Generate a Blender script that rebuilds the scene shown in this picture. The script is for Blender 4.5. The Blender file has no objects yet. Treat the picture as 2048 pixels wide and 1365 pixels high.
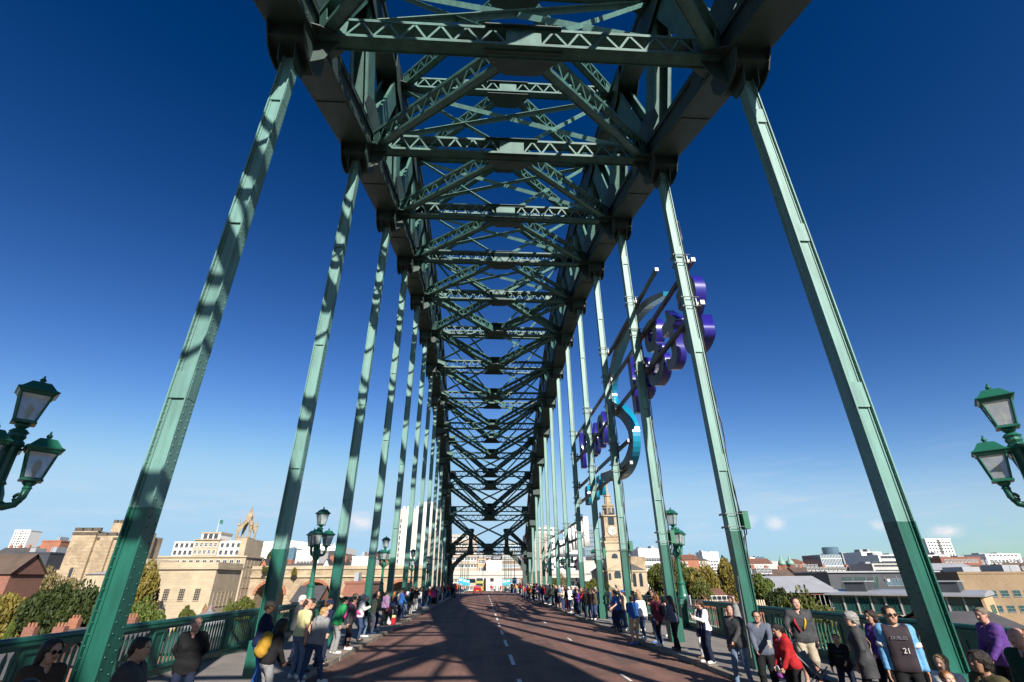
import bpy, math, random
import numpy as np
from mathutils import Vector, Matrix
R = math.radians
random.seed(7); np.random.seed(7)
SC = bpy.context.scene
COL = SC.collection

# ------------------------------------------------------------------ camera
F, PITCH, YAW, ROLL = 946.94, R(26.788), R(3.385), R(-0.373)      # focal length for a 2048 px wide frame
CAM = Vector((-0.948, 0.0, 2.35))
_fw = Vector((math.sin(YAW)*math.cos(PITCH), math.cos(YAW)*math.cos(PITCH), math.sin(PITCH)))
_rt = Vector((math.cos(YAW), -math.sin(YAW), 0))
_up = _rt.cross(_fw)
_r2 = _rt*math.cos(ROLL) + _up*math.sin(ROLL)
_u2 = _up*math.cos(ROLL) - _rt*math.sin(ROLL)
cd = bpy.data.cameras.new('camera'); cam = bpy.data.objects.new('camera', cd); COL.objects.link(cam)
cd.sensor_width = 36; cd.lens = 36*F/2048; cd.clip_start = .05; cd.clip_end = 9000
M = Matrix((_r2, _u2, -_fw)).transposed().to_4x4(); M.translation = CAM
cam.matrix_world = M
SC.camera = cam

def ray(px, py):                       # a direction in the place, from where the photographer stood
    return _r2*(px-1024) - _u2*(py-682.5) + _fw*F
def at_d(px, py, d):                   # point at distance d along the road
    r = ray(px, py); return CAM + r*(d/r.y)
def at_z(px, py, z):
    r = ray(px, py); return CAM + r*((z-CAM.z)/r.z)
def at_x(px, py, x):
    r = ray(px, py); return CAM + r*((x-CAM.x)/r.x)

# ------------------------------------------------------------------ light
SUN_TO = Vector((0.48, -1.68, 1.0)).normalized()
EL = math.asin(SUN_TO.z); AZ = math.atan2(SUN_TO.x, SUN_TO.y)
sd = bpy.data.lights.new('sun', 'SUN'); sd.energy = 5.0; sd.angle = R(.53); sd.color = (1, .93, .84)
so = bpy.data.objects.new('sun', sd); COL.objects.link(so)
so.rotation_euler = SUN_TO.to_track_quat('Z', 'Y').to_euler(); so.location = (30, -60, 80)
W = bpy.data.worlds.new('World'); SC.world = W; W.use_nodes = True
nt = W.node_tree; nt.nodes.clear()
def N(t, tree=None, **k):
    n = (tree or nt).nodes.new(t)
    for a, v in k.items(): setattr(n, a, v)
    return n
out = N('ShaderNodeOutputWorld'); bg = N('ShaderNodeBackground'); bg.inputs[1].default_value = .0545
sky = N('ShaderNodeTexSky', sky_type='NISHITA', sun_disc=False)
sky.sun_elevation = EL; sky.sun_rotation = AZ; sky.air_density = 1.0; sky.dust_density = .5; sky.ozone_density = 6.0; sky.altitude = 60
def mth(op, a, b=None, c=None, clamp=False):
    n = N('ShaderNodeMath', operation=op); n.use_clamp = clamp
    for i, v in enumerate((a, b, c)):
        if v is None: continue
        if isinstance(v, (int, float)): n.inputs[i].default_value = v
        else: nt.links.new(v, n.inputs[i])
    return n.outputs[0]
tc = N('ShaderNodeTexCoord'); sep = N('ShaderNodeSeparateXYZ'); nt.links.new(tc.outputs['Generated'], sep.inputs[0])
az = mth('ARCTAN2', sep.outputs[0], sep.outputs[1]); el = mth('ARCSINE', sep.outputs[2])
noi = N('ShaderNodeTexNoise'); noi.inputs['Scale'].default_value = 26; noi.inputs['Detail'].default_value = 7; noi.inputs['Roughness'].default_value = .62
mp = N('ShaderNodeMapping'); mp.inputs['Scale'].default_value = (1, 1, 1.7); nt.links.new(tc.outputs['Generated'], mp.inputs[0]); nt.links.new(mp.outputs[0], noi.inputs['Vector'])
acc = None
for (px, py, rx, ry, s) in [(722, 1044, 40, 30, .95), (668, 1022, 22, 12, .5), (1390, 1052, 40, 20, .5), (1498, 1042, 30, 22, .9), (1550, 1048, 34, 24, .9), (1530, 1108, 50, 12, .28),
                            (1756, 1050, 26, 24, .75), (1888, 1062, 50, 18, 1.0), (1985, 1046, 36, 16, .42), (1836, 982, 14, 9, .42), (1640, 1098, 40, 10, .3), (560, 1060, 50, 14, .2)]:
    q = ray(px, py).normalized(); a0 = math.atan2(q.x, q.y); e0 = math.asin(q.z)
    q2 = ray(px+rx, py).normalized(); ra = abs(math.atan2(q2.x, q2.y)-a0); q3 = ray(px, py-ry).normalized(); re = abs(math.asin(q3.z)-e0)
    dx = mth('DIVIDE', mth('SUBTRACT', az, a0), ra); dy = mth('DIVIDE', mth('SUBTRACT', el, e0), re)
    rr = mth('SQRT', mth('ADD', mth('MULTIPLY', dx, dx), mth('MULTIPLY', dy, dy)))
    b = mth('MULTIPLY', mth('SUBTRACT', 1.25, rr, clamp=True), s)
    acc = b if acc is None else mth('MAXIMUM', acc, b)
dens = mth('MULTIPLY', mth('SUBTRACT', mth('ADD', mth('MULTIPLY', acc, 1.0), mth('MULTIPLY', mth('SUBTRACT', noi.outputs[0], .5), 1.9)), .28), mth('MULTIPLY', acc, 1.1), clamp=True)
mix = N('ShaderNodeMix', data_type='RGBA'); nt.links.new(mth('MULTIPLY', dens, .9), mix.inputs['Factor'])
# the film's response to blue sky: one power curve for each channel, the same in every direction
sp = N('ShaderNodeSeparateColor'); cb = N('ShaderNodeCombineColor'); nt.links.new(sky.outputs[0], sp.inputs[0])
for ch, (g_, k_, cap_, off_) in enumerate([(2.4, .043, 2.28, .006), (2.0, .0292, 4.05, 0), (1.66, .0335, 5.9, 0)]):
    lim = mth('SMOOTH_MIN', sp.outputs[ch], cap_, cap_*.35)
    nt.links.new(mth('MAXIMUM', mth('MULTIPLY', mth('SUBTRACT', mth('MULTIPLY', mth('POWER', lim, g_), k_), off_), 1/.072), 0), cb.inputs[ch])
wn = N('ShaderNodeTexNoise'); wn.inputs['Scale'].default_value = 5; wn.inputs['Detail'].default_value = 8; wn.inputs['Roughness'].default_value = .65; wm = N('ShaderNodeMapping'); wm.inputs['Scale'].default_value = (1, 1, 9); nt.links.new(tc.outputs['Generated'], wm.inputs[0]); nt.links.new(wm.outputs[0], wn.inputs['Vector'])
wisp = mth('MULTIPLY', mth('MULTIPLY', mth('SUBTRACT', wn.outputs[0], .50, clamp=True), 1.6), mth('SUBTRACT', 1, mth('MULTIPLY', mth('ABSOLUTE', mth('SUBTRACT', el, .10)), 9.), clamp=True), clamp=True)
m0 = N('ShaderNodeMix', data_type='RGBA'); nt.links.new(wisp, m0.inputs['Factor']); nt.links.new(cb.outputs[0], m0.inputs['A']); m0.inputs['B'].default_value = (7.6, 7.7, 8.4, 1)
nt.links.new(m0.outputs['Result'], mix.inputs['A']); mix.inputs['B'].default_value = (9.2, 8.9, 9.3, 1)
nt.links.new(mix.outputs['Result'], bg.inputs[0]); nt.links.new(bg.outputs[0], out.inputs[0])
SC.view_settings.view_transform = 'Standard'; SC.view_settings.look = 'None'; SC.view_settings.gamma = 1; SC.view_settings.use_curve_mapping = False
SC.view_settings.exposure = 0.9
SC.cycles.use_denoising = True
SC.cycles.max_bounces = 6; SC.cycles.diffuse_bounces = 3; SC.cycles.glossy_bounces = 3; SC.cycles.transmission_bounces = 4; SC.cycles.transparent_max_bounces = 6

# ------------------------------------------------------------------ materials
MATS = {}
def mat(name, col, rough=.6, metal=0., var=.15, vs=3., bump=0., bs=40., spec=.5, obj=False, stain=None, ss=1.5, st=.62, alpha=None, stretch=None, streak=None, sk=.3):
    """principled paint / cloth / stone: colour, a mottled variation, fine relief, optional stains of a second colour"""
    if name in MATS: return MATS[name]
    col = tuple(c*(.92 if min(col) > .55 else .78) for c in col)
    if stain: stain = tuple(c*.78 for c in stain)
    m = bpy.data.materials.new(name); m.use_nodes = True; t = m.node_tree; b = t.nodes['Principled BSDF']
    b.inputs['Roughness'].default_value = rough; b.inputs['Metallic'].default_value = metal; b.inputs['Specular IOR Level'].default_value = spec
    m.diffuse_color = (*col, 1)
    g = None
    if obj: g = N('ShaderNodeTexCoord', t).outputs['Object']
    else: g = N('ShaderNodeNewGeometry', t).outputs['Position']
    if stretch:
        mm = N('ShaderNodeMapping', t); mm.inputs['Scale'].default_value = stretch; t.links.new(g, mm.inputs[0]); g = mm.outputs[0]
    c = N('ShaderNodeTexNoise', t); c.inputs['Scale'].default_value = vs; c.inputs['Detail'].default_value = 5; c.inputs['Roughness'].default_value = .6; t.links.new(g, c.inputs['Vector'])
    rp = N('ShaderNodeValToRGB', t); t.links.new(c.outputs[0], rp.inputs[0])
    rp.color_ramp.elements[0].position = .28; rp.color_ramp.elements[1].position = .72
    rp.color_ramp.elements[0].color = (*[max(0, x*(1-var)) for x in col], 1); rp.color_ramp.elements[1].color = (*[min(1, x*(1+var)) for x in col], 1)
    last = rp.outputs[0]
    if stain:
        s = N('ShaderNodeTexNoise', t); s.inputs['Scale'].default_value = ss; s.inputs['Detail'].default_value = 8; s.inputs['Roughness'].default_value = .7; t.links.new(g, s.inputs['Vector'])
        r2 = N('ShaderNodeValToRGB', t); t.links.new(s.outputs[0], r2.inputs[0]); r2.color_ramp.elements[0].position = st; r2.color_ramp.elements[1].position = min(1, st+.1)
        mx = N('ShaderNodeMix', t, data_type='RGBA'); t.links.new(r2.outputs[0], mx.inputs['Factor']); t.links.new(last, mx.inputs['A']); mx.inputs['B'].default_value = (*stain, 1); last = mx.outputs['Result']
    if streak:
        sm = N('ShaderNodeMapping', t); sm.inputs['Scale'].default_value = streak; t.links.new(g, sm.inputs[0])
        sn = N('ShaderNodeTexNoise', t); sn.inputs['Scale'].default_value = 1; sn.inputs['Detail'].default_value = 6; sn.inputs['Roughness'].default_value = .65; t.links.new(sm.outputs[0], sn.inputs['Vector'])
        sr = N('ShaderNodeValToRGB', t); t.links.new(sn.outputs[0], sr.inputs[0]); sr.color_ramp.elements[0].position = .36; sr.color_ramp.elements[1].position = .66; sr.color_ramp.elements[0].color = (1-sk, 1-sk, 1-sk, 1); sr.color_ramp.elements[1].color = (1+sk*.35,)*3+(1,)
        mu = N('ShaderNodeMix', t, data_type='RGBA', blend_type='MULTIPLY'); mu.inputs['Factor'].default_value = 1; t.links.new(last, mu.inputs['A']); t.links.new(sr.outputs[0], mu.inputs['B']); last = mu.outputs['Result']
    t.links.new(last, b.inputs['Base Color'])
    if bump:
        n2 = N('ShaderNodeTexNoise', t); n2.inputs['Scale'].default_value = bs; n2.inputs['Detail'].default_value = 4; t.links.new(g, n2.inputs['Vector'])
        bp = N('ShaderNodeBump', t); bp.inputs['Strength'].default_value = bump; bp.inputs['Distance'].default_value = .02; t.links.new(n2.outputs[0], bp.inputs['Height']); t.links.new(bp.outputs[0], b.inputs['Normal'])
    MATS[name] = m
    return m
def brick_mat(name, c1, c2, mortar, w=.5, h=.25, ms=.02, rough=.9, var=.2, bump=.4, sy=1., stain=None, st=.6, vs=.15):
    if name in MATS: return MATS[name]
    c1, c2, mortar = (tuple(c*.80 for c in q) for q in (c1, c2, mortar))
    m = mat(name, c1, rough=rough); t = m.node_tree; b = t.nodes['Principled BSDF']
    g = N('ShaderNodeNewGeometry', t); s = N('ShaderNodeSeparateXYZ', t); t.links.new(g.outputs['Position'], s.inputs[0])
    ad = N('ShaderNodeMath', t, operation='ADD'); t.links.new(s.outputs[0], ad.inputs[0]); t.links.new(s.outputs[1], ad.inputs[1])
    cb = N('ShaderNodeCombineXYZ', t); t.links.new(ad.outputs[0], cb.inputs[0]); t.links.new(s.outputs[2], cb.inputs[1])
    k = N('ShaderNodeTexBrick', t); t.links.new(cb.outputs[0], k.inputs['Vector']); k.inputs['Scale'].default_value = 1
    k.inputs['Color1'].default_value = (*c1, 1); k.inputs['Color2'].default_value = (*c2, 1); k.inputs['Mortar'].default_value = (*mortar, 1)
    k.inputs['Brick Width'].default_value = w; k.inputs['Row Height'].default_value = h; k.inputs['Mortar Size'].default_value = ms; k.inputs['Bias'].default_value = 0
    n1 = N('ShaderNodeTexNoise', t); n1.inputs['Scale'].default_value = vs; n1.inputs['Detail'].default_value = 8; n1.inputs['Roughness'].default_value = .7; t.links.new(g.outputs['Position'], n1.inputs['Vector'])
    rr = N('ShaderNodeValToRGB', t); t.links.new(n1.outputs[0], rr.inputs[0]); rr.color_ramp.elements[0].position = .3; rr.color_ramp.elements[1].position = .7
    rr.color_ramp.elements[0].color = (1-var,)*3+(1,); rr.color_ramp.elements[1].color = (1+var,)*3+(1,)
    mu = N('ShaderNodeMix', t, data_type='RGBA', blend_type='MULTIPLY'); mu.inputs['Factor'].default_value = 1; t.links.new(k.outputs[0], mu.inputs['A']); t.links.new(rr.outputs[0], mu.inputs['B'])
    last = mu.outputs['Result']
    if stain:
        n3 = N('ShaderNodeTexNoise', t); n3.inputs['Scale'].default_value = .35; n3.inputs['Detail'].default_value = 9; n3.inputs['Roughness'].default_value = .72; t.links.new(g.outputs['Position'], n3.inputs['Vector'])
        r2 = N('ShaderNodeValToRGB', t); t.links.new(n3.outputs[0], r2.inputs[0]); r2.color_ramp.elements[0].position = st; r2.color_ramp.elements[1].position = st+.12
        mx = N('ShaderNodeMix', t, data_type='RGBA'); t.links.new(r2.outputs[0], mx.inputs['Factor']); t.links.new(last, mx.inputs['A']); mx.inputs['B'].default_value = (*stain, 1); last = mx.outputs['Result']
    t.links.new(last, b.inputs['Base Color'])
    bp = N('ShaderNodeBump', t); bp.inputs['Strength'].default_value = bump; bp.inputs['Distance'].default_value = .05; t.links.new(k.outputs['Fac'], bp.inputs['Height']); bp.invert = True; t.links.new(bp.outputs[0], b.inputs['Normal'])
    return m
def glass(name, col, rough=.08, spec=.8):
    return mat(name, col, rough=rough, spec=spec, var=.25, vs=.6)

RUST = (.11, .05, .022)
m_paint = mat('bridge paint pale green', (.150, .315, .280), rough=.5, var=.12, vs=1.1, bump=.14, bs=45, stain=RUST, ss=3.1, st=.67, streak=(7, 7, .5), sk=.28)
m_truss = mat('bridge paint of the bracing darkened for shade', (.062, .168, .145), rough=.55, var=.22, vs=.8, bump=.14, bs=45, stain=RUST, ss=2.6, st=.68, streak=(2.5, 2.5, .6), sk=.35)  # same paint as the hangers, with the truss's shade put into its colour
m_under = mat('bridge paint weathered and darkened for shade', (.036, .070, .062), rough=.62, var=.25, vs=.9, bump=.14, bs=50, stain=(.07, .04, .025), ss=1.7, st=.64, streak=(1.5, 1.5, 1), sk=.3)  # soiled paint of chords and gussets, darkened further to paint in their shade
m_green = mat('fresh green paint', (.013, .120, .086), rough=.38, var=.14, vs=1.5, bump=.1, bs=55, streak=(6, 6, .7), sk=.3)
m_rail = mat('railing green paint', (.016, .110, .078), rough=.4, var=.18, vs=2.5, bump=.1, bs=60, streak=(4, 4, 1.2), sk=.35)
m_lamp = mat('lamp green paint', (.016, .130, .085), rough=.34, var=.12, vs=5, bump=.08, bs=90)
m_asph = mat('red brown asphalt', (.235, .118, .088), rough=.85, var=.2, vs=1.2, bump=.5, bs=170, stain=(.155, .080, .063), ss=.35, st=.5, streak=(1.3, .03, 1), sk=.4)
m_pave = mat('pavement asphalt', (.275, .245, .22), rough=.88, var=.16, vs=1.6, bump=.4, bs=120, stain=(.16, .145, .13), ss=.6, st=.58, streak=(.9, .25, 1), sk=.2)
m_kerb = mat('kerb granite', (.27, .225, .175), rough=.8, var=.25, vs=5, bump=.5, bs=60, stain=(.11, .09, .07), ss=2.5, st=.55)
m_white = mat('road paint', (.72, .70, .66), rough=.7, var=.15, vs=9, stain=(.15, .09, .075), ss=7, st=.57)
m_steel = mat('galvanised steel', (.24, .245, .24), rough=.45, metal=.35, var=.1, vs=8)
m_blackst = mat('dark steel', (.035, .032, .03), rough=.5, var=.2, vs=4)

# ------------------------------------------------------------------ mesh helpers
class MB:
    def __init__(s): s.v = []; s.f = []; s.m = []; s.mi = 0
    def add(s, vs, fs):
        o = len(s.v); s.v += [tuple(q) for q in vs]; s.f += [tuple(i+o for i in f) for f in fs]; s.m += [s.mi]*len(fs)
    def box(s, x0, x1, y0, y1, z0, z1):
        s.add([(x0,y0,z0),(x1,y0,z0),(x1,y1,z0),(x0,y1,z0),(x0,y0,z1),(x1,y0,z1),(x1,y1,z1),(x0,y1,z1)],
              [(0,3,2,1),(4,5,6,7),(0,1,5,4),(1,2,6,5),(2,3,7,6),(3,0,4,7)])
    def obox(s, c, ax, ay, az, hx, hy, hz):        # oriented box
        c = Vector(c); P = [c+ax*(i*hx)+ay*(j*hy)+az*(k*hz) for k in (-1,1) for j in (-1,1) for i in (-1,1)]
        s.add(P, [(0,2,3,1),(4,5,7,6),(0,1,5,4),(1,3,7,5),(3,2,6,7),(2,0,4,6)])
    def beam(s, a, b, w, h, up=(0,0,1)):            # bar from a to b, w across, h along 'up'
        a = Vector(a); b = Vector(b); L = (b-a).length
        if L < 1e-6: return
        t = (b-a)/L; u = Vector(up); x = t.cross(u)
        if x.length < 1e-4: x = t.cross(Vector((0,1,0)))
        x.normalize(); z = x.cross(t)
        s.obox((a+b)/2, x, t, z, w/2, L/2, h/2)
    def prism(s, poly, o, u, v, th):                # polygon in plane (u,v) at o, extruded +-th/2
        o = Vector(o); u = Vector(u); v = Vector(v); n = u.cross(v).normalized(); k = len(poly)
        a = [o+u*p[0]+v*p[1]-n*(th/2) for p in poly]; b = [o+u*p[0]+v*p[1]+n*(th/2) for p in poly]
        s.add(a+b, [tuple(reversed(range(k))), tuple(range(k, 2*k))]+[(i, (i+1)%k, k+(i+1)%k, k+i) for i in range(k)])
    def tube(s, pts, r, n=8, cap=True):
        pts = [Vector(p) for p in pts]; rs = r if isinstance(r, (list, tuple)) else [r]*len(pts); vs = []; fs = []
        for i, p in enumerate(pts):
            t = (pts[min(i+1, len(pts)-1)]-pts[max(i-1, 0)]).normalized(); x = t.cross(Vector((0,0,1)))
            if x.length < .05: x = t.cross(Vector((0,1,0)))
            x.normalize(); y = x.cross(t)
            vs += [p+(x*math.cos(q*2*math.pi/n)+y*math.sin(q*2*math.pi/n))*rs[i] for q in range(n)]
        for i in range(len(pts)-1):
            fs += [(i*n+q, i*n+(q+1)%n, (i+1)*n+(q+1)%n, (i+1)*n+q) for q in range(n)]
        if cap: fs += [tuple(reversed(range(n))), tuple(range((len(pts)-1)*n, len(pts)*n))]
        s.add(vs, fs)
    def lathe(s, prof, o=(0,0,0), n=12, rot=0.):    # prof: (radius, z)
        vs = []; fs = []; k = len(prof)
        for r, z in prof:
            vs += [(o[0]+r*math.cos(rot+q*2*math.pi/n), o[1]+r*math.sin(rot+q*2*math.pi/n), o[2]+z) for q in range(n)]
        for i in range(k-1): fs += [(i*n+q, i*n+(q+1)%n, (i+1)*n+(q+1)%n, (i+1)*n+q) for q in range(n)]
        fs += [tuple(reversed(range(n))), tuple(range((k-1)*n, k*n))]
        s.add(vs, fs)
    def mesh(s, name, mats, smooth=False):
        me = bpy.data.meshes.new(name); me.from_pydata(s.v, [], s.f)
        for m in (mats if isinstance(mats, (list, tuple)) else [mats]): me.materials.append(m)
        if any(s.m): me.polygons.foreach_set('material_index', s.m)
        if smooth: me.shade_smooth()
        me.update(); return me
    def build(s, name, mats, parent=None, smooth=False, loc=None):
        return put(name, s.mesh(name, mats, smooth), parent, loc)
def put(name, me, parent=None, loc=None, rz=0., sc=None):
    o = bpy.data.objects.new(name, me); COL.objects.link(o); o.parent = parent
    if loc is not None: o.location = loc
    if rz: o.rotation_euler.z = rz
    if sc is not None: o.scale = sc
    return o
def tag(o, label=None, cat=None, group=None, kind=None):
    if label: o['label'] = label
    if cat: o['category'] = cat
    if group: o['group'] = group
    if kind: o['kind'] = kind
    return o
def thing(name, label, cat, loc=(0,0,0), rz=0., group=None):
    o = bpy.data.objects.new(name, None); COL.objects.link(o); o.location = loc; o.rotation_euler.z = rz; o.empty_display_size = .3
    return tag(o, label, cat, group)
KIDS = {}
def copy_tree(o, parent=None):
    c = o.copy(); COL.objects.link(c)
    if parent is not None: c.parent = parent
    for ch in list(o.children): copy_tree(ch, c)
    return c
ORD = ['first','second','third','fourth','fifth','sixth','seventh','eighth','ninth','tenth','eleventh','twelfth','thirteenth','fourteenth','fifteenth','sixteenth']
# ------------------------------------------------------------------ the arch bridge
PN, D1, HW = 6.4, 9.04, 6.84
def yb(n): return D1 + (n-1)*PN
ZB = {1:17.5, 2:20.07, 3:22.03, 4:23.5, 5:24.25, 6:24.2, 7:23.45, 8:22.25, 9:20.4, 10:18.05, 11:14.9, 12:11.25, 13:6.95, 14:1.9}
def zb(n): return ZB[n] if n in ZB else 24.4-.312*(n-5.5)**2
def zt(m): return 30.75-.318*(m-5.0)**2 if m < 12.6 else (7.6 if m < 14 else 1.2)
def Bn(sx, n): return Vector((sx*HW, yb(n), zb(n)))
def Tn(sx, m): return Vector((sx*HW, yb(m), zt(m)))
bridge = thing('arch_bridge', 'green riveted steel through arch bridge carrying the road between its two ribs', 'bridge', (0, 0, 0))
NLO, NHI = -4, 14

def rivet_mb(): return MB()
def add_rivet(mb, c, n, r=.017):
    """a small domed head: six sided pyramid with a flat top"""
    n = Vector(n); x = n.cross(Vector((0,0,1)));
    if x.length < .1: x = n.cross(Vector((1,0,0)))
    x.normalize(); y = n.cross(x); c = Vector(c); vs = []
    for rr, hh in ((r, 0), (r*.62, r*.62)):
        vs += [c+(x*math.cos(q*math.pi/3)+y*math.sin(q*math.pi/3))*rr+n*hh for q in range(6)]
    mb.add(vs, [(q, (q+1)%6, 6+(q+1)%6, 6+q) for q in range(6)]+[tuple(range(6, 12))])

# chords: riveted box members with projecting flange plates
def chord(name, pts, sx, w, h, mt):
    for i in range(len(pts)-1):
        mb = MB(); a, b = pts[i], pts[i+1]; t = (b-a).normalized(); up = Vector((1,0,0)).cross(t)
        a2, b2 = a-t*.02, b+t*.02
        for s in (-1, 1):                                       # two webs
            mb.beam(a2+Vector((s*(w/2-.12),0,0)), b2+Vector((s*(w/2-.12),0,0)), .05, h-.08, up)
            for k in (-1, 1):                                   # flange angles
                mb.beam(a2+Vector((s*(w/2-.045),0,0))+up*(k*(h/2-.10)), b2+Vector((s*(w/2-.045),0,0))+up*(k*(h/2-.10)), .09, .16, up)
        mb.beam(a2+up*(h/2), b2+up*(h/2), w+.02, .04, up); mb.beam(a2-up*(h/2), b2-up*(h/2), w+.02, .04, up)
        c = (a+b)/2                                             # splice cover plates
        for k in (-1, 1): mb.beam(c-t*.55+up*(k*(h/2+.035)), c+t*.55+up*(k*(h/2+.035)), w-.14, .03, up)
        o = mb.build(name, mt, bridge)
        if -1 <= i+NLO <= 3 and name == 'bottom_chord':
            rv = MB(); L = (b-a).length
            for q in range(int(L/.16)):
                p = a+t*(.08+q*.16)
                for s in (-1, 1): add_rivet(rv, p-up*(h/2+.02)+Vector((s*(w/2-.08),0,0)), -up, .02); add_rivet(rv, p+Vector((s*(w/2+.001),0,0))-up*(h/2-.1), (s,0,0), .02)
            for q in range(-3, 4):
                for s in (-1, -.5, 0, .5, 1): add_rivet(rv, c+t*(q*.16)-up*(h/2+.05)+Vector((s*(w/2-.2),0,0)), -up, .02)
            tag(rv.build('rivet_rows', mt, o), kind='stuff')
for sx in (-1, 1):
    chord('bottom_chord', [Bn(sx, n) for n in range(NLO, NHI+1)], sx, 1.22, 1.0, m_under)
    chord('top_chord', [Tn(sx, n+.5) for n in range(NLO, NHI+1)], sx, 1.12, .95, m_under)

# rib web members (the zigzag between the chords), H sections with lacing between the flanges
def web_member(a, b, nb):
    mb = MB(); t = (b-a).normalized(); a = a+t*.55; b = b-t*.5
    X = Vector((1,0,0)); nrm = t.cross(X).normalized()
    for s in (-1, 1):
        mb.beam(a+X*(s*.40), b+X*(s*.40), .045, 1.04, nrm)
        for k in (-1, 1): mb.beam(a+X*(s*.34)+nrm*(k*.50), b+X*(s*.34)+nrm*(k*.50), .16, .04, nrm)
    mb.beam(a, b, .76, .05, nrm)
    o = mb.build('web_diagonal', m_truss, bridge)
    if nb:
        lb = MB(); L = (b-a).length-2.0; k = int(L/.55)
        for q in range(k):
            s = 1 if q % 2 else -1
            for e in (-1, 1):
                lb.beam(a+t*(1.0+q*L/k)+X*(s*.33)+nrm*(e*.23), a+t*(1.0+(q+1)*L/k)-X*(s*.33)+nrm*(e*.23), .07, .02, nrm)
        tag(lb.build('lattice_web', m_under, o), kind='stuff')
for sx in (-1, 1):
    for n in range(NLO+1, NHI+1):
        a = Bn(sx, n)
        web_member(a, Tn(sx, n-.5), 0)
        if n < NHI: web_member(a, Tn(sx, n+.5), 0)

# node plates where the web members meet the chords
for sx in (-1, 1):
    for n in range(NLO+1, NHI+1):
        for (yy, zz, up) in ((yb(n), zb(n), 1), (yb(n-.5), zt(n-.5), -1)):
            for s in (-1, 1):
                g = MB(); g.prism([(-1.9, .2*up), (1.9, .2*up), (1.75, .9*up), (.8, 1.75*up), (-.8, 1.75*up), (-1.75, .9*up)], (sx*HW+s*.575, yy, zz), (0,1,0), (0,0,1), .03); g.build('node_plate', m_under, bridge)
# laced beams: struts, K braces
def laced(name, a, b, depth, width, up, parent, bars, mt=None, bay=.52, endp=.85, mid=0., fl=.10):
    mt = mt or m_truss
    a = Vector(a); b = Vector(b); L = (b-a).length; t = (b-a)/L; up = Vector(up); up = (up-t*up.dot(t)).normalized(); n = t.cross(up)
    root = bpy.data.objects.new(name, None)
    mb = MB()
    for k in (-1, 1):                                           # flanges: a plate with two lips
        c = up*(k*(depth/2-fl/2)); mb.beam(a+c, b+c, width, .03, up)
        for s in (-1, 1): mb.beam(a+up*(k*(depth/2-fl/2))+n*(s*(width/2-.012)), b+up*(k*(depth/2-fl/2))+n*(s*(width/2-.012)), .022, fl+.02, up)
    for s in (-1, 1):                                           # solid plates at the ends and the middle
        sp = [(0, endp), (L-endp, L)]+([(L/2-mid/2, L/2+mid/2)] if mid else [])
        for u0, u1 in sp: mb.beam(a+t*u0+n*(s*(width/2-.035)), a+t*u1+n*(s*(width/2-.035)), .018, depth-.02, up)
    o = mb.build(name, mt, parent)
    spans = [(endp, L/2-mid/2), (L/2+mid/2, L-endp)] if mid else [(endp, L-endp)]
    if bars:
        lb = MB(); single = bars == 2; cache = {}
        for s in ((-1 if n.y > 0 else 1),):                      # lacing on the face towards the low sun
            for u0, u1 in spans:
                k = max(2, int(round((u1-u0)/bay)))
                for q in range(k):
                    e = 1 if q % 2 else -1
                    p0 = a+t*(u0+(u1-u0)*q/k)+n*(s*(width/2-.03))+up*(e*(depth/2-fl*.8)); p1 = a+t*(u0+(u1-u0)*(q+1)/k)+n*(s*(width/2-.03))-up*(e*(depth/2-fl*.8))
                    if single and s == (-1 if n.y > 0 else 1):   # the nearer face: each bar by itself
                        one = MB(); one.beam(p0, p1, .075, .018, n); one.build('lacing_bar', mt, o)
                    else: lb.beam(p0, p1, .075, .018, n)
        tag(lb.build('lattice_web', mt, o), kind='stuff')
    return o
IN = HW-.60
for n in range(NLO+1, 14):
    near = 2 if 1 <= n <= 4 else (1 if n > 0 else 0)
    laced('lower_cross_strut', (-IN, yb(n), zb(n)-.10), (IN, yb(n), zb(n)-.10), .88, .46, (0,0,1), bridge, near, bay=.42, mid=1.1)
for n in range(NLO+1, 14):
    m = n+.5
    if m > 12.6: continue
    laced('upper_cross_strut', (-IN, yb(m), zt(m)), (IN, yb(m), zt(m)), .86, .44, (0,0,1), bridge, 2 if 1.5 <= m <= 3.5 else (1 if m > 0 else 0), bay=.42, mid=1.0)
def kbrace(P, Q, name, z_of, apex_first, near):
    """two laced legs from the middle of one strut to the ribs at the next"""
    yn, zn = P; yf, zf = Q
    ap = Vector((0, yn, zn)) if apex_first else Vector((0, yf, zf)); ends = [Vector((s*(IN+.05), yf if apex_first else yn, zf if apex_first else zn)) for s in (-1, 1)]
    up = Vector((0, -(zf-zn), yf-yn)).normalized()
    sgn = 1 if apex_first else -1
    for e in ends:
        d = (e-ap).normalized(); laced(name, ap+d*.75, e-d*.35, .72, .38, up, bridge, near, bay=.40, endp=.5, fl=.09)
    tv = Vector((0, yf-yn, zf-zn)).normalized()*sgn             # gusset plate under the apex
    poly = [(-1.2, -.25), (1.2, -.25), (1.2, .10), (.55, .92), (-.55, .92), (-1.2, .10)]
    g = MB(); g.prism(poly, ap-up*.50, Vector((1,0,0)), tv, .03); g.prism(poly, ap+up*.38, Vector((1,0,0)), tv, .03); g.build('apex_gusset', m_under, bridge)
    for e in ends:                                              # corner plates on the ribs
        s = 1 if e.x > 0 else -1
        g = MB(); g.prism([(0, -.9), (-s*.75, -.35), (-s*1.15, .1), (-s*.4, .75), (0, .9)] if s > 0 else [(0, .9), (.4, .75), (1.15, .1), (.75, -.35), (0, -.9)], e-up*.40+Vector((s*.1,0,0)), Vector((1,0,0)), -tv, .03); g.build('corner_gusset', m_under, bridge)
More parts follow.
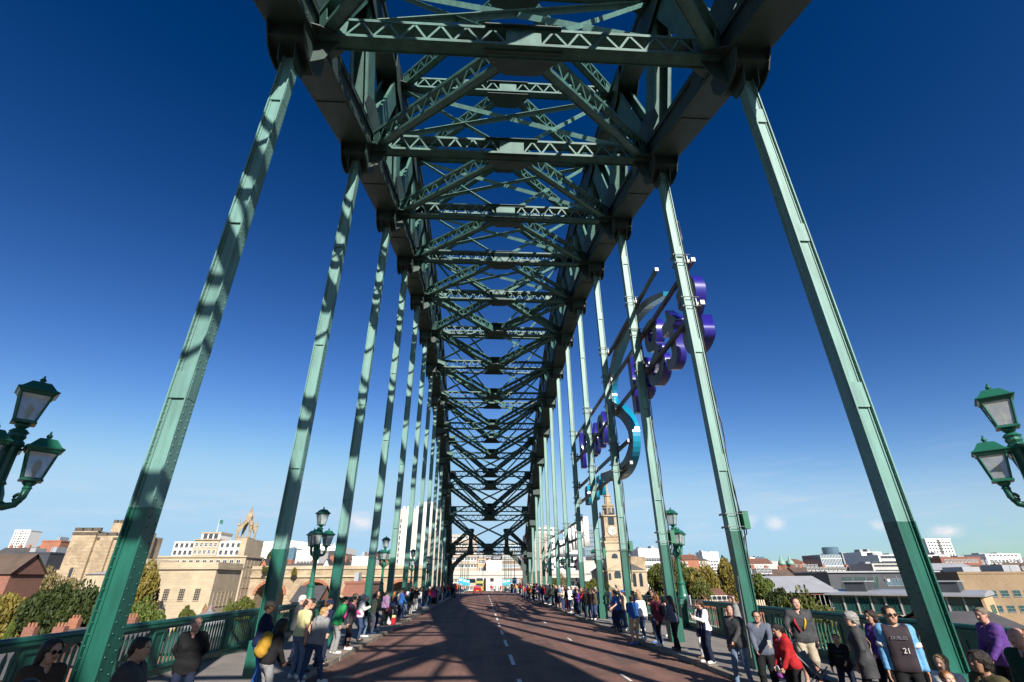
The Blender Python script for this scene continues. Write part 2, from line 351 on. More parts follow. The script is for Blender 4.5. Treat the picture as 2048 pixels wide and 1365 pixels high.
for n in range(NLO+1, 13):
    P, Q = (yb(n), zb(n)), (yb(n+1), zb(n+1)); nr = 2 if 1 <= n <= 3 else (1 if n > 0 else 0)
    if n <= 5: kbrace(P, Q, 'lower_lateral_brace', zb, True, nr)
    if n >= 5: kbrace(P, Q, 'lower_lateral_brace', zb, False, nr)
    if n < 12:
        P, Q = (yb(n+.5), zt(n+.5)), (yb(n+1.5), zt(n+1.5)); nr = 1 if n > 0 else 0
        kbrace(P, Q, 'upper_lateral_brace', zt, n+.5 < 5, nr)
def angle_bar(a, b, name='sway_brace', w=.2, mt=None):
    a = Vector(a); b = Vector(b); mb = MB(); t = (b-a).normalized(); up = Vector((0,-.5,1)); up = (up-t*up.dot(t)).normalized(); n = t.cross(up)
    mb.beam(a, b, w, .022, up); mb.beam(a-n*(w/2-.011)-up*(w/2+.011), b-n*(w/2-.011)-up*(w/2+.011), .022, w, up)
    for q in range(1, 8): mb.beam(a+(b-a)*(q/8)-t*.10, a+(b-a)*(q/8)+t*.10, w*.8, .05, up)
    return mb.build(name, mt or m_paint, bridge)
for n in range(NLO+1, 14):                                       # X braces from a lower strut to the upper strut
    m = n+.5 if n <= 5 else n-.5
    y0, z0, y1, z1 = yb(n), zb(n)+.35, yb(m), zt(m)-.35
    e = .11
    for s in (-1, 1): angle_bar((s*IN, y1+.06, z1+.1), (s*.5, y0+.06, z0+.05), w=.15)
    angle_bar((-IN, y0, z0), (IN, y1, z1)); angle_bar((IN, y0+e, z0), (-IN, y1+e, z1))

# hangers
ZPAINT = {(-1,1):3.51,(-1,2):3.19,(-1,3):3.9,(-1,4):3.51,(-1,5):3.71,(-1,6):3.32,(1,1):3.28,(1,2):3.67,(1,3):3.67,(1,4):3.84,(1,5):3.53,(1,6):3.58,(1,7):3.65}
def hsec(mb, x, y, z0, z1, far):
    for s in (-1, 1):
        mb.box(x+s*.170-.014, x+s*.170+.014, y-.165, y+.165, z0, z1)           # side plates
        if not far:
            for k in (-1, 1): mb.box(x+s*.135-.021, x+s*.135+.021, y+k*.092-.010, y+k*.092+.010, z0, z1)   # angles in the corners
    for k in (-1, 1): mb.box(x-.156, x+.156, y+k*.07-.010, y+k*.07+.010, z0, z1)  # recessed webs
for sx in (-1, 1):
    for n in range(-2, 14):
        x, y, zt_ = sx*HW, yb(n), zb(n)-.5
        zp = ZPAINT.get((sx, n), 3.5)
        hg = bpy.data.objects.new('hanger', None)
        mb = MB(); hsec(mb, x, y, zp, zt_-1.0, n > 7); up_ = mb.build('hanger', m_paint, bridge)
        mb = MB(); hsec(mb, x, y, .12, zp-.002, n > 7)
        mb.box(x-.26, x+.26, y-.24, y+.24, .12, .95)                           # boot round the foot
        lo = mb.build('painted_foot', m_green, up_)
        # head: hanging plates below the chord
        g = MB(); zc = zb(n)
        for s in (-1, 1):
            g.prism([(-.78, -.42), (-.78, -1.0), (-.45, -1.5), (-.20, -1.62), (.20, -1.62), (.45, -1.5), (.78, -1.0), (.78, -.42)], (x+s*.52, y, zc), (0,1,0), (0,0,1), .035)
            g.prism([(-.5, -.4), (-.5, -1.0), (-.28, -1.9), (.28, -1.9), (.5, -1.0), (.5, -.4)], (x+s*.225, y, zc), (0,1,0), (0,0,1), .03)
        for k in (-.55, 0, .55): g.box(x-.50, x+.50, y+k-.02, y+k+.02, zc-1.25, zc-.5)
        g.box(x-.5, x+.5, y-.6, y+.6, zc-1.27, zc-1.25)
        # bracket from the head to the strut on the road side
        xi = x-sx*.5
        g.prism([(0, -.45), (0, -1.55), (-sx*.42, -1.35), (-sx*.75, -.45)] if sx < 0 else [(0, -1.55), (0, -.45), (-.75, -.45), (-.42, -1.35)], (xi, y, zc), (1,0,0), (0,0,1), .03)
        g.build('hanger_head', m_under, bridge)
        if 1 <= n <= 5:
            rv = MB(); z = .4; rv2 = MB()
            while z < zt_-1.2:
                r_ = rv if z > zp else rv2
                for s in (-1, 1):
                    add_rivet(r_, (x+s*.156, y-.132, z), (-s,0,0))
                    for k in (-.10, .10): add_rivet(r_, (x+s*.184, y+k, z+(.07 if k > 0 else 0)), (s,0,0))
                z += .155
            tag(rv.build('rivet_rows', m_paint, up_), kind='stuff'); tag(rv2.build('rivet_rows', m_green, lo), kind='stuff')
            z = 4.2
            while z < zt_-2:                                     # splice plates every few metres
                sp = MB(); sp.box(x-.190, x+.190, y-.13, y+.13, z+1.3, z+1.85); sp.build('splice_plate', m_paint, up_); z += 4.3

# the far portal: knee braces that make the arched opening over the road
yP = yb(13)
def plate(poly, y, th=.22):
    pb = MB(); pb.prism(poly, (0, y, 0), (1,0,0), (0,0,1), th); pb.build('portal_brace', m_under, bridge)
for s in (-1, 1):
    K = lambda pts: [(s*p[0], p[1]) for p in (pts if s < 0 else reversed(pts))]
    A_ = [i*math.pi/2/9 for i in range(10)]
    pts = [(2.5+3.15*math.cos(a), 2.9+3.25*math.sin(a)) for a in A_]+[(2.5+3.62*math.cos(a), 2.9+3.75*math.sin(a)) for a in reversed(A_)]
    plate(K(pts), yP-.3); plate(K([(5.62, 0), (5.62, 2.95), (6.3, 2.95), (6.3, 0)]), yP-.3, .5)
    plate(K([(6.2, 6.9), (6.2, 7.7), (3.4, 10.1), (2.6, 10.1), (2.6, 9.6), (3.1, 9.5)]), yP-.34)     # upper knee
    plate(K([(3.55, 6.4), (3.3, 7.6), (3.3, 9.0), (3.6, 10.0), (2.4, 10.0), (2.65, 9.0), (2.65, 7.6), (2.4, 6.4)]), yP-.38)
    plate(K([(6.2, 3.6), (6.2, 4.5), (3.9, 6.5), (2.9, 6.5)]), yP-.26, .16)

for z in (6.35, 7.4): laced('portal_beam', (-IN, yP-.5, z), (IN, yP-.5, z), .62, .4, (0,0,1), bridge, 1, mt=m_under, bay=.45, mid=1.6)
for sx in (-1, 1):                                              # solid web where the rib meets the deck
    mb = MB(); mb.prism([(yb(13), zb(13)-.4), (yb(14)+1.5, .1), (yb(14.5)+2.5, .1), (yb(13.5), zt(13.5)), (yb(12.5), zt(12.5)-.4)], (sx*HW, 0, 0), (0,1,0), (0,0,1), .9)
    mb.build('rib_foot', m_under, bridge)
    mb = MB(); mb.prism([(-10.2, .1), (-8, 2.2), (-4.6, 9.5), (-12, 9.5)], (sx*HW, yb(14)-yb(14), 0), (0,1,0), (0,0,1), .01)
# deck girders below the road edge
for sx in (-1, 1):
    mb = MB(); mb.box(sx*9.75-.25, sx*9.75+.25, -40, 103, -1.7, -.12); mb.box(sx*9.95-.06, sx*9.95+.06, -40, 103, -1.3, -.9); mb.build('deck_girder', m_rail, bridge)
    # conduit and bundled cables down the outer side of the signed hangers
for n in (2, 3, 4):
    mb = MB(); x = HW+.27; y = yb(n)
    for q in range(4):
        pts = [(x+.03*math.sin(z*2.1+q*2)+q*.03-.02, y+.06+.03*math.cos(z*1.7+q), z) for z in np.arange(2.2, 16.5 if n == 2 else 15, .45)]
        mb.tube(pts, .021, 5)
    mb.build('cable_bundle', m_blackst, bridge)
CAB = mat('cabinet green paint', (.02, .16, .085), rough=.4)
for i, n in enumerate((2, 3, 4, 5, 7, 8)):
    t = thing('cabinet', f'green metal cabinet strapped to the {ORD[n-1]} hanger on the right', 'cabinet', (HW, yb(n), 3.95))
    b = MB(); b.box(.32, .50, -.17, .17, -.22, .28); b.box(.315, .505, -.175, .175, .28, .30); b.build('box', CAB, t)
    b = MB()
    for z in (-.16, .22):
        b.tube([(-.24, -.2, z), (.32, -.2, z)], .009, 6); b.tube([(-.24, .2, z), (.32, .2, z)], .009, 6); b.box(-.25, -.23, -.24, .24, z-.03, z+.03)
    b.build('strap', m_steel, t)
    b = MB(); b.tube([(.42, 0, -.22), (.42, 0, -.34), (.3, 0, -.46), (.27, .05, -.8)], .02, 6); b.build('cable', m_blackst, t)
# ------------------------------------------------------------------ road, pavements, kerbs
KW, RW = 5.6, 9.75
def struct(o, label=None):
    o['kind'] = 'structure'
    if label: o['label'] = label
    return o
mb = MB(); mb.box(-KW, KW, -40, 104, -.12, 0.0); road = struct(mb.build('road', m_asph), 'red brown asphalt road over the bridge')
mb = MB(); mb.add([(-KW-6, 104, 0), (KW+6, 104, 0), (KW+10, 330, -3), (-KW-30, 330, -3)], [(0, 1, 2, 3)])
struct(mb.build('road', m_asph), 'road leaving the bridge towards the city')
dashes = [(-6+i*4.6, 1) for i in range(24)]
LM = MB(); LM.box(-.06, .06, 0, 2.2, .002, .006); lm = LM.mesh('lane_marking', m_white)
for y, _ in dashes: put('lane_marking', lm, road, (.05 + y*.0018, y+.6, .002))
LM2 = MB(); LM2.box(-.04, .04, 0, 1.0, .002, .006); lm2 = LM2.mesh('lane_marking', m_white)
for y in np.arange(4, 96, 9.2):
    put('lane_marking', lm2, road, (2.95, float(y)+1.5, .002))
b = MB(); rg = random.Random(8)
for q in range(260):
    x = rg.uniform(-KW+.2, KW-.2); yy = rg.uniform(5, 70); r = rg.uniform(.008, .03); a = rg.uniform(0, 6.3)
    b.add([(x+r*math.cos(a+k*1.57)*(1+.5*(k % 2)), yy+r*math.sin(a+k*1.57), .005) for k in range(4)], [(0, 1, 2, 3)])
tag(b.build('road_litter', mat('paper scraps', (.45, .40, .33), var=.4, vs=3)), 'scattered pale scraps and specks on the road surface', 'litter', kind='stuff')
for i, (x, y) in enumerate([(-4.7, 16.), (4.75, 24.), (-4.7, 36.)]):
    b = MB(); b.box(-.26, .26, -.20, .20, .001, .006); g_ = put('drain_cover', b.mesh('drain_cover', m_blackst), road, (x, y, 0))
for (x, y, w, l) in [(-3.2, 19, 1.1, 3.4), (2.2, 30, 1.4, 5.0), (-1.6, 44, 1.0, 6.0), (3.9, 17.5, .9, 2.2)]:
    b = MB(); b.add([(x-w/2, y, .0035), (x+w/2, y+.1, .0035), (x+w/2+.05, y+l, .0035), (x-w/2, y+l-.05, .0035)], [(0, 1, 2, 3)]); b.build('road_patch', mat('asphalt patch', (.125, .075, .064), rough=.9, var=.2, vs=3, bump=.4, bs=120), road)
for sx in (-1, 1):
    mb = MB(); mb.box(sx*7.8-1.95, sx*7.8+1.95, -40, 104, -.12, .12); pv = struct(mb.build('pavement', m_pave), f'grey asphalt pavement along the {"left" if sx < 0 else "right"} side')
    ks = []
    for v in range(4):
        b = MB(); b.box(-.13, .13, 0, .985, -.12, .14-.004*v); 
        me = b.mesh('kerb_stone', m_kerb); ks.append(me)
    y = -4.0; i = 0
    while y < 58:
        o = put('kerb_stone', ks[i % 4], pv, (sx*(KW+.12)+random.uniform(-.012, .012), y, random.uniform(-.012, .004))); o.rotation_euler = (0, random.uniform(-.02, .02), random.uniform(-.008, .008)); y += 1.0; i += 1
    b = MB(); b.box(sx*(KW+.12)-.13, sx*(KW+.12)+.13, 58, 104, -.1, .14); b.build('kerb', m_kerb, pv)
    b = MB()                                                     # dirt and leaf litter in the gutter
    rg = random.Random(3+sx)
    for q in range(900):
        x = sx*(KW-.05-abs(rg.gauss(0, .16))); yy = rg.uniform(5, 60); r = rg.uniform(.012, .035); a = rg.uniform(0, 6.3)
        b.add([(x+r*math.cos(a+k*1.57), yy+r*math.sin(a+k*1.57)*1.3, .004+rg.uniform(0, .008)) for k in range(4)], [(0, 1, 2, 3)])
    tag(b.build('gutter_litter', mat('leaf litter', (.10, .06, .03), var=.4, vs=9)), 'brown leaf litter and grit lying in the gutter', 'litter', kind='stuff')

# ------------------------------------------------------------------ railings
GY = [(-10.3, 8.9), (8.9, 28.1), (28.1, 47.3), (47.3, 66.5), (66.5, 85.7), (85.7, 103.5)]
def baluster_mesh():
    b = MB()
    prof = [(.030, 0), (.030, .05), (.020, .08), (.026, .30), (.020, .52), (.030, .66), (.036, .70), (.030, .74), (.014, .80), (.002, .86)]
    for i in range(len(prof)-1):
        (r0, z0), (r1, z1) = prof[i], prof[i+1]; k = 4; vs = []
        for r, z in ((r0, z0), (r1, z1)): vs += [(-.022*min(1, r/.02), -r, z), (.022*min(1, r/.02), -r, z), (.022*min(1, r/.02), r, z), (-.022*min(1, r/.02), r, z)]
        b.add(vs, [(0,1,5,4),(1,2,6,5),(2,3,7,6),(3,0,4,7)])
    return b
bal_me = baluster_mesh().mesh('baluster', m_rail)
def panel_mb(w=.46):
    b = MB(); h = w/2
    b.box(-.05, .05, -h, h, 0, .86)
    for s in (-1, 1):                                            # raised frame round a sunk field
        x0, x1 = (.05, .075) if s > 0 else (-.075, -.05)
        b.box(x0, x1, -h, -h+.06, 0, .86); b.box(x0, x1, h-.06, h, 0, .86); b.box(x0, x1, -h+.06, h-.06, 0, .08); b.box(x0, x1, -h+.06, h-.06, .78, .86)
    return b
pan_me = panel_mb().mesh('panel', m_rail)
for sx in (-1, 1):
    for gi, (y0, y1) in enumerate(GY):
        sd_ = 'left' if sx < 0 else 'right'
        lab = [f'green railing nearest the camera on the {sd_}, cut by the picture edge', f'green railing between first and second lamp post on the {sd_}', f'green railing between second and third lamp post on the {sd_}', f'green railing between third and fourth lamp post on the {sd_}', f'green railing between fourth and fifth lamp post on the {sd_}', f'green railing beyond the fifth lamp post on the {sd_}'][gi]
        t = thing('bridge_railing', lab, 'railing', (sx*RW, y0+.3, .12), 0, 'cast iron railings along the bridge edges')
        L = y1-y0-.6
        b = MB(); b.tube([(0, -.05, 1.235), (0, L+.05, 1.235)], .075, 10); b.box(-.11, .11, -.05, L+.05, 1.15, 1.20); b.box(-.075, .075, -.05, L+.05, 1.08, 1.15); b.build('top_rail', m_rail, t)
        b = MB(); b.box(-.10, .10, -.05, L+.05, 0, .16); b.box(-.14, .14, -.05, L+.05, .16, .20); b.box(-.07, .07, -.05, L+.05, .20, .235); b.build('plinth', m_rail, t)
        nm = int(round(L/2.1)); step = L/nm; far = MB()
        for k in range(nm):
            yc = (k+.5)*step; yy = y0+.3+yc
            put('panel', pan_me, t, (0, yc-step/2+.23, .225))
            nb = 9; pw = step-.46
            for q in range(nb):
                yq = yc-step/2+.46+(q+.5)*pw/nb
                if 3 < yy < 34: put('baluster', bal_me, t, (0, yq, .225))
                elif -3 < yy: far.box(-.022, .022, yq-.026, yq+.026, .225, 1.09)
        if far.v: tag(far.build('baluster_row', m_rail, t), kind='stuff')

# ------------------------------------------------------------------ lamp posts
m_lglass = mat('lantern glass', (.62, .66, .66), rough=.25, var=.18, vs=6, spec=.6)
MATS['lantern glass'].node_tree.nodes['Principled BSDF'].inputs['Transmission Weight'].default_value = .55
m_signw_ = mat('frosted bulb', (.75, .73, .68), rough=.3)
def square(mb, prof, o, rot=math.pi/4): mb.lathe(prof, o, 4, rot)
def lantern(parent, o, s=1.0, rz=0.):
    k = s*1.414/2
    lt = put('lantern', None, parent)
    b = MB(); square(b, [(.14*k*2*.5, -.02), (.36*k, 0), (.36*k, .03), (.30*k, .05)], o, rz)       # base tray
    b.lathe([(.05*s, -.16*s), (.085*s, -.14*s), (.06*s, -.10*s), (.10*s, -.06*s), (.12*s, -.02)], o, 10)
    z0, z1 = .05, .05+.50*s
    for a in range(4):                                           # glazing bars
        c0 = rz+a*math.pi/2; p0 = Vector((o[0]+.29*k*math.cos(c0), o[1]+.29*k*math.sin(c0), o[2]+z0)); p1 = Vector((o[0]+.45*k*math.cos(c0), o[1]+.45*k*math.sin(c0), o[2]+z1)); b.beam(p0, p1, .030*s, .030*s)
    body = b.mesh('lantern', m_lamp); lt.data = None
    bpy.data.objects.remove(lt); lt = put('lantern', body, parent)
    b = MB(); square(b, [(.45*k, z1), (.52*k, z1+.01), (.56*k, z1+.05), (.62*k, z1+.07), (.62*k, z1+.085), (.50*k, z1+.12), (.38*k, z1+.20), (.28*k, z1+.265), (.12*k, z1+.285), (.03, z1+.29)], o, rz)
    b.lathe([(.02*s, z1+.28), (.035*s, z1+.30), (.055*s, z1+.335), (.035*s, z1+.375), (.012*s, z1+.385), (.022*s, z1+.405), (.003, z1+.44)], o, 8)
    b.build('roof', m_lamp, lt)
    b = MB(); square(b, [(.275*k, z0+.01), (.435*k, z1-.005)], o, rz); b.build('pane', m_lglass, lt)
    b = MB(); b.lathe([(.03, z0), (.03, z0+.10), (.055, z0+.14), (.06, z0+.26), (.02, z0+.34)], o, 8); b.build('bulb', m_signw_, lt)
    return lt
def lamp_proto():
    t = thing('lamp_post', 'x', 'lamp post')
    b = MB()
    b.box(-.36, .36, -.36, .36, 0, .20); b.box(-.30, .30, -.30, .30, .20, 1.05); b.box(-.36, .36, -.36, .36, 1.05, 1.15); b.box(-.31, .31, -.31, .31, 1.15, 1.30)
    b.build('pedestal', m_rail, t)
    b = MB(); b.lathe([(.30, 1.30), (.31, 1.36), (.26, 1.42), (.235, 1.50), (.20, 1.75), (.175, 1.95), (.20, 1.98), (.205, 2.03), (.165, 2.07), (.125, 2.15), (.11, 2.6), (.10, 3.1), (.12, 3.13), (.10, 3.17), (.10, 3.2),
               (.15, 3.28), (.20, 3.40), (.215, 3.52), (.19, 3.68), (.15, 3.78), (.135, 3.82), (.16, 3.85), (.13, 3.9), (.118, 4.3), (.12, 4.5), (.165, 4.54), (.15, 4.6), (.11, 4.64), (.14, 4.70), (.12, 4.75), (.15, 4.79), (.10, 4.84)], n=14)
    b.build('column', m_lamp, t, smooth=False)
    lantern(t, (0, 0, 4.95), 1.0)
    for q in range(3):
        a = R(30+q*120); c, s = math.cos(a), math.sin(a); b = MB()
        pts = [(.14*c, .14*s, 3.50), (.25*c, .25*s, 3.46), (.37*c, .37*s, 3.50), (.44*c, .44*s, 3.64), (.45*c, .45*s, 3.82)]
        b.tube(pts, [.085, .07, .06, .058, .065], 8); ar = b.build('arm', m_lamp, t, smooth=True)
        b = MB(); b.tube([(.40*c+.07*math.cos(w)*c, .40*s+.07*math.cos(w)*s, 3.62+.07*math.sin(w)) for w in np.linspace(0, 5.5, 12)], .032, 6); b.build('scroll', m_lamp, ar, smooth=True)
        lantern(t, (.45*c, .45*s, 3.92), .92)
    return t
lp = lamp_proto(); first = True
for sx in (-1, 1):
    for i, y in enumerate((8.9, 28.1, 47.3, 66.5, 85.7)):
        o = lp if first else copy_tree(lp); first = False
        o.location = (sx*(RW+.02), y+(.4 if sx < 0 and i == 0 else 0), .12); o.rotation_euler.z = 0
        o['label'] = f'ornate green lamp post with glass lanterns, {ORD[i]} along the {"left" if sx < 0 else "right"} railing'; o['group'] = 'lamp posts on the bridge railings'

# ------------------------------------------------------------------ the letters hung outside the right-hand hangers
m_purple = mat('purple blue sign side', (.022, .016, .25), rough=.22, var=.1, spec=.8)
m_turq = mat('turquoise sign side', (.008, .26, .42), rough=.22, var=.1, spec=.8)
m_signback = mat('grey sign back', (.17, .20, .22), rough=.45, var=.15, vs=2)
m_signw = mat('white sign side', (.75, .73, .72), rough=.4)
m_sbeam = mat('sign support steel', (.10, .075, .065), rough=.5, var=.25, vs=2)
SX = 7.5; KS = .905                                                # metres off the deck axis
SZ = lambda z: 2.35+(z-2.35)*KS
def rail(y0, y1, z, parent, x=SX-.12):
    y0 *= KS; y1 *= KS; z = SZ(z); b = MB(); b.box(x-.08, x+.08, y0, y1, z-.09, z+.09); b.build('support_rail', m_sbeam, parent)
    b = MB(); b.box(x-.085, x+.085, y0-.01, y0, z-.095, z+.095); b.build('rail_end', m_steel, parent)
def clamp(n, z, parent):
    b = MB(); y = yb(n); z = SZ(z)
    for dz in (-.2, .2):
        for dy in (-.2, .2): b.tube([(HW-.3, y+dy, z+dz), (HW+.42, y+dy, z+dz)], .016, 6)
    b.box(HW-.27, HW-.25, y-.2, y+.2, z-.23, z-.17); b.box(HW-.27, HW-.25, y-.2, y+.2, z+.17, z+.23); b.box(HW+.28, HW+.31, y-.16, y+.16, z-.2, z+.2); b.build('clamp', m_steel, parent)
    b = MB(); b.beam((HW+.2, y, z), (SX-.2, y, z), .12, .12); b.build('outrigger', m_signback, parent)
def letters(chars, z0, size, mside, parent, ext=.22):
    z0 = SZ(z0); size *= KS
    for ch, y, sc, dz in chars:
        y *= KS; dz *= KS
        cu = bpy.data.curves.new('letter', 'FONT'); cu.body = ch; cu.size = size*sc; cu.extrude = ext; cu.offset = .05*sc*size/3; cu.align_x = 'CENTER'; cu.resolution_u = 8
        cu.materials.append(m_signback); o = bpy.data.objects.new('letter', cu)
        COL.objects.link(o); dg = bpy.context.evaluated_depsgraph_get(); me = bpy.data.meshes.new_from_object(o.evaluated_get(dg)); bpy.data.objects.remove(o)
        me.materials.clear(); me.materials.append(m_signback); me.materials.append(mside)
        nz = np.zeros(len(me.polygons)*3); me.polygons.foreach_get('normal', nz); nz = nz.reshape(-1, 3)
        mi = (np.abs(nz[:, 2]) < .5).astype(np.int32); me.polygons.foreach_set('material_index', mi); me.update()
        o = put('letter', me, parent); o.matrix_local = Matrix(((0,0,1,SX+.25),(1,0,0,y),(0,1,0,z0+dz),(0,0,0,1)))   # reads from outside, so mirrored from the road
sign = thing('hanging_letter_sign', 'large purple and turquoise letters on steel rails outside the right hangers, seen from behind', 'sign', (0, 0, 0))
for z, y0 in ((15.2, 16.9), (12.95, 16.9)): rail(y0, 48.0, z, sign)
for n in (2, 3, 4, 5, 6):
    for z in (15.2, 12.95):
        clamp(n, z, sign)
letters([('S', 18.6, 1.22, -.2), ('t', 21.1, 1.25, .2), ('g', 23.7, 1.28, 1.5), ('s', 26.1, 1.2, .3), ('l', 28.0, 1.2, .0), ('n', 37.2, 1.2, .3), ('u', 40.3, 1.2, .3), ('p', 43.3, 1.2, 1.2), ('l', 45.9, 1.1, .3)], 11.75, 4.3, m_purple, sign)
def ribbon(path, hw, mside, parent, ext=.22):
    hw *= KS; P = [Vector((0, y*KS, SZ(z))) for y, z in path]; fine = []
    for i in range(len(P)-1):
        for q in range(6): 
            t = q/6; p0 = P[max(i-1, 0)]; p1 = P[i]; p2 = P[i+1]; p3 = P[min(i+2, len(P)-1)]
            fine.append(.5*((2*p1)+(p2-p0)*t+(2*p0-5*p1+4*p2-p3)*t*t+(3*p1-p0-3*p2+p3)*t**3))
    fine.append(P[-1]); b = MB(); n = len(fine); vs = []
    for i, p in enumerate(fine):
        t = (fine[min(i+1, n-1)]-fine[max(i-1, 0)]).normalized(); s = Vector((0, -t.z, t.y)); w = hw*(.25+.75*min(1, 4*i/n, 4*(n-1-i)/n+.5))
        vs += [p+s*w+Vector((SX+.25-ext,0,0)), p+s*w+Vector((SX+.25+ext,0,0)), p-s*w+Vector((SX+.25+ext,0,0)), p-s*w+Vector((SX+.25-ext,0,0))]
    for i in range(n-1):
        for k in range(4):
            b.mi = 1 if k in (0, 2) else 0; o = len(b.v)
        
    fs = []; ms = []
    for i in range(n-1):
        for k in range(4): fs.append((i*4+k, i*4+(k+1) % 4, i*4+4+(k+1) % 4, i*4+4+k)); ms.append(1 if k in (0, 2) else 0)
    fs += [(0, 3, 2, 1), tuple((n-1)*4+k for k in range(4))]; ms += [1, 1]
    me = bpy.data.meshes.new('swoosh'); me.from_pydata([tuple(v) for v in vs], [], fs)
    me.materials.append(m_signback); me.materials.append(mside); me.polygons.foreach_set('material_index', ms); me.update(); return put('swoosh', me, parent)
ribbon([(21.0, 16.0), (24.0, 17.1), (27.5, 17.6), (31, 17.0), (33.4, 15.4), (33.2, 13.9), (31.0, 12.6), (29.6, 11.2), (29.8, 9.9), (31.8, 9.1), (35, 9.2), (38.6, 9.7)], .46, m_turq, sign)
rail(20.9, 32.0, 17.5, sign); rail(29.5, 47.6, 10.3, sign); rail(29.5, 47.6, 8.9, sign)
for n in (3, 4): clamp(n, 17.4, sign)
for n in (4, 5, 6):
    clamp(n, 10.3, sign); clamp(n, 8.9, sign)
letters([('r', 39.6, 1, 0), ('u', 41.8, 1, 0), ('n', 44.6, 1, 0)], 8.5, 3.2, m_turq, sign)
white = thing('white_letter_sign', 'lower sign of tall white strokes on rails outside the far right hangers', 'sign', (0, 0, 0))
rail(46.6, 73.2, 7.4, white); rail(46.6, 73.2, 5.9, white)
for n in (6, 7, 8, 9, 10):
    clamp(n, 7.4, white); clamp(n, 5.9, white)
letters([('l', 47.2, 1, 0), ('l', 49.8, 1, 0), ('i', 51.7, 1, 0), ('l', 53.6, 1, 0), ('l', 57.2, 1, 0), ('i', 59.6, 1, 0), ('n', 63.2, .9, 0), ('l', 66.6, .9, 0), ('c', 69.8, .9, 0)], 5.15, 3.6, m_signw, white)
# bunting between the ribs far down the bridge
# ------------------------------------------------------------------ the city beyond
def terrain():
    xs = np.concatenate([np.linspace(-3000, -300, 12), np.linspace(-250, 250, 26), np.linspace(300, 3000, 12)]); ys = np.concatenate([np.linspace(-400, 0, 8), np.linspace(20, 400, 30), np.linspace(450, 5000, 16)])
    vs = []; fs = []
    for y in ys:
        for x in xs:
            r = math.hypot(x*.8, y)
            z = -26+ 15*min(1, max(0, (y-30)/60)) + 8*min(1, max(0, (y-90)/150)) + .02*max(0, min(y-300, 900))
            if y < 95 and abs(x) < 60: z = min(z, -12)
            vs.append((x, y, z-1.2))
    nx = len(xs)
    for j in range(len(ys)-1):
        for i in range(nx-1): fs.append((j*nx+i, j*nx+i+1, (j+1)*nx+i+1, (j+1)*nx+i))
    me = bpy.data.meshes.new('ground'); me.from_pydata(vs, [], fs); me.shade_smooth()
    me.materials.append(mat('city ground', (.13, .12, .10), rough=.95, var=.35, vs=.05, stain=(.06, .08, .03), ss=.02, st=.5)); me.update()
    return struct(put('ground', me), 'grey and green ground of the river bank and city')
terrain()
def gz(y): return -26 + 15*min(1, max(0, (y-30)/60)) + 8*min(1, max(0, (y-90)/150)) + .02*max(0, min(y-300, 900)) - 1.3

g_dark = glass('dark window glass', (.035, .045, .05)); g_blue = glass('blue window glass', (.10, .17, .22)); g_green = glass('green window glass', (.02, .07, .065))
w_white = mat('white window frame', (.72, .72, .70), rough=.5); w_grey = mat('grey window frame', (.20, .21, .22), rough=.5); w_green = mat('green window frame', (.03, .14, .11), rough=.5); w_stone = mat('stone window frame', (.42, .34, .24), rough=.8)
WIN = {}
def win_mesh(fr, gl, w, h, nx, ny, fw=.09):
    key = (fr.name, gl.name, round(w, 2), round(h, 2), nx, ny)
    if key in WIN: return WIN[key]
    b = MB(); b.mi = 0
    for x in (-w/2, w/2-fw): b.box(x, x+fw, -.10, .02, 0, h)
    b.box(-w/2+fw, w/2-fw, -.10, .02, 0, fw); b.box(-w/2+fw, w/2-fw, -.10, .02, h-fw, h); b.box(-w/2-.05, w/2+.05, -.16, 0, -.10, -.002)
    for i in range(1, nx): b.box(-w/2+i*w/nx-fw*.35, -w/2+i*w/nx+fw*.35, -.08, .01, fw, h-fw)
    for j in range(1, ny): b.box(-w/2+fw, w/2-fw, -.075, .005, j*h/ny-fw*.35, j*h/ny+fw*.35)
    b.mi = 1; b.box(-w/2+fw*.5, w/2-fw*.5, -.03, -.005, fw*.5, h-fw*.5)
    WIN[key] = b.mesh('window', [fr, gl]); return WIN[key]
def face_windows(t, ox, oy, ang, width, z0, rows, cols, w, h, fr, gl, nx=2, ny=2, vstep=3.4, margin=.08, skip=None):
    """windows on a wall that runs from (ox,oy) along ang; each one an object"""
    me = win_mesh(fr, gl, w, h, nx, ny); c, s = math.cos(ang), math.sin(ang)
    for r in range(rows):
        for k in range(cols):
            if skip and skip(r, k): continue
            u = width*(margin+(1-2*margin)*(k+.5)/cols)
            o = put('window', me, t, (ox+c*u, oy+s*u, z0+r*vstep)); o.rotation_euler.z = ang
RFS = mat('slate roof', (.075, .072, .075), rough=.75, var=.25, vs=.6); RFT = mat('red tile roof', (.17, .075, .05), rough=.85, var=.25, vs=.5); RFB = mat('brown tile roof', (.11, .075, .055), rough=.85, var=.25, vs=.5); RFG = mat('grey metal roof', (.36, .37, .39), rough=.4, var=.12, vs=.4); RFL = mat('flat roof felt', (.16, .16, .16), rough=.9, var=.2)
BR1 = brick_mat('red brick', (.29, .10, .06), (.22, .075, .05), (.25, .19, .15), .45, .15, .015); BR2 = brick_mat('orange brick', (.42, .14, .07), (.34, .11, .055), (.3, .22, .16), .45, .15, .015); BR3 = brick_mat('buff brick', (.30, .20, .11), (.25, .165, .09), (.28, .23, .17), .45, .15, .015); BR4 = brick_mat('dull purple brick', (.20, .085, .065), (.165, .07, .055), (.2, .15, .13), .45, .15, .015)
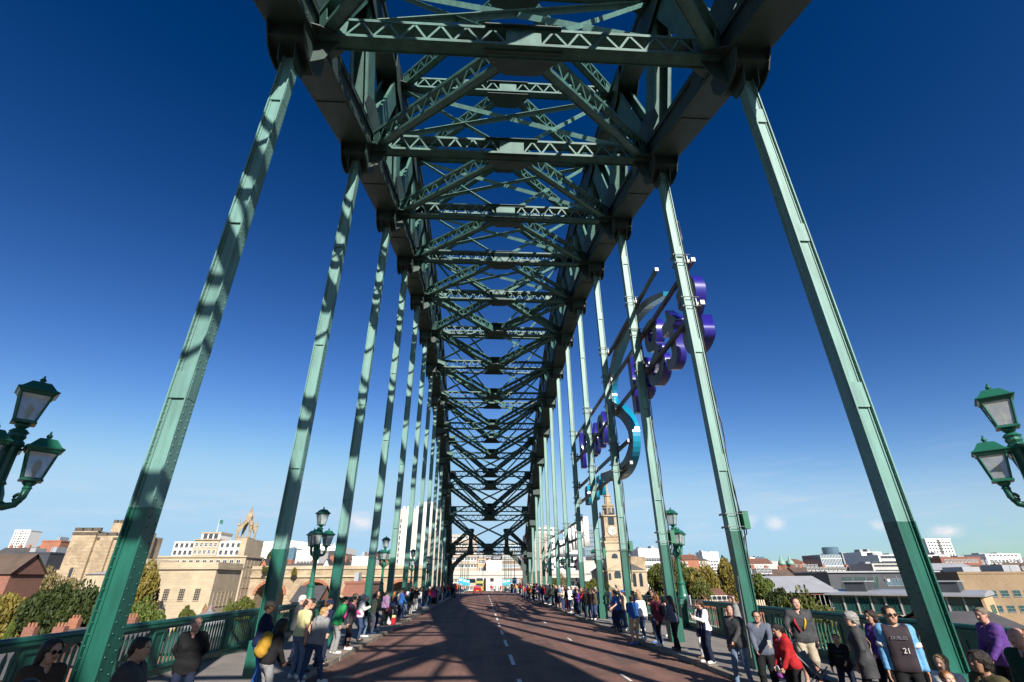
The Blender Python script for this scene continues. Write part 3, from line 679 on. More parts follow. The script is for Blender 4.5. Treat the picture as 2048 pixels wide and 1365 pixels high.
ST1 = brick_mat('cream ashlar', (.50, .41, .28), (.45, .365, .25), (.36, .30, .21), 1.6, .6, .02, bump=.25, stain=(.22, .18, .13), st=.64); ST2 = brick_mat('weathered sandstone', (.50, .385, .255), (.40, .30, .19), (.24, .185, .12), .8, .36, .03, stain=(.16, .125, .09), st=.60, bump=.7, var=.35, vs=.25); ST3 = brick_mat('pale granite', (.46, .385, .33), (.42, .35, .305), (.33, .28, .24), 2.2, .9, .03, bump=.3)
CON = mat('pale concrete', (.52, .49, .45), rough=.85, var=.10, vs=.3, stain=(.34, .31, .28), ss=.4, st=.6); WHT = mat('white render', (.74, .72, .68), rough=.8, var=.06, vs=.3, stain=(.55, .52, .47), ss=.3, st=.62); CREAM = mat('cream render', (.62, .52, .36), rough=.85, var=.08, vs=.3); DRK = mat('dark cladding', (.055, .06, .07), rough=.5, var=.15, vs=.5); TAN = mat('tan render', (.55, .38, .21), rough=.85, var=.08, vs=.3)

def house(label, c, w, d, h, ang=0., wall=BR1, roof='gable', rmat=RFS, rh=None, z0=None, rows=2, cols=3, win=(1.0, 1.5), fr=w_white, gl=g_dark, nx=2, ny=2, side=True, chim=0, name='brick_house', cat='building', group=None, vstep=3.1, zw=1.4, parapet=.5, ridge='x', scol=None, skip=None):
    """a building at c=(x, y): its front is the wall nearest the bridge; local x along the front"""
    z0 = gz(c[1]) if z0 is None else z0; t = thing(name, label, cat, (c[0], c[1], z0), ang, group)
    b = MB(); b.box(-w/2, w/2, 0, d, 0, h); b.build('wall', wall, t)
    rh = rh if rh is not None else min(w, d)*.35
    rf = None
    if roof == 'gable':
        b = MB()
        if ridge == 'x':
            b.add([(-w/2-.3, -.5, h-.15), (w/2+.3, -.5, h-.15), (w/2+.3, d/2, h+rh), (-w/2-.3, d/2, h+rh), (-w/2-.3, d+.5, h-.15), (w/2+.3, d+.5, h-.15)], [(0,1,2,3), (3,2,5,4), (0,4,5,1)])
            for s in (-1, 1): ga = MB(); ga.prism([(0.02, h), (d-.02, h), (d/2, h+rh-.25)], (s*(w/2-.12), 0, 0), (0,1,0), (0,0,1), .22); ga.build('gable', wall, t)
        else:
            b.add([(-w/2-.5, -.3, h-.15), (0, -.3, h+rh), (w/2+.5, -.3, h-.15), (-w/2-.5, d+.3, h-.15), (0, d+.3, h+rh), (w/2+.5, d+.3, h-.15)], [(0,1,4,3), (1,2,5,4), (0,3,5,2)])
            for yy in (.12, d-.12): ga = MB(); ga.prism([(-w/2+.02, h), (w/2-.02, h), (0, h+rh-.25)], (0, yy, 0), (1,0,0), (0,0,1), .22); ga.build('gable', wall, t)
        rf = b.build('roof', rmat, t)
    elif roof == 'hip':
        b = MB(); k = min(w, d)/2; b.add([(-w/2-.4, -.4, h), (w/2+.4, -.4, h), (w/2+.4, d+.4, h), (-w/2-.4, d+.4, h), (-w/2+k if w > d else 0, d/2 if w > d else k, h+rh), (w/2-k if w > d else 0, d/2 if w > d else d-k, h+rh)],
            [(0,1,5,4), (2,3,4,5), (1,2,5), (3,0,4), (0,3,2,1)] if w > d else [(0,1,4), (1,2,5,4), (2,3,5), (3,0,4,5), (0,3,2,1)]); rf = b.build('roof', rmat, t)
    else:
        b = MB(); b.box(-w/2-.15, w/2+.15, -.15, .25, h, h+parapet); b.box(-w/2-.15, w/2+.15, d-.25, d+.15, h, h+parapet); b.box(-w/2-.15, -w/2+.25, .25, d-.25, h, h+parapet); b.box(w/2-.25, w/2+.15, .25, d-.25, h, h+parapet); b.build('parapet', wall, t)
        b = MB(); b.box(-w/2+.25, w/2-.25, .25, d-.25, h, h+.1)
        rng = random.Random(int(abs(c[0])*7+c[1])); rf = b.build('roof', RFL if rmat is RFS else rmat, t)
        for q in range(2 if w > 8 else 1):
            b = MB(); xx = rng.uniform(-w*.4, -w*.1) if q == 0 else rng.uniform(w*.1, w*.4); b.box(xx-w*.08, xx+w*.08, d*.3, d*.6, h+.1, h+parapet+rng.uniform(.6, 1.8)); b.build('plant_room', RFG, t)
        b = MB(); xx = rng.uniform(-w*.3, w*.3); b.tube([(xx, d*.2, h), (xx, d*.2, h+3.2)], .06, 5); b.build('aerial', m_steel, t)
    for q in range(chim):
        cx = -w/2+w*(q+.5)/chim if ridge == 'x' else 0; cy = d/2 if ridge == 'x' else d*(q+.5)/chim
        b = MB(); b.box(cx-.6, cx+.6, cy-.35, cy+.35, h+rh*.5, h+rh+1.0); ch = b.build('chimney', wall if wall in (BR1, BR2, BR4) else BR2, rf or t)
        b = MB()
        for e in (-.38, 0, .38): b.lathe([(.13, h+rh+1.0), (.10, h+rh+1.4)], (cx+e, cy, 0), 7)
        b.build('chimney_pot', BR2, rf or t)
    if rows: face_windows(t, -w/2, 0, 0, w, zw, rows, cols, win[0], win[1], fr, gl, nx, ny, vstep, skip=skip)
    if rows and side:
        sc = scol or max(1, int(d/3.5)); face_windows(t, w/2, 0, math.pi/2, d, zw, rows, sc, win[0], win[1], fr, gl, nx, ny, vstep); face_windows(t, -w/2, d, -math.pi/2, d, zw, rows, sc, win[0], win[1], fr, gl, nx, ny, vstep)
    return t
def px_house(label, x0, x1, ytop, d, depth=12., base=None, ang=0., **k):
    """same, sized from where its front stands: distance d, seen between two columns, roof line at a row"""
    a = at_d(x0, ytop, d); b = at_d(x1, ytop, d); z0 = gz(d) if base is None else base; rf_ = k.get('roof', 'gable'); cut = 0 if rf_ == 'flat' else (k.get('rh') or min(abs(b.x-a.x), depth)*.35)
    return house(label, ((a.x+b.x)/2, d), abs(b.x-a.x), depth, max(2.5, (a.z+b.z)/2-z0-cut), ang, z0=z0, **k)

# --- castle keep
def castle():
    d = 150.; a = at_d(153, 1062, d); z0 = gz(d); top = at_d(150, 1060, d).z
    w = 18.; cx = a.x+w/2+.8; h = top-z0-1.6
    t = thing('castle_keep', 'square sandstone castle keep with battlements, corner turret and flagpole', 'castle', (cx, d, z0), 0)
    m = MB(); m.box(-w/2, w/2, 0, 9, 0, h)
    m.box(-w/2-.8, -w/2+5.5, -.8, 4, 0, h+1.2); m.box(w/2-5.5, w/2+.8, -.8, 4, 0, h+1.0); m.box(-2.2, 1.2, -.7, 3, 0, h-.5)
    m.box(-w/2-.4, w/2+.4, -.45, 9.2, 0, h*.35); m.build('wall', ST2, t)
    m = MB(); m.box(-w/2+7.4, -w/2+11.5, 1.5, 6, h, h+3.6); m.build('turret', ST2, t)
    bat = mat('blackened stone', (.10, .085, .07), rough=.9, var=.4, vs=.7)
    def merlon(x, y, z, sx=1.0, sz=1.2, hh=.9):
        q = MB(); q.box(-sx, sx, -.35, .35, 0, hh); q.build('merlon', bat, t, loc=(x, y, z))
    for x in np.arange(-w/2+.2, -w/2+5.5, 2.5): merlon(x, -.4, h+1.2)
    for x in np.arange(w/2-5, w/2+.6, 2.5): merlon(x, -.4, h+1.0)
    for x in np.arange(-w/2+6.7, w/2-6, 2.6): merlon(x, .4, h)
    for x in (-w/2+7.9, -w/2+9.5, -w/2+11.1): merlon(x, 1.8, h+3.6, .5, 1, .8)
    q = MB(); q.box(-w/2-.9, -w/2+5.6, -.95, -.8, h+.2, h+.9); q.box(w/2-5.6, w/2+.9, -.95, -.8, h, h+.7); q.box(-w/2+5.6, w/2-5.6, -.2, 0, h-1, h-.4); q.box(-w/2-.85, w/2+.85, -.92, -.8, h*.5, h*.5+.35); q.build('string_course', bat, t)
    q = MB(); q.lathe([(.09, h+3.6), (.05, h+12.5)], (-w/2+9.5, 3.5, 0), 6); q.build('flagpole', WHT, t)
    for (x, z, hh) in ((-w/2+2.5, h*.55, 2.4), (-w/2+2.6, h*.25, 1.8), (4.4, h*.40, 2.6), (4.2, h*.7, 2), (-.8, h*.5, 1.2)):
        q = MB(); q.prism([(-.45, 0), (.45, 0), (.45, hh-.45), (.2, hh), (-.2, hh), (-.45, hh-.45)], (x, -.86 if abs(x) > 5 else -.02, z), (1,0,0), (0,0,1), .12); q.build('window', g_dark, t)
        q = MB(); 
        for s in (-1, 1): q.box(x+s*.62-.16, x+s*.62+.16, -1.0 if abs(x) > 5 else -.16, -.8 if abs(x) > 5 else 0, z-.2, z+hh)
        q.build('window_surround', ST2, t)
castle()

# --- classical court building (portico) in front of the keep
def court():
    d = 128.; a = at_d(322, 1130, d); b = at_d(436, 1130, d); z0 = gz(d)-1; top = at_d(400, 1125, d).z; h = top-z0; w = b.x-a.x; cx = (a.x+b.x)/2
    t = thing('courthouse', 'cream classical courthouse with flat cornice and columned portico on its left', 'building', (cx, d, z0))
    m = MB(); m.box(-w/2, w/2, 0, 13, 0, h-1.5); m.build('wall', ST1, t)
    m = MB(); m.box(-w/2-.5, w/2+.5, -.5, 13.5, h-1.5, h-.9); m.box(-w/2-.15, w/2+.15, -.15, 13.1, h-.9, h); m.build('cornice', ST1, t)
    m = MB(); m.box(-w/2-.2, w/2+.2, -.2, 0, 0, 2.2); m.build('plinth', ST1, t)
    face_windows(t, -w/2, 0, 0, w, h*.55, 1, 3, 1.35, 2.5, w_stone, g_dark, 3, 5, margin=.10); face_windows(t, -w/2, 0, 0, w, .8, 1, 4, 1.0, .8, w_stone, g_dark, 2, 1)
    face_windows(t, w/2, 0, math.pi/2, 13, h*.48, 1, 6, 1.2, 3.0, w_stone, g_dark, 2, 4); face_windows(t, w/2, 0, math.pi/2, 13, 2.5, 1, 6, 1.2, 2.0, w_stone, g_dark, 2, 3)
    a2 = at_d(262, 1130, d); pw = a.x-a2.x
    m = MB(); m.box(-w/2-pw, -w/2, 3, 12, 0, h-2.2); m.build('portico_wall', ST1, t)
    for q in range(4):
        x = -w/2-pw+pw*(q+.4)/4; m = MB(); m.lathe([(.95, 0), (.95, .4), (.75, .5), (.64, h-4.2), (.9, h-3.9), (.9, h-3.6)], (x, 1.0, 0), 12); m.build('column', ST1, t, smooth=False)
        for z in (2.5, h*.5): face_windows(t, x+.9, 3, 0, 2, z, 1, 1, 1.2, 2.0, w_stone, g_dark, 2, 4)
    m = MB(); m.box(-w/2-pw-.4, -w/2-.02, 0, 12, h-3.6, h-1.6); m.build('entablature', ST1, t)
    m = MB(); m.add([(-w/2-pw-.8, -.3, h-1.6), (-w/2-.03, -.3, h-1.6), (-w/2-pw/2, -.3, h+.8), (-w/2-pw-.8, 12, h-1.6), (-w/2-.03, 12, h-1.6), (-w/2-pw/2, 12, h+.8)], [(0,1,2), (3,5,4), (0,2,5,3), (1,4,5,2), (0,3,4,1)]); m.build('pediment', ST1, t)
court()
# low cream wing between the keep and the hanger
px_house('long low cream building with slate roof below the castle keep', 178, 300, 1133, 136., 14, wall=ST1, roof='hip', rmat=RFG, rh=1.8, rows=1, cols=4, win=(1.3, 2.6), fr=w_stone, nx=3, ny=4, zw=4, side=False, name='guildhall_wing')
# --- big stepped block with white panels
def stepped():
    d = 175.; t = None; z0 = gz(d)
    A = at_d(318, 1108, d); B = at_d(494, 1108, d); w = B.x-A.x; cx = (A.x+B.x)/2; h1 = at_d(430, 1112, d).z-z0; h2 = at_d(430, 1083, d).z-z0; h3 = at_d(430, 1066, d).z-z0
    t = thing('stepped_office_block', 'large stepped sandstone office block with white upper storeys and many windows', 'building', (cx, d, z0))
    m = MB(); m.box(-w/2, w/2, 0, 13, 0, h1); m.build('wall', ST1, t)
    m = MB(); m.box(-w*.38, -w*.14, 1, 12, h1, h2); m.build('white_storey', WHT, t); m = MB(); m.box(.14*w, w*.46, 1, 12, h1, h2+.2); m.build('white_storey', WHT, t)
    m = MB(); m.box(-w*.14, .14*w, .4, 12.4, h1, h2+.4); m.build('stone_storey', ST1, t)
    m = MB(); m.box(-w*.13, .09*w, 3, 11, h2+.4, h3); m.build('white_storey', WHT, t)
    m = MB(); m.box(.40*w, w*.47, -.3, 13, h1, h2+.9); m.box(-w/2-.4, w/2+.4, -.4, 13.4, h1-.5, h1); m.box(-w*.15, w*.15, 0, 12.5, h2+.4, h2+.7); m.box(-w*.14, .1*w, 2.8, 11.2, h3, h3+.5); m.build('cornice', ST1, t)
    n = int(h1/3.3); face_windows(t, -w/2, 0, 0, w, h1-3.1*min(4, n), min(4, n), 12, 1.35, 1.9, w_white, g_dark, 2, 2, 3.1, margin=.04)
    face_windows(t, w/2, 0, math.pi/2, 13, h1-3.1*min(4, n), min(4, n), 4, 1.3, 1.9, w_stone, g_dark, 2, 2, 3.1)
    hh = (h2-h1)/2
    face_windows(t, -w*.38, 1, 0, w*.24, h1+.5, 2, 4, .95, 1.2, w_grey, g_dark, 2, 2, hh, margin=.02); face_windows(t, -w*.14, .4, 0, w*.28, h1+.5, 2, 5, 1.0, 1.3, w_white, g_dark, 2, 2, hh, margin=.02); face_windows(t, w*.14, 1, 0, w*.26, h1+.5, 2, 4, .95, 1.2, w_grey, g_dark, 2, 2, hh, margin=.02)
    face_windows(t, -w*.13, 3, 0, w*.22, h2+1.1, 1, 3, 1.3, 1.5, w_grey, g_dark, 2, 2)
    m = MB(); m.lathe([(.08, h3), (.05, h3+5)], (-w*.02, 6, 0), 5); m.build('flagpole', WHT, t)
    m = MB(); m.add([(-w*.02, 6, h3+4.8), (-w*.02+1.2, 6.3, h3+4.5), (-w*.02+1.1, 6.3, h3+3.2), (-w*.02, 6, h3+3.6)], [(0,1,2,3)]); m.build('flag', m_green, t)
stepped()
# --- cathedral lantern tower with crown spire
def cathedral():
    d = 235.; c = at_d(484, 1078, d); z0 = gz(d); h = at_d(484, 1076, d).z-z0; w = .72*abs(at_d(504, 1076, d).x-at_d(466, 1076, d).x)
    tip = at_d(491, 1010, d).z-z0
    t = thing('cathedral_tower', 'pinnacled stone cathedral tower with open crown spire above the stepped block', 'tower', (c.x, d, z0))
    m = MB(); m.box(-w/2, w/2, 0, w, 0, h); m.build('wall', ST2, t)
    m = MB()
    for i in range(5): m.box(-w/2+i*w/4-.3, -w/2+i*w/4+.3, -.2, .2, h, h+.9)
    m.build('battlement', ST2, t)
    H = tip-h
    for sx in (-1, 1):
        for y in (0.3, w-.3):
            m = MB(); m.lathe([(.55, 0), (.5, H*.36), (.75, H*.37), (.35, H*.44), (.04, H*.62)], (sx*(w/2-.2), y, h), 8); m.build('pinnacle', ST2, t)
            a = Vector((sx*(w/2-.2), y, h+H*.18)); b = Vector((0, w/2, h+H*.55)); m = MB()
            pts = [a.lerp(b, q/6)+Vector((0,0,math.sin(q/6*math.pi)*H*.07)) for q in range(7)]
            for i in range(6): m.beam(pts[i], pts[i+1], .9, 1.3)
            m.build('flying_arch', ST2, t)
    m = MB(); m.box(-1.1, 1.1, w/2-1.1, w/2+1.1, h+H*.48, h+H*.66)
    m.lathe([(1.25, h+H*.66), (.8, h+H*.74), (.7, h+H*.82), (.05, tip)], (0, w/2, 0), 8)
    for sx in (-1, 1):
        for sy in (-1, 1): m.lathe([(.25, h+H*.62), (.22, h+H*.74), (.02, h+H*.84)], (sx*1.1, w/2+sy*1.1, 0), 6)
    m.build('lantern', ST2, t)
    for s in (-.22, .22):
        q = MB(); q.prism([(-.7, 0), (.7, 0), (.7, 4), (0, 5.4), (-.7, 4)], (s*w, -.02, h-8), (1,0,0), (0,0,1), .2); q.build('belfry_opening', DRK, t)
cathedral()
# --- far left cluster
def tower_block(label, x0, x1, yt, d, rows, cols, wall=WHT, gap=True, depth=16, name='tower_block'):
    a = at_d(x0, yt, d); b = at_d(x1, yt, d); z0 = gz(d); w = b.x-a.x; h = (a.z+b.z)/2-z0
    t = thing(name, label, 'building', ((a.x+b.x)/2, d, z0)); m = MB()
    if gap: m.box(-w/2, -w*.06, 0, depth, 0, h); m.box(w*.06, w/2, 0, depth, 0, h); m.box(-w*.06, w*.06, 1.5, depth-1, 0, h-1)
    else: m.box(-w/2, w/2, 0, depth, 0, h)
    m.build('wall', wall, t); m = MB(); m.box(-w/2-.4, w/2+.4, -.4, depth, h, h+1.0); m.build('parapet', wall, t)
    vs = h/ (rows+.5); 
    hv = max(rows*.0, rows-14) if False else 0
    face_windows(t, -w/2, 0, 0, w, h-rows*vs*.62, max(3, int(rows*.62)), cols, w/cols*.55, vs*.45, w_grey, g_dark, 2, 1, vs, margin=.03)
    return t
tower_block('distant white tower block with window columns at far left', 30, 62, 1062, 620., 20, 6)
px_house('red brick gabled warehouse with brown roof at the left edge', -110, 40, 1106, 95., 7, wall=BR1, rmat=RFB, rh=3.2, rows=0, name='brick_warehouse', ridge='x')
px_house('orange brick building with stepped roofline left of the keep', 84, 122, 1084, 205., 14, wall=BR2, roof='flat', rows=3, cols=3, win=(1.1, 1.6), zw=6, side=False, name='brick_building')
px_house('orange brick row with dormers behind the stepped brick building', 58, 96, 1090, 230., 12, wall=BR2, rmat=RFT, rh=3, rows=2, cols=5, zw=7, side=False, chim=2)
px_house('dark glazed block with flat roof left of the castle', 28, 100, 1108, 170., 14, wall=DRK, roof='flat', rows=4, cols=9, win=(1.6, 1.6), fr=w_grey, gl=g_blue, side=False, zw=3, name='glazed_block')
px_house('slate roofed terrace at the left edge behind the warehouse', -10, 46, 1094, 260., 12, wall=ST2, rh=4, rows=2, cols=6, zw=5, side=False, chim=3)
px_house('low white shop row beside the railway bridge', 110, 150, 1118, 190., 10, wall=WHT, rows=1, cols=5, rh=2.5, rmat=RFT, zw=6, side=False)
px_house('pink brick cottage with slate roof and tall chimney below the keep', 45, 92, 1203, 88., 9, ang=R(14), wall=BR2, rmat=RFS, rh=2.2, rows=3, cols=1, win=(1.0, 1.7), zw=1.5, vstep=3.2, side=True, chim=1, name='cottage')
def rail_bridge():
    d = 172.; a = at_d(66, 1142, d); b = at_d(135, 1142, d); w = b.x-a.x; zt_ = a.z; t = thing('railway_arch_bridge', 'pink painted iron arch railway bridge left of the castle trees', 'bridge', ((a.x+b.x)/2, d, zt_))
    pk = mat('pink bridge paint', (.52, .38, .31), rough=.6); m = MB(); m.box(-w/2-4, w/2+6, 0, 8, -1.0, .2); m.build('deck', pk, t)
    m = MB(); n = 14; arc = [(-w/2+w*i/n, -6.5+5.2*math.sin(math.pi*i/n)) for i in range(n+1)]
    for i in range(n): m.beam((arc[i][0], 0, arc[i][1]), (arc[i+1][0], 0, arc[i+1][1]), .5, .8, (0,0,1))
    m.build('arch', pk, t)
    for i in range(n+1):
        m = MB(); m.beam((arc[i][0], .1, arc[i][1]), (arc[i][0], .1, -.9), .25, .25); m.build('spandrel_post', pk, t)
    m = MB(); m.box(-w/2-7, -w/2, .5, 7, -14, .1); m.box(w/2, w/2+6, .5, 7, -14, .1); m.build('abutment', ST2, t)
rail_bridge()
# roofs just below the deck on the left
for i, (lab, x0, x1, yt, d, k) in enumerate([
    ('slate roofed brick house just beyond the left railing', -60, 70, 1285, 60., dict(wall=BR1, rmat=RFS, rh=3, chim=2, rows=0)),
    ('brown roofed brick house with paired chimneys below the trees', 60, 150, 1262, 70., dict(wall=BR2, rmat=RFS, rh=2.4, chim=2, rows=0)),
    ('slate roofed house with skylights behind the near left hanger', 150, 250, 1262, 64., dict(wall=BR1, rmat=RFS, rh=3, chim=1, rows=0)),
    ('low brick house with purple slates beyond the left railing', 330, 400, 1246, 62., dict(wall=BR1, rmat=RFS, rh=2.6, chim=1, rows=0))]):
    px_house(lab, x0, x1, yt, d, 10, name='terraced_house', **k)
def dome():
    d = 66.; c = at_d(420, 1222, d); t = thing('domed_roof', 'grey lead dome with finial showing over the left railing', 'dome', (c.x, d, c.z-3)); m = MB()
    m.lathe([(2.5, -9), (2.5, .4), (2.65, .5), (2.6, .7), (2.4, 1.4), (1.9, 2.1), (1.2, 2.6), (.45, 2.9), (.16, 3.2), (.2, 3.4), (.02, 3.8)], n=20); m.build('lead_dome', mat('weathered lead', (.21, .215, .22), rough=.6, var=.25, vs=1.5), t, smooth=True)
dome()
# --- railway viaduct with arches and the gabled terrace behind
def viaduct():
    d = 150.; a = at_d(505, 1138, d); b = at_d(850, 1138, d); zt_ = at_d(640, 1139, d).z; z0 = gz(d)-2; w = b.x-a.x; h = zt_-z0
    t = thing('railway_viaduct', 'long sandstone railway viaduct with round arches behind the left hangers', 'viaduct', ((a.x+b.x)/2, d, z0)); m = MB(); n = 4; bay = w/n
    for i in range(n):
        x0 = -w/2+i*bay; r = bay*.33; xc = x0+bay*.5; zc = h-3.0-r*.8
        m.box(x0, xc-r, 0, 10, 0, h); m.box(xc+r, x0+bay, 0, 10, 0, h)
        k = 12; pts = [(xc-r, h), (xc+r, h)]+[(xc+r*math.cos(q*math.pi/k), zc+r*.8*math.sin(q*math.pi/k)) for q in range(k+1)]
        m.prism(pts[:2][::-1]+pts[2:][::-1] if False else [(xc+r*math.cos(q*math.pi/k), zc+r*.8*math.sin(q*math.pi/k)) for q in range(k+1)]+[(xc-r, h), (xc+r, h)], (0, 5, 0), (1,0,0), (0,0,1), 10)
    m.build('wall', ST2, t); m = MB(); m.box(-w/2, w/2, -.5, 0, h-2.0, h-1.5); m.box(-w/2, w/2, -.3, .4, h, h+.9); m.box(-w/2, w/2, 11, 11.4, 0, h-2); m.build('cornice', ST1, t)
    m = MB()
    for i in range(n):
        xc = -w/2+(i+.5)*bay; r = bay*.33; zc = h-3.0-r*.8; k = 12
        for q in range(k): m.beam((xc+r*1.04*math.cos(q*math.pi/k), -.1, zc+r*.84*math.sin(q*math.pi/k)), (xc+r*1.04*math.cos((q+1)*math.pi/k), -.1, zc+r*.84*math.sin((q+1)*math.pi/k)), .3, .7, (0,0,1))
    m.build('arch_ring', BR2 if True else ST1, t)
viaduct()
px_house('red brick shop with white sign band under the viaduct arch', 588, 640, 1172, 120., 10, wall=BR2, rows=2, cols=4, rh=3, rmat=RFS, side=False)
px_house('pink brick building in front of the viaduct arches', 690, 744, 1168, 118., 10, wall=BR1, rows=1, cols=4, rh=2, roof='flat', zw=4, side=False)
for i, (x0, x1, yt) in enumerate([(514, 545, 1118), (545, 590, 1126), (590, 640, 1126), (640, 668, 1118), (668, 694, 1118), (694, 735, 1124)]):
    px_house(['gabled brick house with timbered gable at the left end of the terrace', 'slate roofed terrace house beside the timbered gable', 'slate roofed terrace house behind the second left lamp post', 'white timbered gable house right of the second left lamp post', 'second white timbered gable house before the third left hanger', 'red brick house with chimney right of the gabled pair'][i], x0, x1, yt, 182., 12, wall=[BR2, BR1, BR4, WHT, WHT, BR2][i], rmat=RFS, rh=5, ridge='y' if i in (0, 3, 4) else 'x', chim=1, rows=2, cols=3, zw=9, side=False, name='terraced_house', group='terrace above the viaduct')
px_house('white rendered house with big brick chimneys above the viaduct', 705, 745, 1116, 175., 12, wall=WHT, roof='flat', rows=1, cols=3, zw=10, side=False, name='white_house')
px_house('red brick house with tall orange chimney stacks behind the fourth left hanger', 716, 800, 1112, 200., 12, wall=BR2, rmat=RFT, rh=3, rows=1, cols=5, zw=10, chim=4, side=False)
px_house('orange brick block beside the ribbed tower', 775, 806, 1112, 190., 12, wall=BR2, roof='flat', rows=4, cols=4, zw=3, side=False)
# stadium and offices on the left skyline
def stadium():
    d = 620.; a = at_d(505, 1086, d); b = at_d(690, 1092, d); z0 = gz(d); w = b.x-a.x; h = a.z-z0; t = thing('stadium', 'white roofed stadium on the skyline behind the second left hanger', 'stadium', ((a.x+b.x)/2, d, z0)); m = MB()
    m.box(-w/2, w/2, 0, 60, 0, h*.72); m.build('stand', CON, t); m = MB(); m.prism([(-w/2, h*.75), (w/2, h*.7), (w/2, h*.88), (-w*.1, h*1.06), (-w/2, h)], (0, 28, 0), (1,0,0), (0,0,1), 64); m.build('roof', WHT, t)
    m = MB()
    for i in range(24): m.beam((-w/2+w*i/24, -5, h*.75), (-w/2+w*(i+.5)/24, -5, h), .5, .5); m.beam((-w/2+w*(i+.5)/24, -5, h), (-w/2+w*(i+1)/24, -5, h*.75), .5, .5)
    tag(m.build('roof_truss', WHT, t), kind='stuff')
stadium()
px_house('blue glazed office block right of the second left hanger', 553, 590, 1098, 420., 20, wall=g_blue, roof='flat', rows=4, cols=6, win=(3, 2.2), fr=w_white, gl=g_blue, side=False, zw=8, name='office_block')
px_house('white office block with red stripe behind the stepped block', 512, 552, 1096, 330., 20, wall=WHT, roof='flat', rows=4, cols=6, win=(2.4, 1.6), side=False, zw=8, name='office_block')
px_house('white and grey office slab behind the second left lamp post', 594, 640, 1102, 360., 20, wall=WHT, roof='flat', rows=3, cols=6, win=(2.4, 1.5), side=False, zw=10, name='office_block')
px_house('dark roofed hall on the skyline before the third left hanger', 640, 672, 1100, 380., 24, wall=CON, rmat=RFS, rh=6, rows=2, cols=4, side=False, zw=8, name='hall')
# ribbed tower
def ribbed():
    d = 185.; a = at_d(800, 1018, d); b = at_d(897, 1018, d); z0 = gz(d); w = b.x-a.x; h = a.z-z0; t = thing('ribbed_tower', 'tall pale office tower with vertical ribs behind the left hangers', 'building', ((a.x+b.x)/2, d, z0))
    m = MB(); m.box(-w/2, w/2, 0, 18, 0, h); m.build('wall', CON, t); n = 11
    for i in range(n+1):
        m = MB(); x = -w/2+w*i/n; m.box(x-.38, x+.38, -.7, 0, 0, h+.8); m.build('rib', WHT, t)
    k = int((h-3)/1.9)
    me = win_mesh(w_grey, g_dark, .42, 1.0, 1, 1)
    for i in range(n):
        if i % 2 == 0:
            for r in range(k): put('window', me, t, (-w/2+w*(i+.5)/n, 0, 2+r*1.9))
    m = MB(); m.box(-w*.15, w*.2, 4, 12, h, h+3); m.build('plant_room', CON, t)
ribbed()
# stone pylons at the far end of the bridge
for sx in (-1, 1):
    t = thing('stone_pylon', f'pale granite pylon beyond the arch foot on the {"left" if sx < 0 else "right"}', 'pylon', (sx*10.3, 105, -14)); m = MB()
    m.box(-2.3, 2.3, 0, 9, 0, 24.2); m.box(-2.5, 2.5, -.2, 9.2, 20.2, 20.9); m.box(-2.4, 2.4, -.1, 9.1, 24.2, 25); m.build('wall', ST3, t)
    for z in (16.2, 21.5): face_windows(t, -2.3, 0, 0, 4.6, z, 1, 2, .7, 1.5, w_stone, g_dark, 1, 2)
# --- straight ahead
def overpass():
    d = 205.; a = at_d(905, 1146, d); b = at_d(1046, 1146, d); t = thing('road_overpass', 'pale concrete overpass crossing the road straight ahead', 'overpass', (0, d, 0)); z1, z0 = at_d(960, 1148, d).z, at_d(960, 1157, d).z
    m = MB(); m.box(a.x-20, b.x+25, 0, 10, z0, z1); m.box(a.x-20, b.x+25, -.3, 0, z1-.5, z1+1.0); m.build('deck', CON, t)
    m = MB(); m.box(2.2, 3.6, 2, 8, -3, z0); m.box(-26, -24.6, 2, 8, -3, z0); m.build('pier', CON, t)
    m = MB(); p = at_d(966, 1157, d); q = at_d(992, 1157, d); m.box(-8, 0, 4, 4.2, z0-1.6, z0-.2); m.build('blue_panel', mat('blue hoarding', (.12, .30, .50), var=.3, vs=.8), t)
overpass()
def banded(label, x0, x1, yt, d, rows, cols, wall=CREAM, base=-3):
    a = at_d(x0, yt, d); b = at_d(x1, yt, d); w = b.x-a.x; h = a.z-base; t = thing('banded_office', label, 'building', ((a.x+b.x)/2, d, base)); vs = h/rows
    m = MB(); m.box(-w/2, w/2, 0, 20, 0, h); m.build('wall', wall, t)
    for r in range(rows):
        m = MB(); m.box(-w/2-.3, w/2+.3, -.5, 0, r*vs, r*vs+vs*.48); m.build('band', wall, t)
        me = win_mesh(w_white, g_dark, w/cols*.9, vs*.44, 2, 1, .12)
        for k in range(cols): put('window', me, t, (-w/2+w*(k+.5)/cols, -.05, r*vs+vs*.52))
    m = MB(); m.box(-w/2, w/2, 0, 20, h, h+.6); m.build('parapet', wall, t)
banded('banded cream office block seen left through the far portal', 900, 955, 1072, 232., 8, 9, mat('pinkish concrete', (.50, .40, .33), rough=.85, var=.08, vs=.3))
px_house('tan stone building with curved foot between banded office and white wall', 956, 972, 1120, 238., 12, base=-3, wall=TAN, roof='flat', rows=4, cols=3, zw=6, side=False, name='tan_building')
px_house('blank white gable wall facing the road straight ahead', 973, 1004, 1124, 226., 20, base=-3, wall=WHT, roof='flat', rows=0, name='white_building')
px_house('brown brick hotel with rows of white windows seen right through the portal', 1003, 1042, 1121, 236., 16, base=-3, wall=brick_mat('brown brick', (.26, .17, .12), (.22, .14, .1), (.24, .2, .16), .45, .15, .015), roof='flat', rows=6, cols=9, win=(1.2, 1.6), fr=w_white, gl=w_white if False else g_blue, side=False, zw=4, name='brick_hotel')
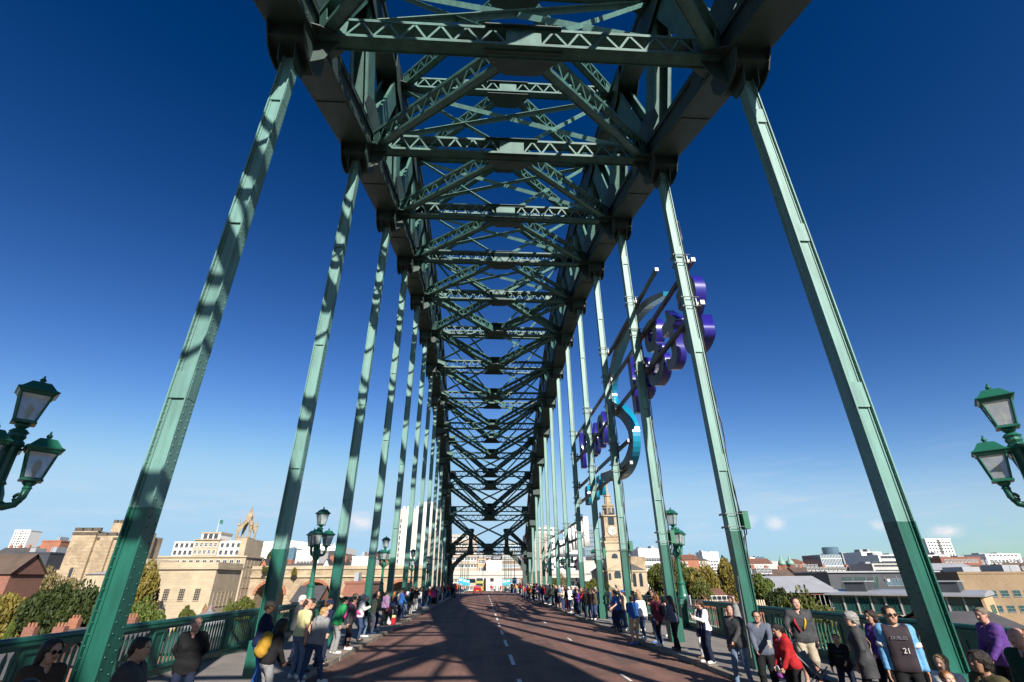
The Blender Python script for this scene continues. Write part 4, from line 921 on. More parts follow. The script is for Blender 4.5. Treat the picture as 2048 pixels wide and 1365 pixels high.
for i, (x0, x1, yt, d, wl) in enumerate([(955, 985, 1112, 330., BR2), (985, 1008, 1110, 350., BR1), (1005, 1030, 1112, 340., CON), (1020, 1046, 1108, 400., BR4), (940, 962, 1114, 420., ST2)]):
    px_house(['orange brick roofline over the white gable wall', 'red brick gables behind the white wall', 'pale flat building behind the brick hotel', 'dull brick block on the skyline right in the portal', 'stone building behind the banded office'][i], x0, x1, yt, d, 14, base=0, wall=wl, rmat=RFS, rh=5, rows=2, cols=5, zw=12, side=False, chim=2 if i < 2 else 0, roof='flat' if i in (2,) else 'gable', name='city_building')
# --- right of the bridge
px_house('white slab with regular windows behind the right stone pylon', 1066, 1108, 1058, 260., 16, base=-5, wall=WHT, roof='flat', rows=9, cols=7, win=(1.8, 1.6), zw=4, side=False, name='office_block', vstep=3.2)
px_house('pale stepped offices behind the white letter sign', 1108, 1160, 1092, 300., 16, wall=WHT, roof='flat', rows=5, cols=9, win=(1.8, 1.6), fr=w_grey, zw=6, side=False, name='office_block')
px_house('glass tower with grid facade between the right hangers', 1166, 1190, 1062, 520., 18, wall=g_blue, roof='flat', rows=12, cols=5, win=(3.0, 2.6), fr=w_white, gl=g_blue, zw=4, side=False, vstep=4.2, name='glass_tower')
px_house('white office row with small square windows left of the church', 1108, 1150, 1140, 210., 14, wall=WHT, roof='flat', rows=2, cols=6, win=(1.4, 1.6), zw=3, side=False, name='office_row')
px_house('pale concrete offices with tiny windows left of the church tower', 1164, 1212, 1124, 220., 14, wall=CON, roof='flat', rows=3, cols=9, win=(1.5, 1.2), zw=3, side=False, name='office_row')
px_house('long red roofed hall behind the church tower', 1160, 1218, 1112, 290., 14, wall=BR2, rmat=RFS, rh=2, rows=1, cols=8, zw=8, side=False, name='hall')
def church():
    d = 128.; c = at_d(1230, 1120, d); z0 = gz(d); w = abs(at_d(1246, 1100, d).x-at_d(1212, 1100, d).x); Z = lambda y: at_d(1228, y, d).z-z0
    t = thing('church', 'sandstone church with clock tower, stacked belfry and thin spire', 'church', (c.x, d, z0))
    h = Z(1084); m = MB(); m.box(-w/2, w/2, 0, w, 0, h); m.box(-w/2-.25, w/2+.25, -.25, w+.25, Z(1086), Z(1083)); m.box(-w/2-.25, w/2+.25, -.25, w+.25, Z(1102), Z(1100)); m.build('tower', ST1, t)
    w2 = w*.86; m = MB(); m.box(-w2/2, w2/2, w*.07, w*.93, h, Z(1030)); m.box(-w2/2-.3, w2/2+.3, w*.07-.3, w*.93+.3, Z(1033), Z(1030)); m.box(-w2/2-.2, w2/2+.2, w*.07-.2, w*.93+.2, Z(1074), Z(1072)); m.build('belfry', ST2, t)
    for s in (-1, 1):
        for y in (w*.07, w*.93):
            m = MB(); m.lathe([(.35, Z(1030)), (.2, Z(1026)), (.3, Z(1024)), (.03, Z(1020))], (s*w2/2, y, 0), 8); m.build('urn', ST2, t)
    m = MB(); r = w*.33; m.lathe([(r, Z(1030)), (r, Z(1012)), (r*1.15, Z(1011)), (r*1.1, Z(1009)), (r*.62, Z(1007)), (r*.58, Z(992)), (r*.72, Z(991)), (r*.66, Z(989)), (r*.40, Z(987)), (.05, Z(936))], (0, w/2, 0), 8, math.pi/8); m.build('spire', ST2, t)
    for q in range(8):
        a = q*math.pi/4; m = MB(); x, y = math.cos(a), math.sin(a); m.beam((x*r*.99, w/2+y*r*.99, Z(1027)), (x*r*.99, w/2+y*r*.99, Z(1015)), r*.34, .2, (x, y, 0)); m.build('belfry_opening', DRK, t)
    zc = Z(1062); clk = mat('clock face', (.50, .48, .43), rough=.5); m = MB(); m.tube([(0, w*.07-.18, zc), (0, w*.07-.02, zc)], 1.15, 24); cf = m.build('clock_face', clk, t)
    m = MB(); m.beam((0, w*.07-.2, zc), (.45, w*.07-.2, zc+.5), .10, .06, (0,1,0)); m.beam((0, w*.07-.2, zc), (.75, w*.07-.2, zc-.25), .08, .06, (0,1,0)); m.build('clock_hand', DRK, cf)
    m = MB()
    for q in range(12): a = q*math.pi/6; m.obox((math.cos(a)*.98, w*.07-.19, zc+math.sin(a)*.98), Vector((math.cos(a),0,math.sin(a))), Vector((0,1,0)), Vector((-math.sin(a),0,math.cos(a))), .12, .02, .04)
    m.build('hour_mark', DRK, cf)
    def arched(x, y, z, ww, hh, nm='window', mt=g_dark):
        m = MB(); k = 8; m.prism([(-ww, 0), (ww, 0)]+[(ww*math.cos(q*math.pi/k), hh+ww*math.sin(q*math.pi/k)) for q in range(k+1)], (x, y, z), (1,0,0), (0,0,1), .16); m.build(nm, mt, t)
    for y_ in (1044,): arched(0, w*.07, Z(1050), .8, 2.2)
    arched(0, -.02, Z(1117), .75, .35)
    # nave body to the right with pediment porch
    m = MB(); m.box(-w*.75, w*1.9, w*.5, w*3.2, 0, Z(1143)); m.build('nave_wall', ST1, t); m = MB(); m.box(-w*.8, w*1.95, w*.5-.3, w*3.3, Z(1144), Z(1141)); m.build('cornice', ST1, t)
    m = MB(); m.prism([(-w*.8, Z(1141)), (w*1.95, Z(1141)), (w*1.2, Z(1128)), (-w*.2, Z(1128))], (0, w*1.9, 0), (1,0,0), (0,0,1), w*2.4); m.build('roof', RFS, t)
    for q in range(3): arched(w*(.78+q*.38), w*.5, Z(1174), .42, 2.6)
    m = MB(); m.box(-w*.55, w*.55, -w*.25, 0, 0, Z(1142)); m.build('porch_wall', ST1, t)
    m = MB(); m.prism([(-w*.62, Z(1142)), (w*.62, Z(1142)), (0, Z(1131))], (0, -w*.12, 0), (1,0,0), (0,0,1), w*.36); m.build('pediment', ST1, t)
    m = MB(); m.prism([(-w*.55, Z(1182)), (w*.55, Z(1182)), (0, Z(1171))], (0, -w*.36, 0), (1,0,0), (0,0,1), w*.2); m.build('pediment', ST1, t)
    arched(0, -w*.25, Z(1157), .8, .9); arched(-1.9, -w*.25, Z(1160), .3, 1.2); arched(1.9, -w*.25, Z(1160), .3, 1.2)
church()
px_house('slate roofed house with stone chimney in front of the church', 1250, 1300, 1206, 70., 9, wall=ST2, rmat=RFS, rh=3.6, rows=0, chim=1, name='terraced_house')
px_house('white modernist building with ribbon windows right of the church', 1276, 1324, 1100, 250., 16, wall=WHT, roof='flat', rows=4, cols=4, win=(2.6, 1.6), fr=w_white, zw=5, side=False, name='white_building')
px_house('grey brick hall between church and white building', 1258, 1290, 1116, 236., 12, wall=ST2, roof='flat', rows=1, cols=3, zw=8, side=False, name='hall')
px_house('orange brick roofs behind the right lamp post', 1360, 1395, 1109, 420., 14, wall=BR2, rmat=RFT, rh=4, rows=1, cols=4, zw=10, side=False, chim=2)
px_house('white hospital block on the skyline over the trees', 1404, 1436, 1105, 560., 18, wall=WHT, roof='flat', rows=4, cols=5, win=(2.6, 2), zw=8, side=False, name='hospital_block')
px_house('white and blue skyline offices right of the second right hanger', 1492, 1510, 1116, 600., 18, wall=WHT, roof='flat', rows=3, cols=4, win=(2.6, 2), zw=8, side=False, name='office_block')
px_house('small blue glass block on the right skyline', 1512, 1528, 1115, 620., 18, wall=g_blue, roof='flat', rows=3, cols=3, win=(3.5, 2.5), gl=g_blue, zw=8, side=False, name='glass_block')
px_house('long low grey warehouse roof on the right skyline', 1498, 1566, 1124, 480., 30, wall=CON, roof='flat', rows=0, rmat=RFG, name='warehouse')
px_house('red brick hall with green copper turrets', 1582, 1640, 1130, 260., 16, wall=BR2, rmat=RFB, rh=5, rows=3, cols=7, win=(1.2, 1.8), zw=5, side=False, chim=2, name='turreted_hall')
for x in (1563, 1580):
    p = at_d(x, 1124, 258.); t = thing('copper_turret', f'green copper domed turret, {"left" if x < 1570 else "right"} of the pair on the brick hall', 'turret', (p.x, 258, gz(258))); m = MB(); h = p.z-gz(258); cu = mat('verdigris copper', (.22, .38, .30), rough=.6, var=.2, vs=1)
    m.lathe([(1.7, 0), (1.7, h-1.5)], n=8); m.build('shaft', BR1, t); m = MB(); m.lathe([(1.9, h-1.5), (1.8, h-.5), (1.2, h+.6), (.5, h+1.2), (.4, h+2.2), (.05, h+3.2)], n=10); m.build('dome', cu, t, smooth=True)
px_house('dark red brick corner building with round turret roof', 1508, 1545, 1136, 170., 14, wall=BR1, rmat=RFS, rh=4, rows=4, cols=4, win=(1.0, 1.7), zw=2.5, side=True, chim=1, name='brick_corner_building')
px_house('slate roofed row joining the corner building and the turreted hall', 1536, 1592, 1138, 190., 12, wall=BR1, rmat=RFB, rh=4, rows=2, cols=6, zw=5, side=False, chim=2)
px_house('brown roofed law courts with rows of dormers on the right', 1600, 1745, 1134, 230., 18, wall=BR2, rmat=RFB, rh=4.5, rows=2, cols=14, win=(1.4, 1.5), zw=7, side=False, chim=3, name='long_brick_building')
def glass_hall():
    d = 330.; a = at_d(1638, 1104, d); b = at_d(1722, 1104, d); z0 = gz(d); w = b.x-a.x; h = a.z-z0; t = thing('curved_glass_building', 'curved steel and glass building with drum tower on the right skyline', 'building', ((a.x+b.x)/2, d, z0)); m = MB()
    m.box(-w/2, 0, 0, 20, 0, h*.92); m.build('wall', g_blue, t); m = MB(); m.lathe([(w*.17, 0), (w*.17, h*1.12), (w*.16, h*1.14)], (-w*.08, 6, 0), 20); m.build('drum', g_blue, t)
    m = MB(); n = 10; m.prism([(0, 0), (w/2, 0)]+[(w/2*math.cos(q*math.pi/2/n), h*.98*math.sin(q*math.pi/2/n)**.6) for q in range(1, n+1)], (0, 10, 0), (1,0,0), (0,0,1), 22); m.build('steel_shell', RFG, t)
    m = MB()
    for i in range(14): x = -w/2+w*.5*i/14; m.box(x-.12, x+.12, -.25, 0, 0, h*.92)
    for k in range(5): m.box(-w/2, 0, -.3, -.05, h*.2*k, h*.2*k+.35)
    tag(m.build('mullion_grid', w_white, t), kind='stuff')
glass_hall()
px_house('maroon and white flats beyond the glass building', 1722, 1762, 1106, 300., 16, wall=WHT, roof='flat', rows=4, cols=5, win=(2.0, 1.8), zw=7, side=False, name='block_of_flats')
px_house('white balconied flats left of the near right hanger', 1756, 1806, 1112, 280., 16, wall=WHT, roof='flat', rows=4, cols=6, win=(2.2, 1.8), fr=w_grey, zw=7, side=False, name='block_of_flats')
px_house('grey balconied flats in front of the white flats', 1744, 1806, 1130, 215., 14, wall=CON, roof='flat', rows=3, cols=6, win=(2.6, 1.9), fr=w_grey, zw=6, side=False, name='block_of_flats')
px_house('white flats right of the near right hanger', 1850, 1900, 1112, 300., 16, wall=WHT, roof='flat', rows=4, cols=5, win=(1.8, 1.8), zw=7, side=False, name='block_of_flats')
tower_block('white tower block with brown window bands on the right skyline', 1850, 1900, 1080, 420., 13, 8, depth=20)
px_house('red brick block below the right tower block', 1880, 1960, 1116, 280., 16, wall=BR1, roof='flat', rows=3, cols=9, win=(1.6, 1.5), zw=8, side=False, name='brick_block')
px_house('slate roofed hall with rows of rooflights at the right', 1862, 1950, 1126, 205., 12, wall=BR2, rmat=RFG, rh=2.5, rows=1, cols=12, win=(1.6, 1.3), zw=9, side=False, name='hall')
px_house('white stepped flats at the right picture edge', 1970, 2040, 1110, 290., 16, wall=WHT, roof='flat', rows=4, cols=8, win=(1.8, 1.6), zw=8, side=False, name='block_of_flats')
px_house('red brick gabled flats at the right picture edge', 1960, 2010, 1130, 210., 12, wall=BR2, rmat=RFB, rh=4, rows=3, cols=5, zw=7, side=False, name='block_of_flats')
px_house('red brick row at the far right picture edge', 2010, 2090, 1124, 230., 12, wall=BR1, rmat=RFB, rh=4, rows=3, cols=7, zw=7, side=False, name='block_of_flats')
# hotel with curved roof and glazed bays
def hotel():
    Bq = at_d(1959, 1191, 90.); an = R(-50); rr_ = ray(1632, 1183); de = rr_.x*math.sin(an)-rr_.y*math.cos(an); w = ((Bq.x-CAM.x)*rr_.y-(Bq.y-CAM.y)*rr_.x)/(rr_.y*math.cos(an)-rr_.x*math.sin(an)); A = Vector((Bq.x-w*math.cos(an), Bq.y-w*math.sin(an), Bq.z)); z0 = -20.; h = Bq.z-z0
    t = thing('riverside_hotel', 'buff brick hotel with wavy grey roof and green glazed bays beyond the right railing', 'hotel', ((A.x+Bq.x)/2, (A.y+Bq.y)/2, z0), an)
    m = MB(); m.box(-w/2, w/2, 0, 14, 0, h); m.build('wall', BR3, t)
    m = MB(); poly = [(-1.2, h-.25), (15, h-.2), (15, h+.3)]+[(-1.2+16.2*(1-q/10), h+.05+.2*(1-q/10)+.55*math.sin(q/10*math.pi)) for q in range(1, 11)]
    m.prism(poly, (0, 0, 0), (0,1,0), (0,0,1), w+1.6); m.build('roof', RFG, t)
    for i, (u, ww) in enumerate([(-.30, .14), (.20, .20)]):
        m = MB(); m.box(u*w, u*w+ww*w, 1.5, 8, h+.3, h+2.1); m.build('dark_dormer', DRK, t); m = MB(); m.box(u*w-.2, u*w+ww*w+.2, 1.2, 9, h+2.1, h+2.3); m.build('dormer_roof', RFG, t)
    n = 11; me = win_mesh(w_green, g_green, w/n*.8, 2.5, 3, 2, .08); me2 = win_mesh(w_green, g_green, w/n*.42, 2.2, 2, 2, .08)
    for i in range(n):
        x = -w/2+w*(i+.5)/n; put('window', me, t, (x, 0, h-3.1))
        for z in (h-6.2, h-9.2): put('window', me2, t, (x, 0, z))
        q = MB(); q.box(-.12, .12, -.22, 0, 0, h-.3); q.build('pilaster', CON, t, loc=(-w/2+w*i/n, 0, 0))
    m = MB()
    for x in np.linspace(-w*.1, w*.12, 4): m.tube([(x, 3, h+2), (x, 3, h+3.2)], .12, 6)
    m.lathe([(.7, h+2.2), (.55, h+2.6), (.1, h+2.8)], (-w*.02, 3.5, 0), 10); m.build('roof_vent', m_steel, t)
    # tan gable end, its wavy top following the roof
    x0 = w/2; m = MB(); m.prism([(-.6, 0), (14, 0), (14, h+.1)]+[(-1.2+15.2*(1-q/10), h-.05+.2*(1-q/10)+.45*math.sin(q/10*math.pi)) for q in range(1, 10)]+[(-.6, h-.3)], (x0+.2, 0, 0), (0,1,0), (0,0,1), .4); m.build('gable_wall', TAN, t)
    face_windows(t, x0+.4, 3, math.pi/2, 9, h-8.2, 3, 3, 1.1, 1.3, w_green, g_green, 2, 2, 2.6)
hotel()
def glazed_link():
    d = 135.; A = at_d(1655, 1146, d); Bq = at_d(1905, 1146, d); z0 = gz(d); w = Bq.x-A.x; h = A.z-z0; t = thing('dark_office_block', 'long dark clad office block with green louvres behind the hotel', 'building', ((A.x+Bq.x)/2, d, z0)); m = MB()
    m.box(-w/2, w/2, 0, 14, 0, h); m.build('wall', DRK, t); m = MB(); m.box(-w/2-.5, w/2+.5, -.6, 15, h, h+.35); m.build('roof', RFG, t)
    for k in range(3):
        m = MB(); x = -w*.42+k*3.6
        for i in range(7): m.beam((x+i*.42, -.3, h-4), (x+i*.42+.9, -.3, h-1), .09, .09)
        m.build('louvre', w_green, t)
    face_windows(t, -w/2, 0, 0, w, h-3.2, 1, 14, 1.9, 1.8, w_grey, g_blue, 2, 1, skip=lambda r, k: k < 6)
glazed_link()
px_house('long buff brick block with flat grey roof at the right edge', 1915, 2140, 1148, 122., 20, wall=BR3, roof='flat', rows=2, cols=8, win=(2.0, 1.4), fr=w_grey, gl=g_green, zw=5.5, vstep=3.2, side=False, name='brick_block')
px_house('brick offices with grey metal roof and glass atrium left of the hotel', 1544, 1668, 1152, 108., 16, wall=BR1, rmat=RFG, rh=3, rows=3, cols=12, win=(1.9, 2.3), fr=w_grey, gl=g_blue, zw=2.5, vstep=2.9, side=False, name='glazed_office')
px_house('low terracotta roofed building beyond the right railing', 1384, 1536, 1206, 78., 10, wall=WHT, rmat=RFT, rh=3, rows=1, cols=9, win=(1.2, 1.3), zw=2, side=False, name='terracotta_roofed_building', base=-9)
px_house('cream house half hidden by the trees right of the lamp post', 1412, 1458, 1178, 96., 9, wall=CREAM, rmat=RFT, rh=2, rows=2, cols=4, zw=3, side=False, base=-8)
for i, (x0, x1) in enumerate(((1398, 1414), (1420, 1434), (1512, 1528))):
    p = at_d((x0+x1)/2, 1200, 74.); t = thing('chimney_stack', f'low brick chimney stack with yellow pots, {ORD[i]} along the terracotta roof', 'chimney', (p.x, 74, p.z-3)); m = MB(); m.box(-.7, .7, -.4, .4, -5, 2.3); m.build('stack', BR2, t)
    for k in range(4): m = MB(); m.lathe([(.14, 2.3), (.11, 3.0)], (-.5+k*.33, 0, 0), 7); m.build('pot', CREAM, t)
px_house('grey pitched roof with white rooflights below the right railing', 1900, 1965, 1238, 52., 12, wall=BR4, rmat=RFG, rh=2, rows=0, base=-12, name='shed')
px_house('dark slate roof at the right edge below the railing', 1960, 2120, 1232, 46., 14, wall=BR4, rmat=RFS, rh=2.5, rows=0, base=-12, name='shed')

# --- trees: trunk and limbs, crown of leaf clumps
LEAF = {}
def leaf_mat(name, col):
    if name in LEAF: return LEAF[name]
    m = mat('leaves '+name, col, rough=.6, var=.45, vs=.9, spec=.25); LEAF[name] = m
    return m
def tree_mesh(seed, w, h, n, lobes=9, ls=.5):
    """leaf clumps filling several overlapping ellipsoids of the crown"""
    rg = np.random.default_rng(seed); vs = []; C = []
    for i in range(lobes):
        a = rg.uniform(0, 6.28); r = rg.uniform(.0, .36)*w; C.append((r*math.cos(a), r*math.sin(a), h*rg.uniform(.40, .82), w*rg.uniform(.16, .27), h*rg.uniform(.12, .22)))
    C.append((0, 0, h*.62, w*.3, h*.3))
    per = n//len(C); P = []
    for (x, y, z, rx, rz) in C:
        d = rg.normal(size=(per, 3)); d /= np.linalg.norm(d, axis=1)[:, None]; rad = rg.uniform(.55, 1.08, per)**.5
        P.append(np.stack([x+d[:,0]*rx*rad, y+d[:,1]*rx*rad, z+d[:,2]*rz*rad], 1))
    P = np.concatenate(P); k = len(P); s = ls*rg.uniform(.6, 1.4, (k, 1)); a = rg.normal(size=(k, 3)); a /= np.linalg.norm(a, axis=1)[:, None]; b = np.cross(a, rg.normal(size=(k, 3))); b /= np.linalg.norm(b, axis=1)[:, None]
    V = np.stack([P-a*s-b*s*.5, P+a*s*.2-b*s*.8, P+a*s+b*s*.4, P-a*s*.1+b*s*.8], 1).reshape(-1, 3)
    me = bpy.data.meshes.new('crown'); me.from_pydata(V.tolist(), [], np.arange(k*4).reshape(-1, 4).tolist()); return me, C
def trunk_mesh(C, h, w):
    b = MB(); b.tube([(0, 0, 0), (.02*w, 0, h*.2), (0, .02*w, h*.45), (0, 0, h*.7)], [w*.045, w*.035, w*.025, w*.01], 7)
    for c in C[:6]: b.tube([(0, 0, h*.25), (c[0]*.5, c[1]*.5, h*.42), (c[0], c[1], c[2])], [w*.02, w*.014, w*.005], 5)
    return b
BARK = mat('bark', (.07, .05, .035), rough=.95, var=.3, vs=3)
TT = []
for i, (n, lob, ls) in enumerate([(17000, 14, .19), (15000, 11, .20), (8000, 8, .18)]):
    me, C = tree_mesh(11+i, 10, 10, n, lob, ls); TT.append((me, trunk_mesh(C, 10, 10).mesh('trunk', BARK)))
def tree(label, px0, px1, ytop, d, col, kind=0, z0=None, name='tree', zs=1.0, group='city trees'):
    a = at_d(px0, ytop, d); b = at_d(px1, ytop, d); z0 = gz(d) if z0 is None else z0; h = max(2.5, (a.z+b.z)/2-z0); w = max(abs(b.x-a.x), .6*h if d < 200 and 'weeds' not in label and 'shrub' not in label else 0)
    if 'weeds' in label: z0 = (a.z+b.z)/2-2.5; h = 2.5
    t = thing(name, label, 'tree', ((a.x+b.x)/2, d, z0), random.uniform(0, 6.28), group)
    sc = (w/12., w/12., h/9.6)
    me = TT[kind][0]; key = ('m', kind, col)
    if key not in LEAF: 
        m2 = me.copy(); m2.materials.clear(); m2.materials.append(leaf_mat(*COLS[col])); LEAF[key] = m2
    put('crown', LEAF[key], t, sc=sc); put('trunk', TT[kind][1], t, sc=sc)
COLS = dict(dark=('dark green', (.036, .052, .012)), mid=('mid green', (.088, .102, .019)), gold=('golden green', (.185, .15, .028)), bright=('yellow green', (.10, .135, .025)), pale=('dry olive', (.20, .165, .07)))
for a in [
    ('big dark green tree mass in front of the castle keep', 120, 236, 1150, 78., 'dark', 0), ('dark tree at the left of the mass before the keep', 96, 160, 1172, 80., 'dark', 1), ('dark tree low behind the near left hanger', 160, 232, 1180, 84., 'mid', 0),
    ('pale dry tree left of the castle tree mass', 100, 140, 1140, 110., 'pale', 2), ('golden bush at the left by the brick cottage', 0, 46, 1190, 84., 'gold', 1), ('green tree at the left edge under the warehouse', -40, 14, 1172, 84., 'mid', 2), ('small bright shrub above the cottage roofs', 20, 46, 1232, 78., 'bright', 1),
    ('yellow green tree just right of the near left hanger', 268, 330, 1186, 86., 'bright', 0), ('tall golden tree rising right of the near left hanger', 282, 312, 1128, 112., 'gold', 2), ('low green shrub under the courthouse', 350, 400, 1214, 92., 'mid', 1), ('bright shrub at the foot of the courthouse', 392, 420, 1216, 90., 'bright', 2),
    ('slim yellow shrub right of the courthouse', 448, 466, 1201, 94., 'bright', 2), ('green tree below the stepped block', 474, 510, 1196, 100., 'mid', 1), ('tuft of weeds growing on the viaduct left end', 524, 540, 1132, 148., 'mid', 2), ('tuft of weeds on the viaduct parapet', 582, 600, 1136, 148., 'gold', 2),
    ('tree on the skyline behind the gabled terrace', 530, 560, 1100, 260., 'dark', 1),
    ('broad golden tree behind the right lamp post', 1376, 1432, 1118, 120., 'gold', 0), ('green tree left of the right lamp post', 1288, 1340, 1130, 118., 'mid', 1), ('dark green tree behind the third right hanger', 1330, 1382, 1108, 128., 'mid', 0), ('golden crowned tree left of the second right hanger', 1418, 1476, 1120, 126., 'gold', 1), ('green tree low beside the right lamp post', 1370, 1430, 1150, 100., 'mid', 0), ('golden tree low behind the second right hanger', 1440, 1500, 1148, 108., 'gold', 2),
    ('yellow tree right of the second right hanger', 1496, 1534, 1150, 112., 'bright', 1), ('dark tree right of the terracotta roof', 1528, 1562, 1172, 92., 'dark', 0), ('big round green tree before the glazed offices', 1546, 1648, 1162, 74., 'mid', 0), ('dark tree in the shade left of the round green tree', 1538, 1580, 1180, 84., 'dark', 1),
    ('green shrub between white office row and the right kerb', 1094, 1122, 1158, 160., 'mid', 1), ('flowering pale shrub left of the church', 1114, 1144, 1150, 168., 'pale', 2), ('green hedge tree left of the church porch', 1140, 1176, 1160, 150., 'mid', 0), ('low green tree at the church foot', 1170, 1200, 1160, 130., 'mid', 1), ('dark shrub beside the church porch', 1206, 1236, 1166, 110., 'dark', 2), ('shrub behind the terracotta roof', 1404, 1436, 1196, 76., 'mid', 1),
    ('distant poplar row on the skyline right of the hospital', 1440, 1456, 1112, 460., 'dark', 2), ('distant conifer beside the second right hanger', 1458, 1470, 1112, 460., 'dark', 2)]:
    tree(*a)
def far_hills():
    b = MB(); rg = random.Random(5)
    xs = list(range(-2600, 2601, 100)); vs = []
    for x in xs: vs += [(x, 1900, -5), (x, 2100, 26+8*math.sin(x*.003)+rg.uniform(-2, 2)), (x, 2700, 30)]
    fs = []
    for i in range(len(xs)-1):
        for k in range(2): fs.append((i*3+k, i*3+3+k, i*3+4+k, i*3+1+k))
    b.add(vs, fs); struct(b.build('hills', mat('far hill', (.10, .12, .12), var=.2, vs=.01), smooth=True), 'low far hills along the skyline')
far_hills()
# skyline filler: many small far buildings, each its own
rg = random.Random(21); USEDB = set()
for i in range(60):
    px = rg.choice([rg.uniform(-20, 140), rg.uniform(500, 800), rg.uniform(1110, 1220), rg.uniform(1260, 1420), rg.uniform(1490, 2080), rg.uniform(1490, 2080)]); d = rg.uniform(340, 640); w = rg.uniform(14, 34); yt = rg.uniform(1118, 1138)
    a = at_d(px, yt, d); wl = rg.choice([(BR1, 'red brick'), (BR2, 'orange brick'), (WHT, 'white'), (CON, 'pale concrete'), (ST2, 'sandstone')]); rf = rg.choice(['gable', 'flat', 'hip']); wh = 'at the far left' if px < 150 else 'behind the left hangers' if px < 810 else 'by the church' if px < 1300 else 'over the trees right of the church' if px < 1430 else 'right of the second right hanger' if px < 1700 else 'at the far right'; wh = ('low ' if yt > 1130 else 'tall ' if yt < 1122 else 'broad ' if w > 24 else 'narrow ')+'|'+wh
    lab = f'{wh.split("|")[0]}distant {wl[1]} building with {dict(gable="pitched", flat="flat", hip="hipped")[rf]} roof {wh.split("|")[1]}'
    if lab in USEDB: continue
    USEDB.add(lab)
    house(lab, (a.x, d), w, 14, max(5, a.z-gz(d)), wall=wl[0], roof=rf, rmat=rg.choice([RFS, RFB, RFT]), rh=4, rows=2, cols=max(3, int(w/3.5)), zw=max(1, a.z-gz(d)-6.5), side=False, name='distant_building', group='small far buildings on the skyline', chim=rg.choice([0, 1]) if rf == 'gable' else 0)
# ------------------------------------------------------------------ people: bodies and clothes as smooth surfaces round a posed skeleton
def nets(D, org, h):
    """surface of D < 0 on a grid, as vertices and quads"""
    S = D < 0; c = [(0,0,0),(1,0,0),(0,1,0),(1,1,0),(0,0,1),(1,0,1),(0,1,1),(1,1,1)]
    nx, ny, nz = D.shape; sl = lambda A, o: A[o[0]:nx-1+o[0], o[1]:ny-1+o[1], o[2]:nz-1+o[2]]
    cnt = sum(sl(S, o).astype(np.int8) for o in c); m = (cnt > 0) & (cnt < 8); I = np.argwhere(m)
    if not len(I): return np.zeros((0, 3)), np.zeros((0, 4), int)
    vals = np.stack([D[I[:,0]+o[0], I[:,1]+o[1], I[:,2]+o[2]] for o in c], 1); acc = np.zeros((len(I), 3)); n = np.zeros(len(I))
    for a, b in [(0,1),(2,3),(4,5),(6,7),(0,2),(1,3),(4,6),(5,7),(0,4),(1,5),(2,6),(3,7)]:
        va, vb = vals[:, a], vals[:, b]; k = (va < 0) != (vb < 0); t = np.where(k, va/np.where(k, va-vb, 1), 0)
        pa, pb = np.array(c[a], float), np.array(c[b], float); acc += np.where(k[:, None], pa+(pb-pa)*t[:, None], 0); n += k
    V = (I + acc/n[:, None])*h + org
    idx = -np.ones(m.shape, np.int64); idx[m] = np.arange(len(I)); Q = []
    for ax in range(3):
        sa = [slice(None)]*3; sb = [slice(None)]*3; sa[ax] = slice(0, -1); sb[ax] = slice(1, None)
        A, B = S[tuple(sa)], S[tuple(sb)]; E = np.argwhere(A != B); o1, o2 = [(1, 2), (2, 0), (0, 1)][ax]
        E = E[(E[:, o1] > 0) & (E[:, o2] > 0) & (E[:, o1] < m.shape[o1]) & (E[:, o2] < m.shape[o2])]
        if not len(E): continue
        flip = ~S[E[:,0], E[:,1], E[:,2]]; e1 = np.zeros(3, int); e1[o1] = 1; e2 = np.zeros(3, int); e2[o2] = 1
        g = lambda P: idx[P[:,0], P[:,1], P[:,2]]
        q = np.stack([g(E-e1-e2), g(E-e2), g(E), g(E-e1)], 1); q[flip] = q[flip][:, ::-1]; Q.append(q)
    Q = np.concatenate(Q); return V, Q[(Q >= 0).all(1)]
